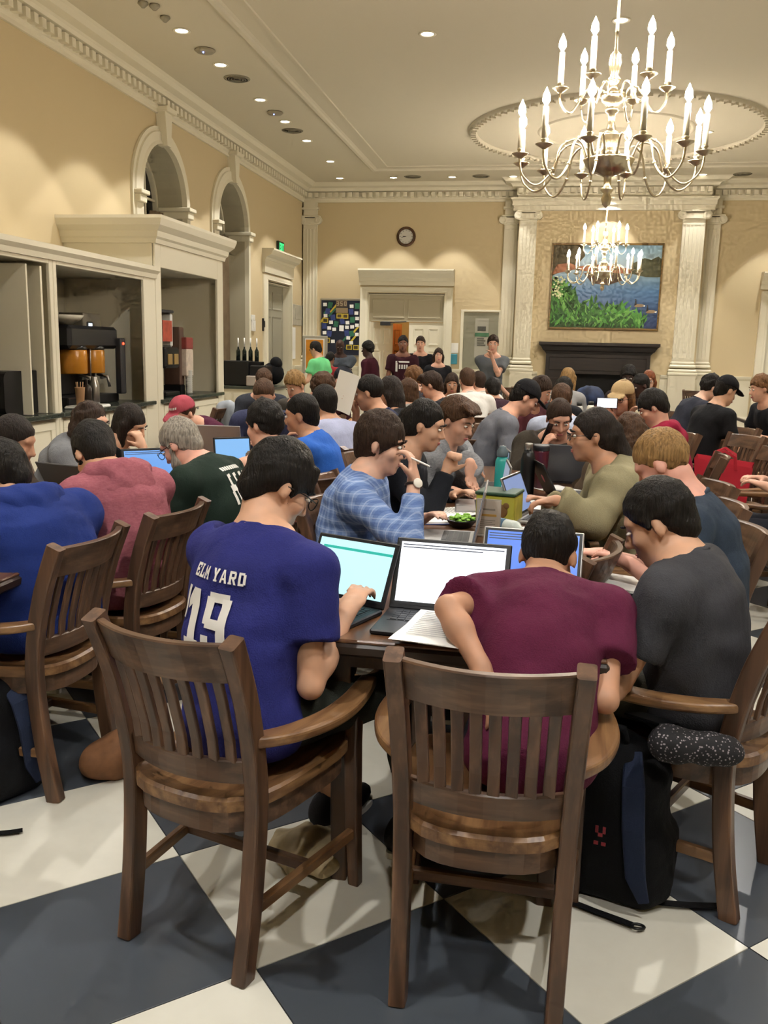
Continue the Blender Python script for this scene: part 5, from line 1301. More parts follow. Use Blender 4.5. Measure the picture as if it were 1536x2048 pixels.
    if sleeve == 'none':
        for i in (0, 1):
            f.cut(SH[i] + (sh0 - SH[i]) * .28, unit(SH[i] - sh0), (SH[i], .16))
    if not stand: f.cut(V3(0, 0, seat + .012), V3(0, 0, -1))
    V, Q = f.mesh(); so = mesh_obj('shirt', V, Q, shirt_mat or clothm(col), E)
    if sleeve in ('short', 'long'):      # knitted neck band
        ce = p2 + nd * .008 * b; nr = unit(nd + FwS * .32); x_, y_, _d = frame(nd, Rt); rr_ = (.066 * (.88 if female else 1)) * b + .003
        rr_ += .004; ring = []
        for a in np.linspace(0, 2 * PI, 33)[:-1]:
            ed = x_ * math.cos(a) + y_ * math.sin(a); ring.append(ce + ed * rr_ - nd * (ed @ nr) / (nd @ nr) * rr_)
        t = MB(); t.tube(ring, .0085, 6, closed=True, up=nd); t.build('neck_band', shirt_mat or clothm(col), so, origin=WORLD[E])
    if hood:      # gathered hood lying on the shoulders
        f = Field(p2 - .32, p2 + .32, max(rs, .01)); bk = unit(-FwS * .8 + Up * .25)
        for a in np.linspace(-2.0, 2.0, 13):
            q = p2 + (RtS * math.sin(a) * .105 + FwS * (math.cos(a) * -.075 + .015)) * b + Up * (.018 + .02 * math.cos(a) - .028 * (abs(a) > 1.4))
            f.ell(q, np.array((.05, .045, .042)) * b * (1.15 if sleeve == 'thick' else 1), None, .03)
        f.ell(p2 - FwS * (.10 if sleeve != 'thick' else .125) * b - Up * .055 * b, np.array((.12, .05, .09)) * b, np.stack([RtS, FwS, Up], 1), .04)
        f.wrinkle(.008, 60, 21); f.cone(p2 - dirn(t2) * .02, nk, .062 * b, .062 * b, 0, sub=True)
        V, Q = f.mesh(); mesh_obj('hood', V, Q, shirt_mat or clothm(hood), E)
    # ---- hair
    hm = HAIRS[hair[1]]; st = hair[0]; hr = min(max(res * .8, .0062), .0088)
    if st != 'bald':
        f = Field(hp - .20 - (V3(.0, .0, .22) if st in ('long', 'pony', 'curlylong', 'bob') else 0), hp + .20, hr)
        fr = {'fringe': .040, 'mop': .030, 'short': .070, 'crop': .075, 'quiff': .070, 'curly': .062, 'long': .066, 'pony': .076, 'bun': .078, 'curlylong': .062, 'bob': .046, 'afro': .06, 'bowl': .052}.get(st, .066)
        gx = {'crop': .010, 'short': .013, 'fringe': .017, 'mop': .022, 'quiff': .018, 'curly': .024, 'afro': .032, 'bowl': .020}.get(st, .014)
        A_, B_ = V3(0, .088, fr), (V3(0, -.004, -.014) if st in ('short', 'crop', 'quiff', 'fringe', 'curly', 'afro') else V3(0, .004, -.036))
        dv = unit(B_ - A_); n1 = V3(0, -dv[2], dv[1]); n1 = n1 if n1[1] > 0 else -n1
        nape = {'crop': -.05, 'short': -.068, 'fringe': -.072, 'mop': -.085, 'bowl': -.06}.get(st, -.08)
        cuts = [(H(*B_), HR @ n1), (H(0, -.03, nape), HR @ unit(V3(0, .35, -1)))]
        f.ell(H(0, -.016, .034), (np.array([.074, .094, .087]) + gx * np.array([.45, .5, 1.0])) * hs, HR, 0, cut=cuts)
        if st in ('short', 'fringe', 'mop', 'quiff', 'bowl'):
            f.ell(H(0, -.050, -.03), (np.array([.044, .054, .052]) + gx * .3) * hs, HR, .02, cut=[cuts[1]])
        if st in ('fringe', 'mop', 'bowl'):
            for sx in np.linspace(-.045, .045, 6): f.cone(H(sx, .056, .088), H(sx * 1.1 + .006, .082 - abs(sx) * .3, fr - .006), .010, .006, .015)
        if st == 'quiff':
            for sx in np.linspace(-.045, .045, 5): f.cone(H(sx, .045, .105), H(sx + .015, .10, .092), .02, .012, .02)
        for sx in (-1, 1):
            if st in ('short', 'fringe', 'mop', 'quiff', 'curly'): f.cone(H(sx * .073, .012, .01), H(sx * .072, .012, -.03), .010, .006, .012)
        dn = unit(-Up * 1.0 - FwS * .18)
        if st in ('long', 'curlylong'):
            f.ell(H(0, -.055, -.02), np.array([.078, .06, .085]) * hs, HR, .03, cut=[cuts[0]])
            ln = hair[2] if len(hair) > 2 else .32; p = H(0, -.075, -.06); q = p + dn * ln * .5; r_ = q + unit(-Up - FwS * .02) * ln * .5
            wv = .092 if st == 'curlylong' else .072
            f.slab(p, q, RtS, (wv, .045), (wv * 1.1, .045), .04); f.slab(q, r_, RtS, (wv * 1.1, .045), (wv * .6, .025), .04)
            for sx in (-1, 1): f.cone(H(sx * .075, -.02, -.02), H(sx * .07, -.03, -.10) + dn * .08, .026, .022, .03)
        if st == 'bob':
            for sx in (-1, 1): f.cone(H(sx * .072, .0, .02), H(sx * .072, .012, -.12), .028, .024, .02)
            f.ell(H(0, -.055, -.05), np.array([.075, .05, .09]) * hs, HR, .03)
        if st == 'pony':
            p = H(0, -.105, .02); f.ell(p, np.array([.03, .03, .03]), None, .02); ln = hair[2] if len(hair) > 2 else .25
            q = p + unit(dn - FwS * .25) * ln * .45; f.cone(p, q, .034, .040, .02); f.cone(q, q + dn * ln * .55, .040, .014, .02)
            f.ell(H(0, -.06, -.02), np.array([.068, .05, .06]) * hs, HR, .03, cut=[cuts[0], cuts[1]])
        if st == 'bun':
            f.ell(H(0, -.11, .05), np.array([.042, .036, .042]) * hs, HR, .02); f.ell(H(0, -.06, -.02), np.array([.068, .05, .06]) * hs, HR, .03, cut=[cuts[0], cuts[1]])
        if st not in ('long', 'curlylong', 'bob', 'afro'):
            for sx in (-1, 1): f.ell(H(sx * .085, -.004, -.016), np.array([.030, .024, .037]) * hs, HR, .01, sub=True)
        if st in ('curly', 'afro', 'curlylong'): f.wrinkle(.009, 120, 9 + int(head[0]), 4); f.wrinkle(.005, 260, 10 + int(head[0]), 4)
        else: f.wrinkle(.0045, 70, 9 + int(head[0]), 4); f.wrinkle(.003, 190, 4 + int(head[0]), 4)
        V, Q = f.mesh()
        if len(Q): mesh_obj('hair', V, Q, hm, E)
    if beard:
        f = Field(hp - .17, hp + .13, hr)
        f.ell(H(0, .040, -.075), np.array([.060, .058, .060]) * hs, HR, .01, cut=[(H(0, .05, -.045), HR @ unit(V3(0, .75, .9)))]); f.ell(H(0, .082, -.105), np.array([.032, .028, .038]) * hs, HR, .02)
        for sx in (-1, 1): f.cone(H(sx * .066, .012, -.01), H(sx * .056, .045, -.07), .012, .016, .02)
        f.wrinkle(.004, 130, 2); V, Q = f.mesh(); mesh_obj('beard', V, Q, HAIRS[beard], E)
    if cap:
        f = Field(hp - .24, hp + .24, max(hr, .007)); cc, back_ = cap[0], (cap[1] if len(cap) > 1 else False)
        f.ell(H(0, -.012, .045), np.array([.084, .104, .092]) * hs, HR, 0, cut=[(H(0, 0, .038), HR @ V3(0, .12, -1))])
        f.ell(H(0, .105 if not back_ else -.115, .040), np.array([.066, .075, .010]) * hs, HR @ rot_axis((1, 0, 0), -.22 if not back_ else .25), .006)
        f.ell(H(0, -.012, .137), np.array([.008, .008, .006]) * hs, HR, .004)
        f.wrinkle(.0025, 60, 4); V, Q = f.mesh(); mesh_obj('cap', V, Q, clothm(cc), E)
    # ---- face details
    if feat is None: feat = True
    if feat:
        for sx in (-1, 1):
            t = MB()
            t.ball(H(sx * .031, .0835, .009), np.array([.0125, .0085, .0075 if pt < .25 else .005]) * hs, 6, 0, HR)
            t.ball(H(sx * .031, .0895, .0085), np.array([.0058, .0042, .0058 if pt < .25 else .004]) * hs, 5, 1, HR)
            t.build('eye', [M_EYEW, M_EYED], E)
        for sx in (-1, 1):
            t = MB(); t.tube([H(sx * .013, .093, .028), H(sx * .030, .094, .034), H(sx * .048, .082, .030)], [.0036, .0042, .002], 6); t.build('eyebrow', hm, E)
        t = MB(); t.ball(H(0, .0935, -.058), np.array([.021, .007, .0042]) * hs, 6, 0, HR); t.ball(H(0, .0925, -.0655), np.array([.018, .007, .0048]) * hs, 6, 0, HR)
        t.build('lips', M_LIPD if skin_ in ('brown', 'dark') else M_LIP, E)
    if glasses:
        t = MB()
        for sx in (-1, 1):
            t.tube([H(sx * .033 + .023 * math.cos(a), .108 - .004 * math.cos(a) ** 2, .008 + .018 * math.sin(a)) for a in np.linspace(0, 2 * PI, 17)[:-1]], .0019, 5, closed=True)
            t.tube([H(sx * .056, .104, .012), H(sx * .078, .05, .012), H(sx * .080, -.01, .006)], .0017, 5)
        t.tube([H(-.010, .109, .012), H(0, .112, .014), H(.010, .109, .012)], .0018, 5); t.build('glasses', M_GLASSES, E)
    return dict(E=E, shirt=so, SH=SH, EL=EL, WR=WR, p2=p2, p1=p1, pel=pel, H=H, HR=HR, Fw=Fw, Rt=Rt, base=base, hp=hp, k=k1)
# ------------------------------------------------------------------ the people, placed by where their heads are
NEAR, MID, FAR = .0085, .0105, .0155
def plaid(name, base, line, dark):
    m, nt, b = _nodes(name); v = coords(nt); sx = nt.nodes.new('ShaderNodeSeparateXYZ'); nt.links.new(v, sx.inputs[0])
    def stripes(out, f, w, ph=0):
        a = nt.nodes.new('ShaderNodeMath'); a.operation = 'MULTIPLY_ADD'; a.inputs[1].default_value = f; a.inputs[2].default_value = ph; nt.links.new(out, a.inputs[0])
        q = nt.nodes.new('ShaderNodeMath'); q.operation = 'FRACT'; nt.links.new(a.outputs[0], q.inputs[0])
        l = nt.nodes.new('ShaderNodeMath'); l.operation = 'LESS_THAN'; l.inputs[1].default_value = w; nt.links.new(q.outputs[0], l.inputs[0]); return l.outputs[0]
    su = nt.nodes.new('ShaderNodeMath'); su.operation = 'MULTIPLY_ADD'; su.inputs[1].default_value = .8; nt.links.new(sx.outputs[1], su.inputs[0]); nt.links.new(sx.outputs[0], su.inputs[2])
    h1, h2 = stripes(sx.outputs[2], 24, .42), stripes(sx.outputs[2], 24, .10, .3); w1, w2 = stripes(su.outputs[0], 24, .42), stripes(su.outputs[0], 24, .10, .3)
    c = mix(nt, mix_f(nt, h1, .42), lin(base), lin(dark)); c = mix(nt, mix_f(nt, w1, .42), c, lin(dark)); c = mix(nt, mix_f(nt, h2, .45), c, lin(line)); c = mix(nt, mix_f(nt, w2, .45), c, lin(line))
    nt.links.new(c, b.inputs['Base Color']); b.inputs['Roughness'].default_value = .85; b.inputs['Specular IOR Level'].default_value = .2
    bump(nt, b, noise(nt, v, 18, 3), .4, .02); return m
def mix_f(nt, s, k):
    a = nt.nodes.new('ShaderNodeMath'); a.operation = 'MULTIPLY'; a.inputs[1].default_value = k; nt.links.new(s, a.inputs[0]); return a.outputs[0]
def heather(name, col, col2):
    m, nt, b = _nodes(name); v = coords(nt, (1, 1, 3)); c = ramp(nt, noise(nt, v, 55, 4, .7), [(.35, lin(col)), (.68, lin(col2))])
    nt.links.new(c, b.inputs['Base Color']); b.inputs['Roughness'].default_value = .9; b.inputs['Specular IOR Level'].default_value = .15; bump(nt, b, noise(nt, coords(nt), 18, 3), .4, .02); return m
M_PLAID = plaid('blue_plaid_cotton', '8098C4', 'B4C2DE', '405C98')
M_PINK = heather('pink_heather_cotton', '8C4E58', '9C5E66')
M_GREYH = heather('grey_heather_fleece', '75767A', '96979A')

# foreground
P1 = person('person seen from behind in a purple-blue shirt lettered ELM YARD 19, typing', (556, 972, 2.32), 30, (8, 26, 32), (20, 34, 0), [(-.12, .44, .77), (694, 1222, .79, 'z')], ('282B6A', 'short'), '2A2C26', '26262A', 'asian', ('fringe', 'black'), res=NEAR, glasses=True, legskin=True, legs=((.10, .40, .12), (.15, .47, .10)), poles=(None, (-.5, .25, -.9)), hands=(None, dict(curl=34)), seat=.46, side=-9)
P2 = person('person in a maroon T-shirt hunched over the table with their back to the camera', (1096, 1112, 2.50), 3, (30, 58, 62), (6, 38, 0), [(962, 1335, 2.06, 'px'), (1165, 1340, 2.30, 'px')], ('571C37', 'short'), '1E2026', '1C1C1E', 'tan', ('crop', 'black'), res=NEAR, elbows=((896, 1216, 2.16), (1210, 1400, 2.12)), wide=.9, feat=False, seat=.46)
P3 = person('person in a charcoal T-shirt sitting sideways at the right, looking down', (1318, 1046, 2.58), -66, (0, 16, 36), (-10, 30, 0), [(1246, 1290, 2.58, 'px'), (.08, .30, .72)], ('3C3C40', 'short'), '55554C', '1C1C1E', 'asian', ('short', 'black'), res=NEAR, elbows=((1234, 1376, 2.34), None), hands=(dict(curl=70, dir=(-.3, .3, .9), n=(-.5, .8, 0)), None), wide=1.05, seat=.46)
P4 = person('blond person in a slate-blue T-shirt bending towards a notebook', (1326, 930, 3.22), -76, (3, 20, 38), (8, 40, 0), [(1262, 1130, 3.0, 'px'), (.12, .40, .74)], ('2F3A48', 'short'), '2A3446', '1C1C1E', 'rosy', ('crop', 'sand'), res=NEAR, poles=((-.6, -.5, -.7), None), hands=(dict(curl=20), None), feat=False)
P5 = person('person in a blue plaid shirt with a hand at the mouth, watch on the wrist', (762, 888, 3.50), 88, (4, 16, 24), (4, 12, 0), [(-.10, .30, .79), (828, 962, 3.34, 'px')], ('8FA4CC', 'rolled'), '6E7480', '1C1C1E', 'pale', ('mop', 'darkbrown'), res=NEAR, shirt_mat=M_PLAID, poles=(None, (.35, .6, -1.0)), hands=(None, dict(dir=(-.12, .05, .95), n=(-.9, .1, 0), curl=48)), collar=.02)
P6 = person('woman in a black top with tied-back hair and a raised fist', (850, 852, 4.20), 92, (10, 22, 32), (4, 16, 0), [(-.10, .36, .79), (893, 942, 4.05, 'px')], ('17191F', 'long'), '22242C', '1C1C1E', 'asian', ('pony', 'black', .12), res=MID, female=True, poles=(None, (-.2, .5, -1)), hands=(None, dict(dir=(.35, 0, .9), n=(.3, -.9, 0), curl=85)), bare=True)
P7 = person('person in a grey hooded sweatshirt reading, one hand on a spiral notebook', (913, 842, 4.72), 112, (10, 20, 30), (6, 22, 0), [(940, 925, 4.45, 'px'), (905, 982, .79, 'z')], ('85868A', 'thick'), '2C3340', '1C1C1E', 'fair', ('quiff', 'brown'), res=MID, shirt_mat=M_GREYH, hood='85868A', hands=(dict(dir=(.1, -.2, -1), n=(.6, -.6, 0), curl=22), dict(dir=(1, -.2, -.1), curl=10)), poles=((.2, -.3, -1), None))
P8 = person('person in a brown jacket facing the camera, holding a phone to the ear', (1118, 838, 5.80), 176, (12, 22, 28), (-6, 26, 0), [(-.12, .38, .79), (1083, 905, 5.62, 'px')], ('3C362E', 'thick'), '2C3038', '1C1C1E', 'fair', ('short', 'darkbrown'), res=MID, hands=(None, dict(dir=(.35, .1, .9), n=(.8, .4, 0), curl=30)), poles=(None, (.2, .6, -1)))
P9 = person('woman in a khaki jacket and glasses with long dark hair, leaning over the table', (1184, 872, 4.02), -92, (14, 26, 30), (-4, 6, 0), [(1112, 1000, 3.72, 'px'), (.14, .42, .80)], ('8C8466', 'thick'), '767A68', '1C1C1E', 'tan', ('pony', 'soft', .40), res=MID, female=True, glasses=True, elbows=((1186, 1046, 3.74), None), hands=(dict(dir=(-1, .1, -.2), curl=35), None), collar=.01)
# left table
P11 = person('person in a royal-blue hoodie hunched at the left edge', (8, 952, 2.80), -66, (2, 26, 44), (-8, 34, 0), None, ('1D2F6E', 'thick'), '22242C', '1C1C1E', 'asian', ('short', 'black'), res=NEAR, hood='1D2F6E', wide=1.1, feat=False)
P13 = person('person in a heathered pink hooded shirt bent far over the table', (190, 908, 3.32), -62, (-2, 22, 58), (10, 46, 0), None, ('A8626C', 'rolled'), '22242C', '1C1C1E', 'asian', ('mop', 'black'), res=NEAR, shirt_mat=M_PINK, hood='945660', feat=False)
P14 = person('grey-haired bearded man in a dark green printed T-shirt looking down', (362, 890, 3.92), -82, (8, 34, 50), (4, 36, 0), None, ('1C2A22', 'short'), '22242C', '1C1C1E', 'rosy', ('short', 'grey'), res=NEAR, beard='grey', glasses=True, wide=1.1)
P12 = person('dark-haired person at the left edge half hidden by the blue hoodie', (28, 884, 3.85), 80, (10, 24, 30), (0, 20, 0), None, ('4A4038', 'long'), '22242C', '1C1C1E', 'tan', ('short', 'soft'), res=MID, feat=False)
P15 = person('woman with long curly brown hair in a grey sweater, in profile', (182, 850, 4.45), 84, (16, 26, 28), (14, 6, 0), None, ('6F7072', 'thick'), '22242C', '1C1C1E', 'fair', ('curlylong', 'darkbrown', .26), res=MID, female=True)
P16 = person('woman in a black top resting her cheek on her hand', (260, 850, 4.85), 84, (20, 34, 40), (10, 24, -8), [(-.12, .36, .79), (287, 895, 4.7, 'px')], ('141416', 'none'), '22242C', '1C1C1E', 'asian', ('bob', 'soft'), res=MID, female=True, hands=(None, dict(dir=(-.35, -.1, .9), n=(-.8, .2, 0), curl=60)), poles=(None, (.3, .5, -1)))
P17 = person('person in a maroon lettered baseball cap and burgundy sweater', (366, 828, 6.1), -148, (26, 44, 54), (-6, 26, 0), None, ('4A1830', 'long'), '22242C', '1C1C1E', 'fair', ('crop', 'brown'), res=MID, cap=('A84A56',))
P18 = person('person with curly black hair and a sleeveless top, seen from behind', (528, 852, 4.42), -58, (8, 18, 24), (-10, 12, 0), None, ('7A6A5C', 'none'), '22242C', '1C1C1E', 'fair', ('curly', 'black'), res=MID, feat=False)
P19 = person('person in a bright blue T-shirt in profile with a hand at the chin', (603, 832, 5.05), -88, (6, 18, 26), (0, 10, 0), [(572, 905, 4.9, 'px'), (.12, .32, .79)], ('2A5CB0', 'short'), '22242C', '1C1C1E', 'tan', ('short', 'black'), res=MID, hands=(dict(dir=(.1, 0, .95), n=(.9, .1, 0), curl=45), None), poles=((.2, -.4, -1), None))
P20 = person('person in a pale lavender shirt behind the blue T-shirt', (648, 808, 5.85), -52, (8, 20, 26), (0, 14, 0), None, ('A6ACC8', 'short'), '4A5058', '1C1C1E', 'tan', ('short', 'black'), res=MID, feat=False)
P21 = person('person with cropped light-brown hair facing the camera behind the curly-haired student', (528, 792, 6.30), 168, (10, 20, 30), (0, 30, 0), None, ('3A3E58', 'long'), '22242C', '1C1C1E', 'fair', ('crop', 'brown'), res=FAR)
P22 = person('person with curly light-brown hair farther behind the cropped hair', (590, 772, 7.6), -160, (10, 20, 28), (0, 24, 0), None, ('4A4640', 'long'), '22242C', '1C1C1E', 'fair', ('curly', 'sand'), res=FAR)
P22b = person('person whose brown hair shows just left of the curly light-brown hair', (528, 764, 8.2), 150, (10, 20, 28), (0, 24, 0), None, ('33363E', 'long'), '22242C', '1C1C1E', 'fair', ('short', 'brown'), res=FAR)
P23 = person('brown-haired person with a yellow collar writing, facing right', (645, 778, 7.15), 98, (16, 30, 40), (0, 26, 0), None, ('2A2A30', 'long'), '22242C', '1C1C1E', 'fair', ('curly', 'brown'), res=FAR)
P23b = person('person in a dark cap bending low behind the sheet of paper', (685, 762, 8.3), 120, (18, 34, 44), (0, 34, 0), None, ('3A1A22', 'long'), '22242C', '1C1C1E', 'fair', ('crop', 'black'), res=FAR, cap=('1B1D24',))
P24 = person('person in a navy T-shirt holding up a sheet of paper and a pencil', (738, 786, 6.15), -84, (10, 22, 30), (-4, 14, 0), [(668, 862, .80, 'z'), (712, 818, 6.2, 'px')], ('1E2444', 'short'), '22242C', '1C1C1E', 'tan', ('crop', 'black'), res=MID, hands=(dict(curl=45), dict(dir=(-.6, 0, .6), n=(0, -1, 0), curl=40)), wide=1.05)
P25 = person('woman with a long dark ponytail in a black top, facing left', (778, 785, 6.75), -80, (8, 18, 24), (0, 8, 0), None, ('1E1F24', 'short'), '22242C', '1C1C1E', 'tan', ('long', 'soft', .36), res=FAR, female=True)
P26 = person('woman with shoulder-length brown hair and a bare shoulder', (815, 786, 7.7), -48, (8, 18, 24), (-12, 8, 0), None, ('8E8A86', 'none'), '22242C', '1C1C1E', 'fair', ('bob', 'brown'), res=FAR, female=True, feat=False)
P27 = person('person with tousled light-brown hair farther back, left of the black jacket', (826, 758, 9.4), -70, (8, 18, 24), (0, 10, 0), None, ('2A2A30', 'long'), '22242C', '1C1C1E', 'fair', ('curly', 'light'), res=FAR)
P28 = person('person with swept-up dark hair and a black jacket, facing left', (862, 772, 8.1), -86, (12, 24, 30), (0, 20, 0), None, ('1A1B20', 'long'), '22242C', '1C1C1E', 'fair', ('quiff', 'darkbrown'), res=FAR)
P29 = person('person leaning a cheek on a fist, facing the camera beside the white T-shirt', (904, 768, 10.0), 172, (12, 24, 30), (0, 12, 0), None, ('5A3A3E', 'long'), '22242C', '1C1C1E', 'tan', ('long', 'darkbrown', .2), res=FAR, female=True)
P30 = person('brown-haired person in a white T-shirt seen from behind', (934, 762, 9.0), -22, (14, 28, 34), (0, 16, 0), None, ('D8D4CC', 'short'), '22242C', '1C1C1E', 'fair', ('short', 'brown'), res=FAR, feat=False)
P31 = person('person in a second white T-shirt right behind the first', (957, 766, 10.1), -30, (12, 26, 32), (0, 16, 0), None, ('CFCAC0', 'short'), '22242C', '1C1C1E', 'fair', ('short', 'darkbrown'), res=FAR, feat=False)
P32 = person('person in a dark maroon sweater right of the white T-shirts', (985, 780, 9.3), -24, (12, 24, 28), (0, 18, 0), None, ('35202A', 'long'), '22242C', '1C1C1E', 'tan', ('short', 'black'), res=FAR, feat=False)
# middle and right
P33 = person('person in a grey sweater and black cap bending over a table', (1050, 796, 6.45), 78, (16, 30, 42), (0, 34, 0), None, ('6A6C74', 'long'), '3A3E46', '1C1C1E', 'fair', ('short', 'black'), res=MID, cap=('18181B',))
P34 = person('long-haired brunette with a maroon sleeve beyond the black cap', (1082, 782, 7.4), 120, (14, 28, 34), (0, 24, 0), None, ('5A2E36', 'short'), '22242C', '1C1C1E', 'fair', ('long', 'darkbrown', .2), res=FAR, female=True)
P35 = person('person in a pale blue shirt seen from behind with brown hair', (1122, 802, 6.9), -10, (10, 22, 28), (0, 18, 0), None, ('A9B2C6', 'long'), '22242C', '1C1C1E', 'fair', ('short', 'brown'), res=FAR, feat=False)
P36 = person('person with sandy hair before the fireplace', (1136, 758, 10.2), 20, (10, 20, 26), (0, 12, 0), None, ('8C8A88', 'long'), '22242C', '1C1C1E', 'fair', ('bob', 'sand'), res=FAR, female=True, feat=False)
P37 = person('person with long black hair below the sandy hair', (1128, 782, 8.2), 30, (10, 22, 26), (0, 14, 0), None, ('18191E', 'long'), '22242C', '1C1C1E', 'asian', ('long', 'black', .2), res=FAR, female=True, feat=False)
P10 = person('person with bushy brown hair behind the woman in khaki', (1258, 872, 5.05), -20, (10, 22, 28), (0, 16, 0), None, ('5A4A38', 'thick'), '22242C', '1C1C1E', 'fair', ('curlylong', 'brown', .14), res=MID, feat=False)
P38 = person('woman in a beige cap and cream-collared coat, face resting on her hands', (1243, 795, 6.7), -158, (12, 24, 28), (6, 12, 6), [(-.05, .22, 1.02), (.06, .22, 1.02)], ('4E4A3E', 'thick'), '22242C', '1C1C1E', 'fair', ('long', 'light', .2), res=MID, female=True, glasses=True, cap=('A8906A',), hood='D9CFB4')
P39 = person('person with dark frizzy hair in front of the fireplace', (1257, 756, 10.4), -170, (10, 20, 24), (0, 10, 0), None, ('2C2426', 'long'), '22242C', '1C1C1E', 'dark', ('afro', 'black'), res=FAR)
P40 = person('dark-skinned person in black beside the beige cap', (1281, 772, 10.0), -120, (10, 20, 26), (0, 20, 0), None, ('16161A', 'thick'), '22242C', '1C1C1E', 'dark', ('short', 'black'), res=FAR)
P41 = person('woman with long reddish hair and glasses near the fireplace', (1297, 762, 11.0), -175, (8, 16, 20), (0, 8, 0), None, ('7A6A62', 'long'), '22242C', '1C1C1E', 'pale', ('long', 'red', .25), res=FAR, female=True, glasses=True)
P42 = person('person in a red hooded jacket looking down, facing left', (1306, 816, 5.95), -84, (6, 14, 24), (0, 32, 0), None, ('8E1C38', 'thick'), '22242C', '1C1C1E', 'fair', ('fringe', 'black'), res=MID, hood='8E1C38', size=.92)
P43 = person('person in a dark vest bending forward left of the black cap', (1421, 776, 9.2), 72, (14, 30, 40), (0, 24, 0), None, ('2A2C36', 'long'), '22242C', '1C1C1E', 'pale', ('curly', 'black'), res=FAR)
P44 = person('man in a black cap and black T-shirt looking at a blue laptop screen', (1452, 782, 8.0), 66, (10, 22, 30), (0, 24, 0), None, ('131316', 'short'), '22242C', '1C1C1E', 'asian', ('short', 'black'), res=FAR, cap=('141416',))
P45 = person('person with brown curls and a black shirt facing left at the right edge', (1521, 778, 8.9), -104, (10, 22, 26), (0, 12, 0), None, ('18191D', 'short'), '22242C', '1C1C1E', 'fair', ('curly', 'light'), res=FAR)
P46 = person('person in a dark T-shirt whose arm reaches in at the right edge', (1612, 830, 5.3), -80, (8, 18, 24), (0, 20, 0), None, ('2E3238', 'short'), '22242C', '1C1C1E', 'fair', ('short', 'brown'), res=MID, feat=False)
# standing along the far wall
A_DN = [(-.24, .06, .80), (.24, .06, .80)]
S1 = person('person in a bright green T-shirt standing in profile before the orange poster', (631, 699, 12.2), -72, (4, 8, 26), (0, 24, 0), [(-.20, .18, .92), (.22, .05, .85)], ('6CC582', 'short'), '1E2026', '1C1C1E', 'asian', ('short', 'black'), True, FAR)
S2 = person('man in a grey polo shirt standing with arms folded by the notice board', (680, 693, 14.2), 170, (2, 4, 14), (0, 16, 0), [(.10, .24, 1.08), (-.10, .24, 1.12)], ('4C525A', 'short'), '1E2026', '1C1C1E', 'dark', ('bald', 'black'), True, FAR, wide=1.15)
S3 = person('shorter person in a red T-shirt standing before the grey polo', (661, 718, 12.9), 20, (4, 8, 20), (0, 18, 0), A_DN, ('8E2A2C', 'short'), '1E2026', '1C1C1E', 'brown', ('short', 'black'), True, FAR, feat=False)
S4 = person('person in a dark maroon sweater standing in profile by the door', (735, 699, 13.2), -80, (2, 6, 16), (0, 8, 0), A_DN, ('3E1420', 'long'), '1E2026', '1C1C1E', 'dark', ('afro', 'black'), True, FAR)
S5 = person('man in a maroon printed T-shirt standing in the doorway', (806, 688, 13.0), 172, (0, 4, 10), (0, 6, 0), A_DN, ('34141C', 'short'), '1E2026', '1C1C1E', 'brown', ('short', 'black'), True, FAR)
S6 = person('man in a plain black T-shirt standing in the doorway', (841, 688, 14.0), 176, (0, 4, 10), (0, 4, 0), [(-.16, .20, 1.0), (.10, .24, 1.02)], ('121216', 'short'), '1E2026', '1C1C1E', 'fair', ('short', 'darkbrown'), True, FAR)
S7 = person('woman with long dark hair and a black jacket standing by the doorway', (877, 711, 12.8), 168, (0, 4, 10), (0, 4, 0), A_DN, ('17171B', 'long'), '1E2026', '1C1C1E', 'fair', ('long', 'darkbrown', .26), True, FAR, female=True)
S8 = person('man in a grey T-shirt standing with a hand on his chin', (986, 688, 12.3), 172, (0, 5, 12), (6, 10, 0), [(.02, .22, 1.38), (-.26, .02, .86)], ('5C5F62', 'short'), '2E3036', '1C1C1E', 'fair', ('short', 'darkbrown'), True, FAR)
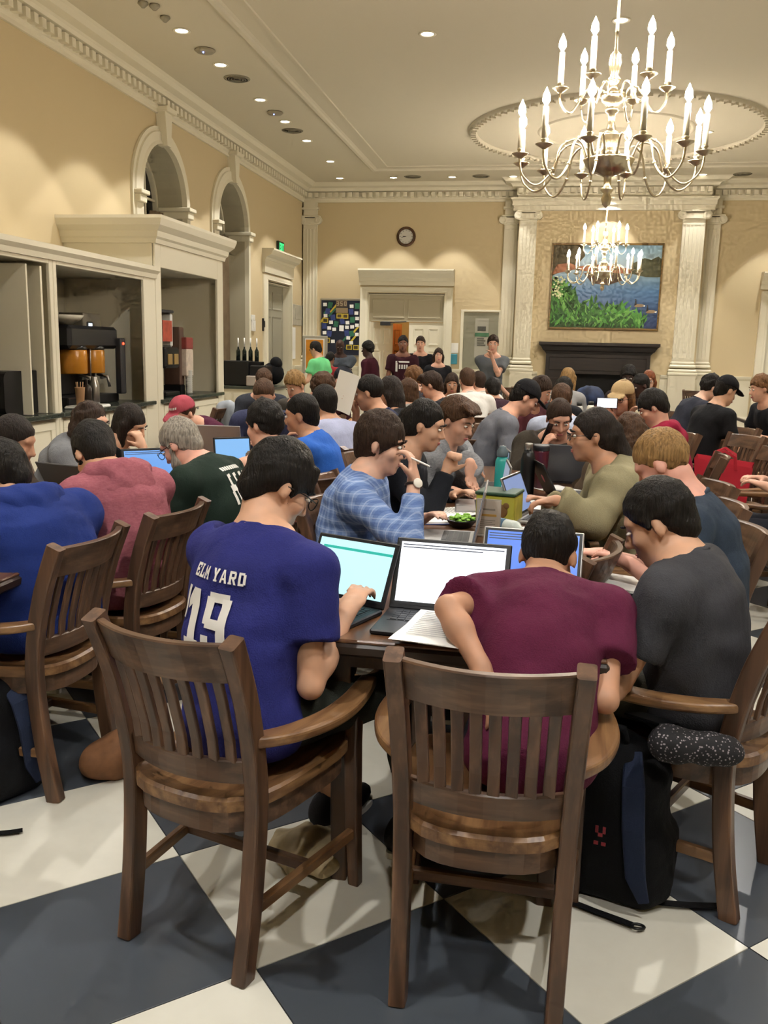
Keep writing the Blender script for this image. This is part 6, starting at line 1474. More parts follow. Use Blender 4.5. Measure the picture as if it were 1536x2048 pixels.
# ------------------------------------------------------------------ things on the tables
TZ0 = .7505
M_SILVER = plain('laptop_silver', 'B4B2B0', .35, metal=.7, var=.03); M_KEY = plain('laptop_key', '17181A', .5, var=.03); M_LBLK = plain('laptop_black', '141518', .45, var=.05)
def loc_frame(x, y, z, face):
    a = math.radians(face); return np.stack([V3(math.cos(a), -math.sin(a), 0), V3(math.sin(a), math.cos(a), 0), V3(0, 0, 1)], 1), V3(x, y, z)
def laptop(x, y, face, label, w=.31, d=.215, op=108, body='black', scr=('DDE6F0', 1.3), bar=None, z=TZ0, lines=0, logo=None, lit=True):
    """(x, y) middle of the hinge, face = the way its user looks"""
    mb = M_LBLK if body == 'black' else M_SILVER if body == 'silver' else plain('laptop_grey', '4A4A4C', .45, var=.04)
    e = empty('laptop', (x, y, z), -math.radians(face), label, 'laptop'); WORLD[e] = (np.eye(3), V3(0, 0, 0)); L = {}
    def bld(t, n, m, p=e): return t.build(n, m, p, xf=False)
    t = MB(); t.bb((-w / 2, -d, 0), (w / 2, 0, .015), bev=.004); base = bld(t, 'base', mb)
    t = MB(); t.bb((-w * .43, -d * .56, .015), (w * .43, -d * .08, .0156)); bld(t, 'keyboard_well', M_LBLK)
    t = MB()
    for r in range(5):
        for c in range(13):
            kx = -w * .41 + w * .82 * (c + .5) / 13; ky = -d * .11 - d * .43 * (r + .5) / 5
            if r == 4 and 3 < c < 9: continue
            t.bb((kx - w * .027, ky - d * .036, .0156), (kx + w * .027, ky + d * .036, .0172))
    t.bb((-w * .17, -d * .54, .0156), (w * .15, -d * .47, .0172)); o = bld(t, 'keys', M_KEY); o['kind'] = 'stuff'
    t = MB(); t.bb((-w * .16, -d * .95, .015), (w * .16, -d * .64, .0155)); bld(t, 'trackpad', mb)
    a = math.radians(op); dv = V3(0, -math.cos(a), math.sin(a)); nv = V3(0, -math.sin(a), -math.cos(a)); R = np.stack([V3(1, 0, 0), dv, -nv], 1); h = d * .98
    def lid(x0, x1, s0, s1, n0, n1, nm, m, p=e, bev=0):
        q = MB(); q.bb((x0, s0, n0), (x1, s1, n1), bev=bev); q.v = [v @ R.T + V3(0, 0, .013) for v in q.v]; return bld(q, nm, m, p)
    ld = lid(-w / 2, w / 2, 0, h, 0, .008, 'lid', mb, bev=.003)
    lid(-w * .485, w * .485, .012, h - .004, -.0008, 0, 'bezel', M_LBLK)
    lid(-w * .455, w * .455, .022, h - .012, -.0016, -.0008, 'screen', emit('screen_' + scr[0] + str(scr[1]), *scr) if lit else M_KEY)
    if bar: lid(-w * .40, w * .455, h - .042, h - .034, -.0020, -.0016, 'screen_bar', emit('screenbar_' + bar, bar, .9))
    for k in range(lines):
        lid(-w * .44, w * (.44 - .18 * ((k * 7) % 3)), h - .022 - .008 * k, h - .019 - .008 * k, -.0020, -.0016, 'screen_bar', emit('screen_ink', '5A6678', .35))
    if logo:
        q = MB(); q.lathe([(0, 0), (.022, 0), (.022, .001), (0, .001)], n=16); q.v = [v @ R.T + dv * h * .5 - nv * .008 + V3(0, 0, .013) for v in q.v]; bld(q, 'logo', plain('logo_' + logo, logo, .5))
    return e
laptop(-.545, 2.435, 22, 'black laptop with a pale cyan screen under the hands of the purple shirt', .285, .20, 116, 'black', ('B4E8EE', 1.25), '27B9A8')
laptop(-.235, 2.405, 4, 'black laptop with a bright white document, next to loose papers', .335, .215, 117, 'black', ('F4F7FF', 1.5), None, lines=2)
laptop(-.01, 2.66, 4, 'silver-edged laptop with a blue screen peeking over the maroon shoulder', .31, .21, 116, 'silver', ('5C8CF0', .9), None, lines=3)
laptop(-.235, 3.40, 88, 'open silver laptop with black keys in front of the plaid shirt', .32, .225, 100, 'silver', ('9AA6B8', .5))
laptop(-.05, 3.98, -75, 'thin silver laptop with a bluish screen at the khaki sleeve', .29, .2, 112, 'silver', ('8FA6D8', .7))
laptop(.08, 4.60, -105, 'black laptop with a pink sticker on its lid at the right table edge', .30, .21, 118, 'black', ('6C8CF0', .8), logo='B8606C')
laptop(.10, 5.12, 184, 'dark grey laptop whose lid backs onto the camera, before the brown jacket', .33, .23, 106, 'grey', ('9FB4E0', .8))
laptop(-.20, 4.82, 80, 'silver laptop standing open beyond the teal bottle', .31, .215, 96, 'silver', ('A8B8D0', .6))
laptop(-.17, 4.20, 84, 'silver laptop standing open in front of the woman in black', .31, .215, 98, 'silver', ('A8B8D0', .6))
laptop(-2.06, 3.70, 196, 'dark-lidded laptop at the left, its back to the blue hoodie', .33, .22, 118, 'grey', ('9FB4E0', .8))
laptop(-1.88, 4.12, -40, 'laptop with a light blue screen in front of the grey-haired man', .32, .22, 104, 'black', ('6FA4E8', .95), None, lines=2)
laptop(-2.10, 5.62, 178, 'white-lidded laptop standing open below the maroon cap', .30, .21, 104, 'silver', ('A8B8D0', .6))
laptop(-1.86, 5.20, -38, 'tablet-like dark laptop with a pale blue screen beside the curly black hair', .24, .17, 102, 'black', ('7FB4E8', 1.0))
laptop(2.52, 9.6, 40, 'laptop with a vivid blue screen before the black cap', .32, .22, 104, 'black', ('5C86F4', 1.1))
laptop(2.62, 8.7, 215, 'dark laptop lid half closed on the pale table at the right edge', .34, .23, 125, 'black', ('9FB4E0', .6))

def sheet(x, y, z, face, w, h, n, label, name='paper_sheet', mat=None, cat='paper', th=.0006, lift=None, lined=False):
    e = MB(); R, t = loc_frame(x, y, z, face)
    for k in range(n):
        a = random.uniform(-.04, .04) * (n > 1); q = MB(); nn = 6; V = []; F = []
        for lv in (0, th):
            for i in range(nn + 1):
                for j in range(3): V.append(((j - 1) * w / 2, (i / nn - .5) * h, k * th * 1.6 + lv + .002 * math.sin(i * 1.3 + k)))
        m_ = 3 * (nn + 1)
        for i in range(nn):
            for j in range(2):
                b = i * 3 + j; F += [[b, b + 3, b + 4, b + 1], [m_ + b, m_ + b + 1, m_ + b + 4, m_ + b + 3]]
        q.add(V, F, 0, True); q.v = [v @ rotz(a).T + V3(random.uniform(-.006, .006), random.uniform(-.008, .008), .0025) for v in q.v]; e.v += q.v; e.f += [[i + e.n for i in f] for f in q.f]; e.n += q.n; e.m += q.m; e.sm += q.sm
    if lined:
        for k in range(14): e.bb((-w * .4, h * (.40 - .055 * k), n * th * 1.6 + .0052), (w * (.4 - .1 * (k % 3)), h * (.41 - .055 * k), n * th * 1.6 + .0056), 1)
    o = e.build(name, [mat or M_PAPER, plain('print_grey', '9A9A98', .7)]); o.location = t; o.rotation_euler = (0, 0, -math.radians(face)); tag(o, label, cat); return o
sheet(-.215, 2.235, TZ0 + .0175, 8, .216, .279, 3, 'stack of printed white sheets on the near table edge before the white screen', lined=True)
sheet(-.40, 4.02, TZ0, 62, .216, .279, 2, 'white printed sheets beside the plaid sleeve', lined=True)
sheet(.12, 4.86, TZ0, -40, .2, .26, 1, 'loose white sheet at the khaki elbow, the farther one'); sheet(.08, 4.30, TZ0, 20, .18, .24, 1, 'loose white sheet in front of the khaki jacket, the nearer one')
sheet(-2.05, 4.5, TZ0, -20, .2, .26, 1, 'white sheet on the left table behind the pink hoodie'); sheet(-1.85, 3.22, TZ0, -70, .2, .26, 2, 'white sheets under the arm of the pink hoodie')
sheet(-1.50, 7.3, TZ0, 10, .2, .26, 2, 'white sheets on the table near the pencil'); sheet(-1.60, 7.9, TZ0, 10, .2, .26, 1, 'white sheet on the table before the yellow collar')
def notebook(x, y, face, w, h, cover, label, z=TZ0, spiral=False):
    e = empty('notebook', (x, y, z), -math.radians(face), label, 'notebook'); t = MB(); t.bb((-w / 2, -h / 2, 0), (w / 2, h / 2, .003), bev=.001); t.build('cover', plain('cover_' + cover, cover, .6), e, xf=False)
    t = MB(); t.bb((-w / 2 + .004, -h / 2 + .004, .003), (w / 2 - .004, h / 2 - .004, .012)); t.build('pages', M_PAPER, e, xf=False)
    if spiral:
        t = MB()
        for k in range(18): c = (-w / 2 + w * (k + .5) / 18); t.tube([(c, -h / 2 + .004 + .006 * math.cos(a), .007 + .008 * math.sin(a)) for a in np.linspace(0, 2 * PI, 9)[:-1]], .0009, 4, closed=True)
        o = t.build('spiral_wire', M_STEEL, e, xf=False); o['kind'] = 'stuff'
    return e
notebook(-.30, 4.52, 20, .21, .15, 'E8E6E0', 'white spiral notebook under the hand of the grey sweatshirt', spiral=True)
notebook(.10, 3.34, 8, .12, .2, 'D8D0C0', 'cream notebook on the right table edge behind the maroon head')
notebook(.36, 2.98, -70, .20, .26, '1C2430', 'open notebook with dark cover under the hand of the blond person', z=.722)
notebook(-.43, 3.82, 70, .2, .26, '2C4A8C', 'blue-covered notebook under the sheets by the plaid sleeve')
notebook(-.02, 4.42, 20, .2, .14, '5A1E2C', 'dark red notebook beside the black flask')

def bottle(x, y, prof, mats, label, name='bottle', cat='bottle', z=TZ0, parts=('bottle_body', 'cap')):
    e = empty(name, (x, y, z), 0, label, cat)
    for pr, m, n in zip(prof, mats, parts): t = MB(); t.lathe(pr, n=20); t.build(n, m, e, xf=False)
    return e
M_TEAL = plain('teal_plastic_bottle', '2E9A94', .25, var=.05)
bottle(-.19, 4.66, [[(0, 0), (.036, 0), (.038, .02), (.036, .17), (.026, .195), (0, .195)], [(.028, .195), (.03, .2), (.03, .225), (.018, .24), (.018, .25), (0, .25)]], [M_TEAL, plain('grey_cap', '5A6A70', .4)], 'teal plastic water bottle in the middle of the table')
bottle(-.055, 4.62, [[(0, 0), (.036, 0), (.037, .01), (.037, .19), (.028, .225), (.021, .235), (0, .235)], [(.021, .235), (.021, .27), (.018, .275), (0, .275)]], [M_BLACK, M_STEEL], 'black flask with a steel cap in the middle of the table')
bottle(.01, 4.90, [[(0, 0), (.034, 0), (.043, .2), (.043, .21), (0, .21)], [(.045, .21), (.046, .235), (.04, .24), (0, .24)]], [plain('maroon_tumbler', '571C2A', .35), M_DARKGREY], 'maroon tumbler with a dark lid beside the black flask')
for (x, y, c, l) in ((.36, 8.9, 'B8B4AC', 'pale grey thermos on the table before the fireplace'), (.48, 9.1, 'DAD4C4', 'cream bottle beside the grey thermos'), (.58, 9.4, '8C2A34', 'red cup behind the cream bottle'), (.62, 8.4, 'D0CCC0', 'white bottle near the beige cap'), (.70, 8.1, '3E8C7A', 'green bottle near the beige cap')):
    bottle(x, y, [[(0, 0), (.04, 0), (.042, .02), (.04, .19), (.028, .22), (0, .22)], [(.026, .22), (.026, .255), (0, .26)]], [plain('btl_' + c, c, .35), M_DARKGREY], l)
bottle(-1.56, 7.40, [[(0, 0), (.05, 0), (.06, .1), (.06, .105), (0, .105)], [(.062, .105), (.062, .115), (0, .12)]], [plain('salad_tub', '5E7A58', .3, var=.3, nscale=30), M_WHITE], 'green salad tub beside the pencil hand', 'food_tub', 'tub')
bottle(-1.60, 7.75, [[(0, 0), (.035, 0), (.042, .13), (0, .13)], [(.044, .13), (.04, .145), (0, .147)]], [plain('iced_cup', 'B49A88', .25), M_WHITE], 'clear cup with a white lid behind the salad tub', 'drink_cup', 'cup')
bottle(-1.80, 5.68, [[(0, 0), (.035, 0), (.04, .12), (0, .12)], [(.042, .12), (.042, .135), (0, .137)]], [M_STEEL, M_WHITE], 'steel cup behind the grey-haired man', 'drink_cup', 'cup')
# lying water bottle
e = empty('water_bottle', (-.13, 3.60, TZ0 + .033), math.radians(-35), 'clear water bottle with a teal label lying on its side', 'bottle')
RXx = np.array([[0, 0, 1], [0, 1, 0], [-1, 0, 0.]])
t = MB(); t.lathe([(0, -.10), (.03, -.10), (.033, -.09), (.033, .05), (.03, .07), (.013, .09), (.013, .10), (0, .10)], n=18, R=RXx); t.build('bottle_body', plain('clear_pet', 'B9C0B8', .1, var=.1, nscale=30), e, xf=False)
t = MB(); t.lathe([(.0336, -.055), (.0336, .015)], n=18, R=RXx); t.build('wrapper', plain('label_teal', '2C5A78', .5), e, xf=False); t = MB(); t.lathe([(.015, .1), (.015, .115), (0, .115)], n=14, R=RXx); t.build('cap', M_WHITE, e, xf=False)
# green condiment box with the animal picture, acrylic sign holder, salad
R, tt = loc_frame(-.165, 3.86, TZ0, 12); e = empty('caddy_box', tt, -math.radians(12), 'green-topped box with a yellow picture side in the middle of the table', 'box')
t = MB(); t.bb((-.085, -.06, 0), (.085, .10, .125), bev=.003); t.build('box', plain('box_yellowgreen', 'A8A23A', .5, var=.1), e, xf=False); t = MB(); t.bb((-.09, -.066, .125), (.09, .106, .140), bev=.004); t.build('lid', plain('box_darkgreen', '21402C', .45), e, xf=False)
t = MB(); t.bb((.0855, -.05, .01), (.087, .09, .115)); t.build('side_print', plain('box_yellow', 'B4A83C', .6, var=.2, nscale=20), e, xf=False); t = MB(); t.ball((.03, -.0612, .06), (.028, .0015, .03), 8); t.ball((.05, -.0615, .085), (.014, .0015, .014), 8); t.build('printed_shape', plain('print_brown', '6A4A22', .6), e, xf=False)
R, tt = loc_frame(-.19, 3.56, TZ0, 8); e = empty('sign_holder', tt, -math.radians(8), 'clear acrylic sign holder with a pale card beside the green box', 'sign')
t = MB(); t.bb((-.05, -.03, 0), (.05, .03, .004)); t.bb((-.05, -.004, .004), (.05, -.001, .15)); t.bb((-.05, .002, .004), (.05, .005, .15)); t.build('acrylic', plain('acrylic', 'B6AEA2', .15, var=.02), e, xf=False)
t = MB(); t.bb((-.046, -.0055, .008), (.046, -.004, .145)); t.build('card', plain('card_pale', 'C2B6A6', .5, var=.05), e, xf=False)
t = MB(); t.bb((-.034, -.0062, .08), (.034, -.0055, .089)); t.build('stripe', plain('card_gold', 'B9904A', .5), e, xf=False)
t = MB()
for k in range(5): t.bb((-.032, -.0062, .03 + .008 * k), (.03 - .012 * (k % 2), -.0055, .033 + .008 * k))
t.bb((-.03, -.0062, .105), (.028, -.0055, .112)); o = t.build('text_line', plain('card_text', '8C8478', .5), e, xf=False); o['kind'] = 'stuff'
e = empty('salad_bowl', (-.31, 3.70, TZ0), 0, 'small black bowl of green salad beside the silver laptop', 'bowl'); t = MB(); t.lathe([(0, 0), (.04, 0), (.065, .03), (.067, .035), (.06, .033), (.035, .006), (0, .006)], n=20); t.build('bowl', M_BLACK, e, xf=False)
t = MB(); rr = random.Random(5)
for k in range(60):
    a, r_ = rr.random() * 6.28, rr.random() ** .5 * .05; t.ball((r_ * math.cos(a), r_ * math.sin(a), .03 + rr.random() * .02), (rr.uniform(.006, .014), rr.uniform(.006, .014), .005), 4)
o = t.build('salad_leaves', plain('salad_green', '7FB23C', .5, var=.4, nscale=60), e, xf=False); o['kind'] = 'stuff'
def phone(x, y, z, R3, label, lit=None):
    e = empty('phone', (x, y, z), 0, label, 'phone'); t = MB(); t.bb((-.036, -.004, -.072), (.036, .004, .072), bev=.003); t.v = [v @ R3.T for v in t.v]; t.build('case', M_BLACK, e, xf=False)
    t = MB(); t.bb((-.032, -.0052, -.066), (.032, -.0042, .066)); t.v = [v @ R3.T for v in t.v]; t.build('screen', emit('phone_lit', lit, 1.5) if lit else plain('phone_glass', '0B0C10', .1), e, xf=False); return e
q = at_y(1214, 806, 6.35); phone(q[0], q[1], q[2], np.array(Matrix.Rotation(PI / 2, 3, 'Y')), 'phone with a white glowing screen in front of the beige cap', 'F2F4FF')
q = at_y(1093, 868, 5.70); phone(q[0], q[1], q[2], np.array(Matrix.Rotation(.35, 3, 'Y') @ Matrix.Rotation(1.1, 3, 'Z')), 'dark phone held to the ear of the brown jacket')
q = at_y(1303, 1438, 2.34); phone(q[0], q[1], q[2], np.array(Matrix.Rotation(1.35, 3, 'X') @ Matrix.Rotation(.6, 3, 'Y')), 'phone slipping from the pocket of the charcoal T-shirt wearer')
phone(-.06, 3.66, TZ0 + .0055, np.array(Matrix.Rotation(PI / 2, 3, 'X')), 'phone with a lime-green cover behind the maroon head', 'B8F03C')
def pen(p, d, label, col='E8E6E0', L=.14):
    p = np.asarray(p, float); d = unit(d); x, y, w = frame(d); R = np.stack([x, y, w], 1); e = empty('pen', p, 0, label, 'pen'); t = MB(); t.lathe([(.0008, 0), (.0035, .012), (.004, .02), (.004, L), (0, L + .002)], n=8); t.v = [v @ R.T for v in t.v]; t.build('barrel', plain('pen_' + col, col, .4), e, xf=False); t = MB(); t.lathe([(0, -.001), (.0009, 0), (.003, .01)], n=8); t.v = [v @ R.T for v in t.v]; t.build('tip', M_DARKGREY, e, xf=False)
w5 = P5['WR'][1]; pen(w5 + V3(.07, -.03, .06), (-.9, .1, .35), 'white pen held at the mouth of the plaid-shirt wearer')
w24 = P24['WR'][0]; pen(w24 + V3(-.09, -.03, -.02), (.5, -.3, .6), 'yellow pencil in the hand of the navy T-shirt', 'C9A23C')
# sheet held up by the navy T-shirt
q = P24['WR'][1]; e = MB(); c0 = at_y(690, 785, 6.12); V = []
for i in range(7):
    for j in range(5): V.append(((j / 4 - .5) * .20, .02 * math.sin(j * .9), (i / 6 - .5) * .28))
V2 = [(a, b + .001, c) for a, b, c in V]; F = [[i * 5 + j, i * 5 + j + 1, (i + 1) * 5 + j + 1, (i + 1) * 5 + j] for i in range(6) for j in range(4)]; e.add(V + V2, F + [[35 + k for k in f[::-1]] for f in F], 0, True)
e.v = [v @ np.array(Matrix.Rotation(.25, 3, 'Y') @ Matrix.Rotation(-.5, 3, 'Z')).T for v in e.v]; o = e.build('held_sheet', plain('cream_paper', 'E2DCCE', .7, var=.02)); o.location = c0; tag(o, 'cream sheet of paper held up by the navy T-shirt', 'paper')
# wrist watch
w = P5['WR'][1]; d = unit(P5['WR'][1] - P5['EL'][1]); x, y, dd = frame(d); c0 = w - d * .018; e = empty('wrist_watch', c0, 0, 'white-faced wrist watch on the plaid-shirt arm', 'watch')
t = MB(); t.tube([c0 + (x * math.cos(a) + y * math.sin(a)) * .0305 for a in np.linspace(0, 2 * PI, 21)[:-1]], .0055, 6, closed=True, up=d); t.build('strap', plain('watch_strap', '2A1A12', .5), e)
o_ = unit(V3(.55, -.8, .1) - d * (V3(.55, -.8, .1) @ d)); xx = np.cross(o_, d); t = MB(); t.lathe([(0, .0), (.019, 0), (.019, .006), (.017, .007), (0, .007)], n=20, R=np.stack([xx, d, o_], 1)); t.v = [v + c0 + o_ * .03 for v in t.v]; t.build('dial', plain('watch_dial', 'E4DED0', .3, var=.02), e)

# ------------------------------------------------------------------ prints on shirts (thin cloth pieces laid on the surface)
def decal(shirt_o, E, quads, org, ux, uy, dr, name, mat, n=4, off=.0022):
    R, t0 = WORLD[E]; me = shirt_o.data; bv = BVHTree.FromPolygons([v.co[:] for v in me.vertices], [p.vertices[:] for p in me.polygons])
    t = MB(); loc = lambda p: (np.asarray(p) - t0) @ R; dl = unit(R.T @ np.asarray(dr, float))
    for q in quads:
        q = np.asarray(q, float); V = []; ok = True
        for i in range(n + 1):
            for j in range(n + 1):
                a, b = i / n, j / n; p = (q[0] * (1 - a) + q[1] * a) * (1 - b) + (q[3] * (1 - a) + q[2] * a) * b
                P = org + ux * p[0] + uy * p[1] - np.asarray(dr) * .5; h = bv.ray_cast(Vector(loc(P)), Vector(dl), 1.2)
                if h[0] is None: ok = False; break
                V.append(np.array(h[0]) - dl * off + np.array(h[1]) * off * .5)
            if not ok: break
        if ok: t.add(V, [[i * (n + 1) + j, (i + 1) * (n + 1) + j, (i + 1) * (n + 1) + j + 1, i * (n + 1) + j + 1] for i in range(n) for j in range(n)], 0, True)
    if t.n: return t.build(name, mat, shirt_o, xf=False)
def rc(a, b, c, d): return [(a, b), (c, b), (c, d), (a, d)]
GL = {'E': [rc(.05, 0, .35, 1), rc(0, 0, .2, .16), rc(0, .84, .2, 1), rc(.35, 0, 1, .2), rc(.35, .8, 1, 1), rc(.35, .41, .75, .6), rc(.8, .2, 1, .36), rc(.8, .66, 1, .8)],
      'L': [rc(.12, 0, .42, 1), rc(0, .86, .55, 1), rc(0, 0, 1, .2), rc(.8, .2, 1, .42)],
      'M': [rc(.05, 0, .27, 1), rc(.73, 0, .95, 1), rc(0, 0, .34, .15), rc(.66, 0, 1, .15), [(.27, 1), (.27, .62), (.5, .2), (.5, .55)], [(.73, 1), (.73, .62), (.5, .2), (.5, .55)]],
      'Y': [rc(.36, 0, .64, .5), rc(.22, 0, .78, .14), [(.0, 1), (.34, 1), (.60, .45), (.36, .45)], [(1, 1), (.66, 1), (.40, .45), (.64, .45)]],
      'A': [[(.0, 0), (.28, 0), (.56, 1), (.36, 1)], [(1, 0), (.72, 0), (.44, 1), (.64, 1)], rc(.26, .22, .74, .38)],
      'R': [rc(.08, 0, .36, 1), rc(0, 0, .44, .14), rc(.36, .82, .85, 1), rc(.36, .42, .85, .58), rc(.70, .5, .95, .9), [(.45, .42), (.72, .42), (1, 0), (.72, 0)]],
      'D': [rc(.06, 0, .36, 1), rc(.36, .82, .8, 1), rc(.36, 0, .8, .18), rc(.68, .12, .98, .88)],
      "'": [[(.1, .45), (.5, .45), (.9, 1), (.2, 1)]],
      '1': [rc(.30, .16, .78, 1), rc(.05, 0, 1, .18), [(.30, 1), (.30, .72), (0, .62), (0, .80)]],
      '9': [rc(.10, .84, .90, 1), rc(.0, .48, .34, .92), rc(.66, .08, 1, .92), rc(.12, .42, .70, .58), rc(.12, 0, .88, .15), rc(.0, .07, .32, .30)]}
def text_quads(s, x, y, w, h, gap, slope=0.0):
    Q = []
    for ch in s:
        if ch != ' ':
            for q in GL[ch]: Q.append([(x + a * w * (.45 if ch == "'" else 1), y + b * h + slope * (x + a * w)) for a, b in q])
        x += (w * (.5 if ch == ' ' else .5 if ch == "'" else 1)) + gap
    return Q
M_PRINT = plain('white_print', 'DAD6CE', .6, var=.02)
t1_, t2_ = P1['p1'], P1['p2']; up_ = unit(t2_ - t1_); org = t1_ * .35 + t2_ * .65
dv_ = unit(P1['Fw'] - V3(0, 0, .12)); x_ = -.068
for ch in 'ELM YARD':
    if ch != ' ': decal(P1['shirt'], P1['E'], text_quads(ch, x_, -.012, .0205, .034, 0), org, P1['Rt'], up_, dv_, 'letter', M_PRINT, off=.0042)
    x_ += .0245 if ch != ' ' else .010
for ch, x_, w_ in (("'", -.088, .05), ('1', -.066, .062), ('9', .008, .074)):
    decal(P1['shirt'], P1['E'], text_quads(ch, x_, -.20, w_, .16, 0), org, P1['Rt'], up_, dv_, 'numeral', M_PRINT, 6, off=.0042)
t1_, t2_ = P14['p1'], P14['p2']; up_ = unit(t2_ - t1_); org = t1_ * .4 + t2_ * .6
q = [rc(-.09 + .016 * k, .03 + .0, -.078 + .016 * k, .05) for k in range(11)]
for k in range(4):
    x = -.085 + .045 * k; q += [rc(x, -.05, x + .012, .01), rc(x - .008, -.075, x + .022, -.045), rc(x - .012, -.14, x, -.075), rc(x + .012, -.13, x + .026, -.075), rc(x + .012, -.005, x + .022, .012)]
decal(P14['shirt'], P14['E'], q, org, P14['Rt'], up_, unit(P14['Fw'] - V3(0, 0, .4)), 'back_print', M_PRINT)
t1_, t2_ = S5['p1'], S5['p2']; org = t1_ * .5 + t2_ * .5
decal(S5['shirt'], S5['E'], [rc(-.10, .03, .10, .05), rc(-.10, -.10, -.07, .03)] + [rc(-.05 + .035 * k, -.06, -.028 + .035 * k, .0) for k in range(4)], org, -S5['Rt'], V3(0, 0, 1), -S5['Fw'], 'chest_print', M_PRINT, 3)
cp = [o for o in P17['E'].children if o.name.startswith('cap')][0]
decal(cp, P17['E'], [rc(-.045 + .013 * k, 0, -.036 + .013 * k, .016) for k in range(7)], P17['H'](0, .05, .075), -P17['Rt'], V3(0, 0, 1), -unit(P17['HR'] @ V3(0, 1, 0)), 'cap_lettering', M_PRINT, 3)

# ------------------------------------------------------------------ bags, floor things
def blobobj(name, prims, h, mat, label, cat, cuts=(), wr=(.006, 30, 1), parent=None):
    pts = np.array([p[1] for p in prims] + [p[2] for p in prims if p[0] == 'c']); rad = max(np.max(p[2] if p[0] == 'e' else max(p[3:5])) for p in prims)
    f = Field(pts.min(0) - rad - .05, pts.max(0) + rad + .05, h)
    for p in prims:
        if p[0] == 'e': f.ell(p[1], p[2], p[3] if len(p) > 3 else None, .03)
        elif p[0] == 'c': f.cone(p[1], p[2], p[3], p[4], .02)
    f.wrinkle(*wr)
    for (p, n) in cuts: f.cut(V3(*p), V3(*n))
    V, Q = f.mesh(); return V, Q
def backpack(x, y, face, label, W=.30, H_=.46, D=.17, strapcol='232B40'):
    e = empty('backpack', (x, y, 0), -math.radians(face), label, 'backpack'); R, t0 = WORLD[e]; T = lambda p: R @ np.asarray(p, float) + t0; m = cloth('backpack_black', '0E0F12', .4)
    f = Field(T((0, 0, .25)) - .5, T((0, 0, .25)) + .5, .011); Rx = R
    f.rbox(T((0, 0, H_ * .44)), (W / 2, D / 2, H_ * .45), Rx, .06, .01); f.rbox(T((0, 0, H_ * .26)), (W / 2 + .012, D / 2 + .012, H_ * .27), Rx, .06, .04); f.ell(T((0, 0, H_ - .12)), (W / 2 * .9, D / 2 * .95, .13), Rx, .05); f.rbox(T((0, D * .55, H_ * .32)), (W * .40, .05, H_ * .28), Rx, .04, .03)
    for s in (-1, 1): f.rbox(T((s * W * .5, 0, .12)), (.03, D * .35, .10), Rx, .025, .02)
    f.wrinkle(.006, 40, 5); f.wrinkle(.003, 110, 6); f.cut(V3(0, 0, .003), V3(0, 0, -1)); V, Q = f.mesh(); mesh_obj('bag_body', V, Q, m, e)
    for s in (-1, 1):
        P = [(s * .06, -D * .28, H_ - .03), (s * .075, -D / 2 - .025, H_ - .10), (s * .085, -D / 2 - .045, .26), (s * .10, -D / 2 - .04, .12), (s * .125, -D / 2 - .03, .05)]
        t = MB(); t.sweep([T(p) for p in P], rounded(.06, .016, .006), R @ V3(0, -1, 0), scales=[.8, 1, 1, .9, .5]); t.build('shoulder_strap', cloth('strap_navy', strapcol, .3), e)
    t = MB(); t.tube([T((-.04, -D * .2, H_ - .02)), T((-.03, -D * .25, H_ + .03)), T((.03, -D * .25, H_ + .03)), T((.04, -D * .2, H_ - .02))], .012, 8); t.build('grab_handle', m, e)
    return e, T
e, T = backpack(.245, 2.37, 14, 'black backpack with navy straps on the floor between the two right chairs', .31, .47, .16)
t = MB(); t.bb((-.016, -.118, .19), (-.004, -.116, .2)); t.bb((.004, -.118, .19), (.016, -.116, .2)); t.bb((-.014, -.118, .225), (-.006, -.116, .245)); t.bb((.006, -.118, .225), (.014, -.116, .245)); t.bb((-.006, -.118, .215), (.006, -.116, .225)); t.build('emblem', plain('emblem_red', '8C2430', .6), e, xf=False)
t = MB(); P = [at_z(1130, 1798, .012), at_z(1190, 1822, .012), at_z(1240, 1840, .012), at_z(1268, 1851, .012)]; t.sweep(P, rounded(.022, .003, .001)); t.build('webbing_strap', cloth('webbing', '0C0C0E', .2), e)
t = MB(); c0 = at_z(1275, 1853, .012); t.tube([c0 + V3(.018 * math.cos(a), .010 * math.sin(a), 0) for a in np.linspace(0, 2 * PI, 13)[:-1]], .004, 6, closed=True); t.build('buckle', M_BLACK, e)
t = MB(); P = [at_z(1298, 1803, .012), at_z(1380, 1810, .012), at_z(1450, 1812, .012)]; t.sweep(P, rounded(.025, .003, .001)); t.build('webbing_strap', cloth('webbing', '0C0C0E', .2), e)
e, T = backpack(-1.76, 2.46, -60, 'black backpack on the floor at the left edge', .34, .44, .2, '15161A')
t = MB(); P = [at_z(-30, 1668, .01), at_z(20, 1664, .01), at_z(45, 1660, .01)]; t.sweep(P, rounded(.022, .003, .001)); t.build('webbing_strap', cloth('webbing', '0C0C0E', .2), e)
def soft(name, c, rad, face, mat, label, cat, h=.009, extra=(), zmin=0.0, wr=(.008, 40, 3), zrest=None):
    e = empty(name, (c[0], c[1], zmin), -math.radians(face), label, cat); R, t0 = WORLD[e]; f = Field(np.asarray(c) - max(rad) - .15, np.asarray(c) + max(rad) + .15, h); f.ell(c, rad, R, .02)
    for (o_, r_) in extra: f.ell(np.asarray(c) + R @ V3(*o_), r_, R, .03)
    f.wrinkle(*wr); f.cut(V3(0, 0, zmin + .002), V3(0, 0, -1)); V, Q = f.mesh(); mesh_obj(name + '_body', V, Q, mat, e); return e
soft('leather_shoe', (-1.40, 2.72, .06), (.09, .15, .085), 30, plain('tan_suede', '7A5234', .8, var=.15, nscale=30), 'tan suede boot under the left chairs', 'shoe')
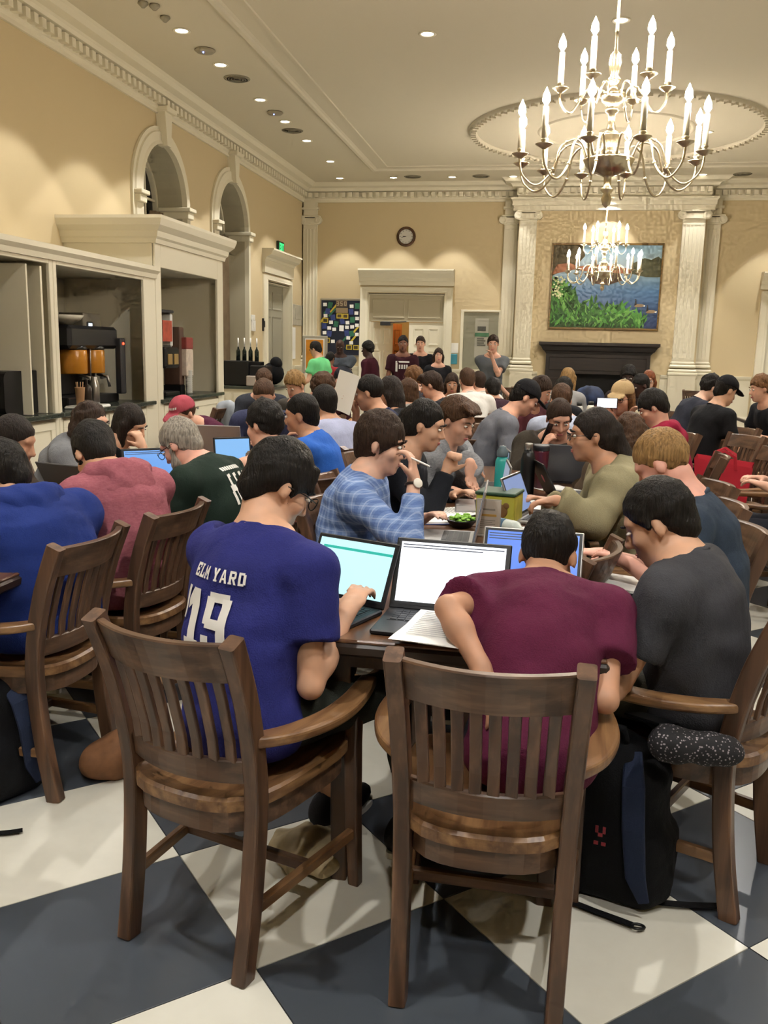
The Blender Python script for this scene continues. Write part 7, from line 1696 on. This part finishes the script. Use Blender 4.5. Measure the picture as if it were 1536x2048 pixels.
soft('paper_bag', (-.60, 2.30, .045), (.13, .10, .055), 20, plain('crumpled_bag', 'A89878', .7, var=.3, nscale=18), 'crumpled tan and white bag on the floor under the near left chair', 'bag', wr=(.014, 60, 3))
# patterned pouch on the right chair
m, nt, b = _nodes('black_white_pattern'); v = coords(nt); vo = nt.nodes.new('ShaderNodeTexVoronoi'); vo.inputs['Scale'].default_value = 120; nt.links.new(v, vo.inputs['Vector']); nt.links.new(ramp(nt, vo.outputs['Distance'], [(.0, lin('B4ACB0')), (.20, lin('8C8488')), (.34, lin('121014'))]), b.inputs['Base Color']); b.inputs['Roughness'].default_value = .8
ch = WORLD[[o for o in bpy.data.objects if o.get('label', '').startswith('brown armchair at the right edge with')][0]]
c0 = at_z(1392, 1494, .51)
soft('patterned_pouch', c0, (.045, .095, .043), 84, m, 'black and white patterned pouch lying on the right chair seat', 'pouch', extra=(((0, -.07, .006), (.048, .05, .048)), ((0, .075, -.008), (.045, .05, .034))), zmin=.462, wr=(.004, 60, 3))
# red tote bag on the chair behind the blond person
rt = plain('red_tote', 'B01C2E', .6, var=.1)
q = V3(1.30, 6.60, .46); e = empty('tote_bag', (q[0], q[1], .462), math.radians(-12), 'bright red tote bag resting on a chair behind the blond person', 'bag')
t = MB(); V = [(-.17, -.08, 0), (.17, -.08, 0), (.17, .08, 0), (-.17, .08, 0), (-.20, -.10, .31), (.19, -.09, .26), (.20, .10, .28), (-.19, .09, .32)]; t.add(V, [[0, 1, 5, 4], [1, 2, 6, 5], [2, 3, 7, 6], [3, 0, 4, 7], [3, 2, 1, 0]]); t.add([tuple(np.array(v) * .97 + np.array([0, 0, .003])) for v in V], [[4, 5, 1, 0], [5, 6, 2, 1], [6, 7, 3, 2], [7, 4, 0, 3], [0, 1, 2, 3]]); t.build('bag_body', rt, e, xf=False)
for y in (-.065, .065): t = MB(); t.sweep([(-.08, y * 1.4, .26), (-.07, y * 1.6, .34), (0, y * 1.8, .37), (.07, y * 1.6, .33), (.08, y * 1.4, .24)], rounded(.02, .004, .001), (0, 1, 0)); t.build('handle', rt, e, xf=False)
# jacket over a chair back, white bag on the pale table, backpack shapes far away
soft('silver_jacket', (-3.08, 8.46, .78), (.07, .16, .16), -87, plain('silver_nylon', '9AA0A8', .4, var=.15), 'silvery grey jacket hanging over a chair by the cabinets', 'jacket', zmin=.55, wr=(.012, 45, 3))
soft('white_bag', (2.78, 9.35, .86), (.10, .09, .13), 10, plain('white_plastic_bag', 'D8D4CA', .5, var=.04), 'white carrier bag on the pale table at the right', 'bag', zmin=.7505, wr=(.012, 45, 3))
soft('colourful_bag', V3(*at_y(1182, 758, 12.7)[:2], .88), (.20, .16, .15), 0, plain('navy_yellow_bag', '2A3A5C', .7, var=.8, nscale=6), 'dark blue and yellow bag on the far table before the fireplace', 'bag', h=.016, zmin=.7505)
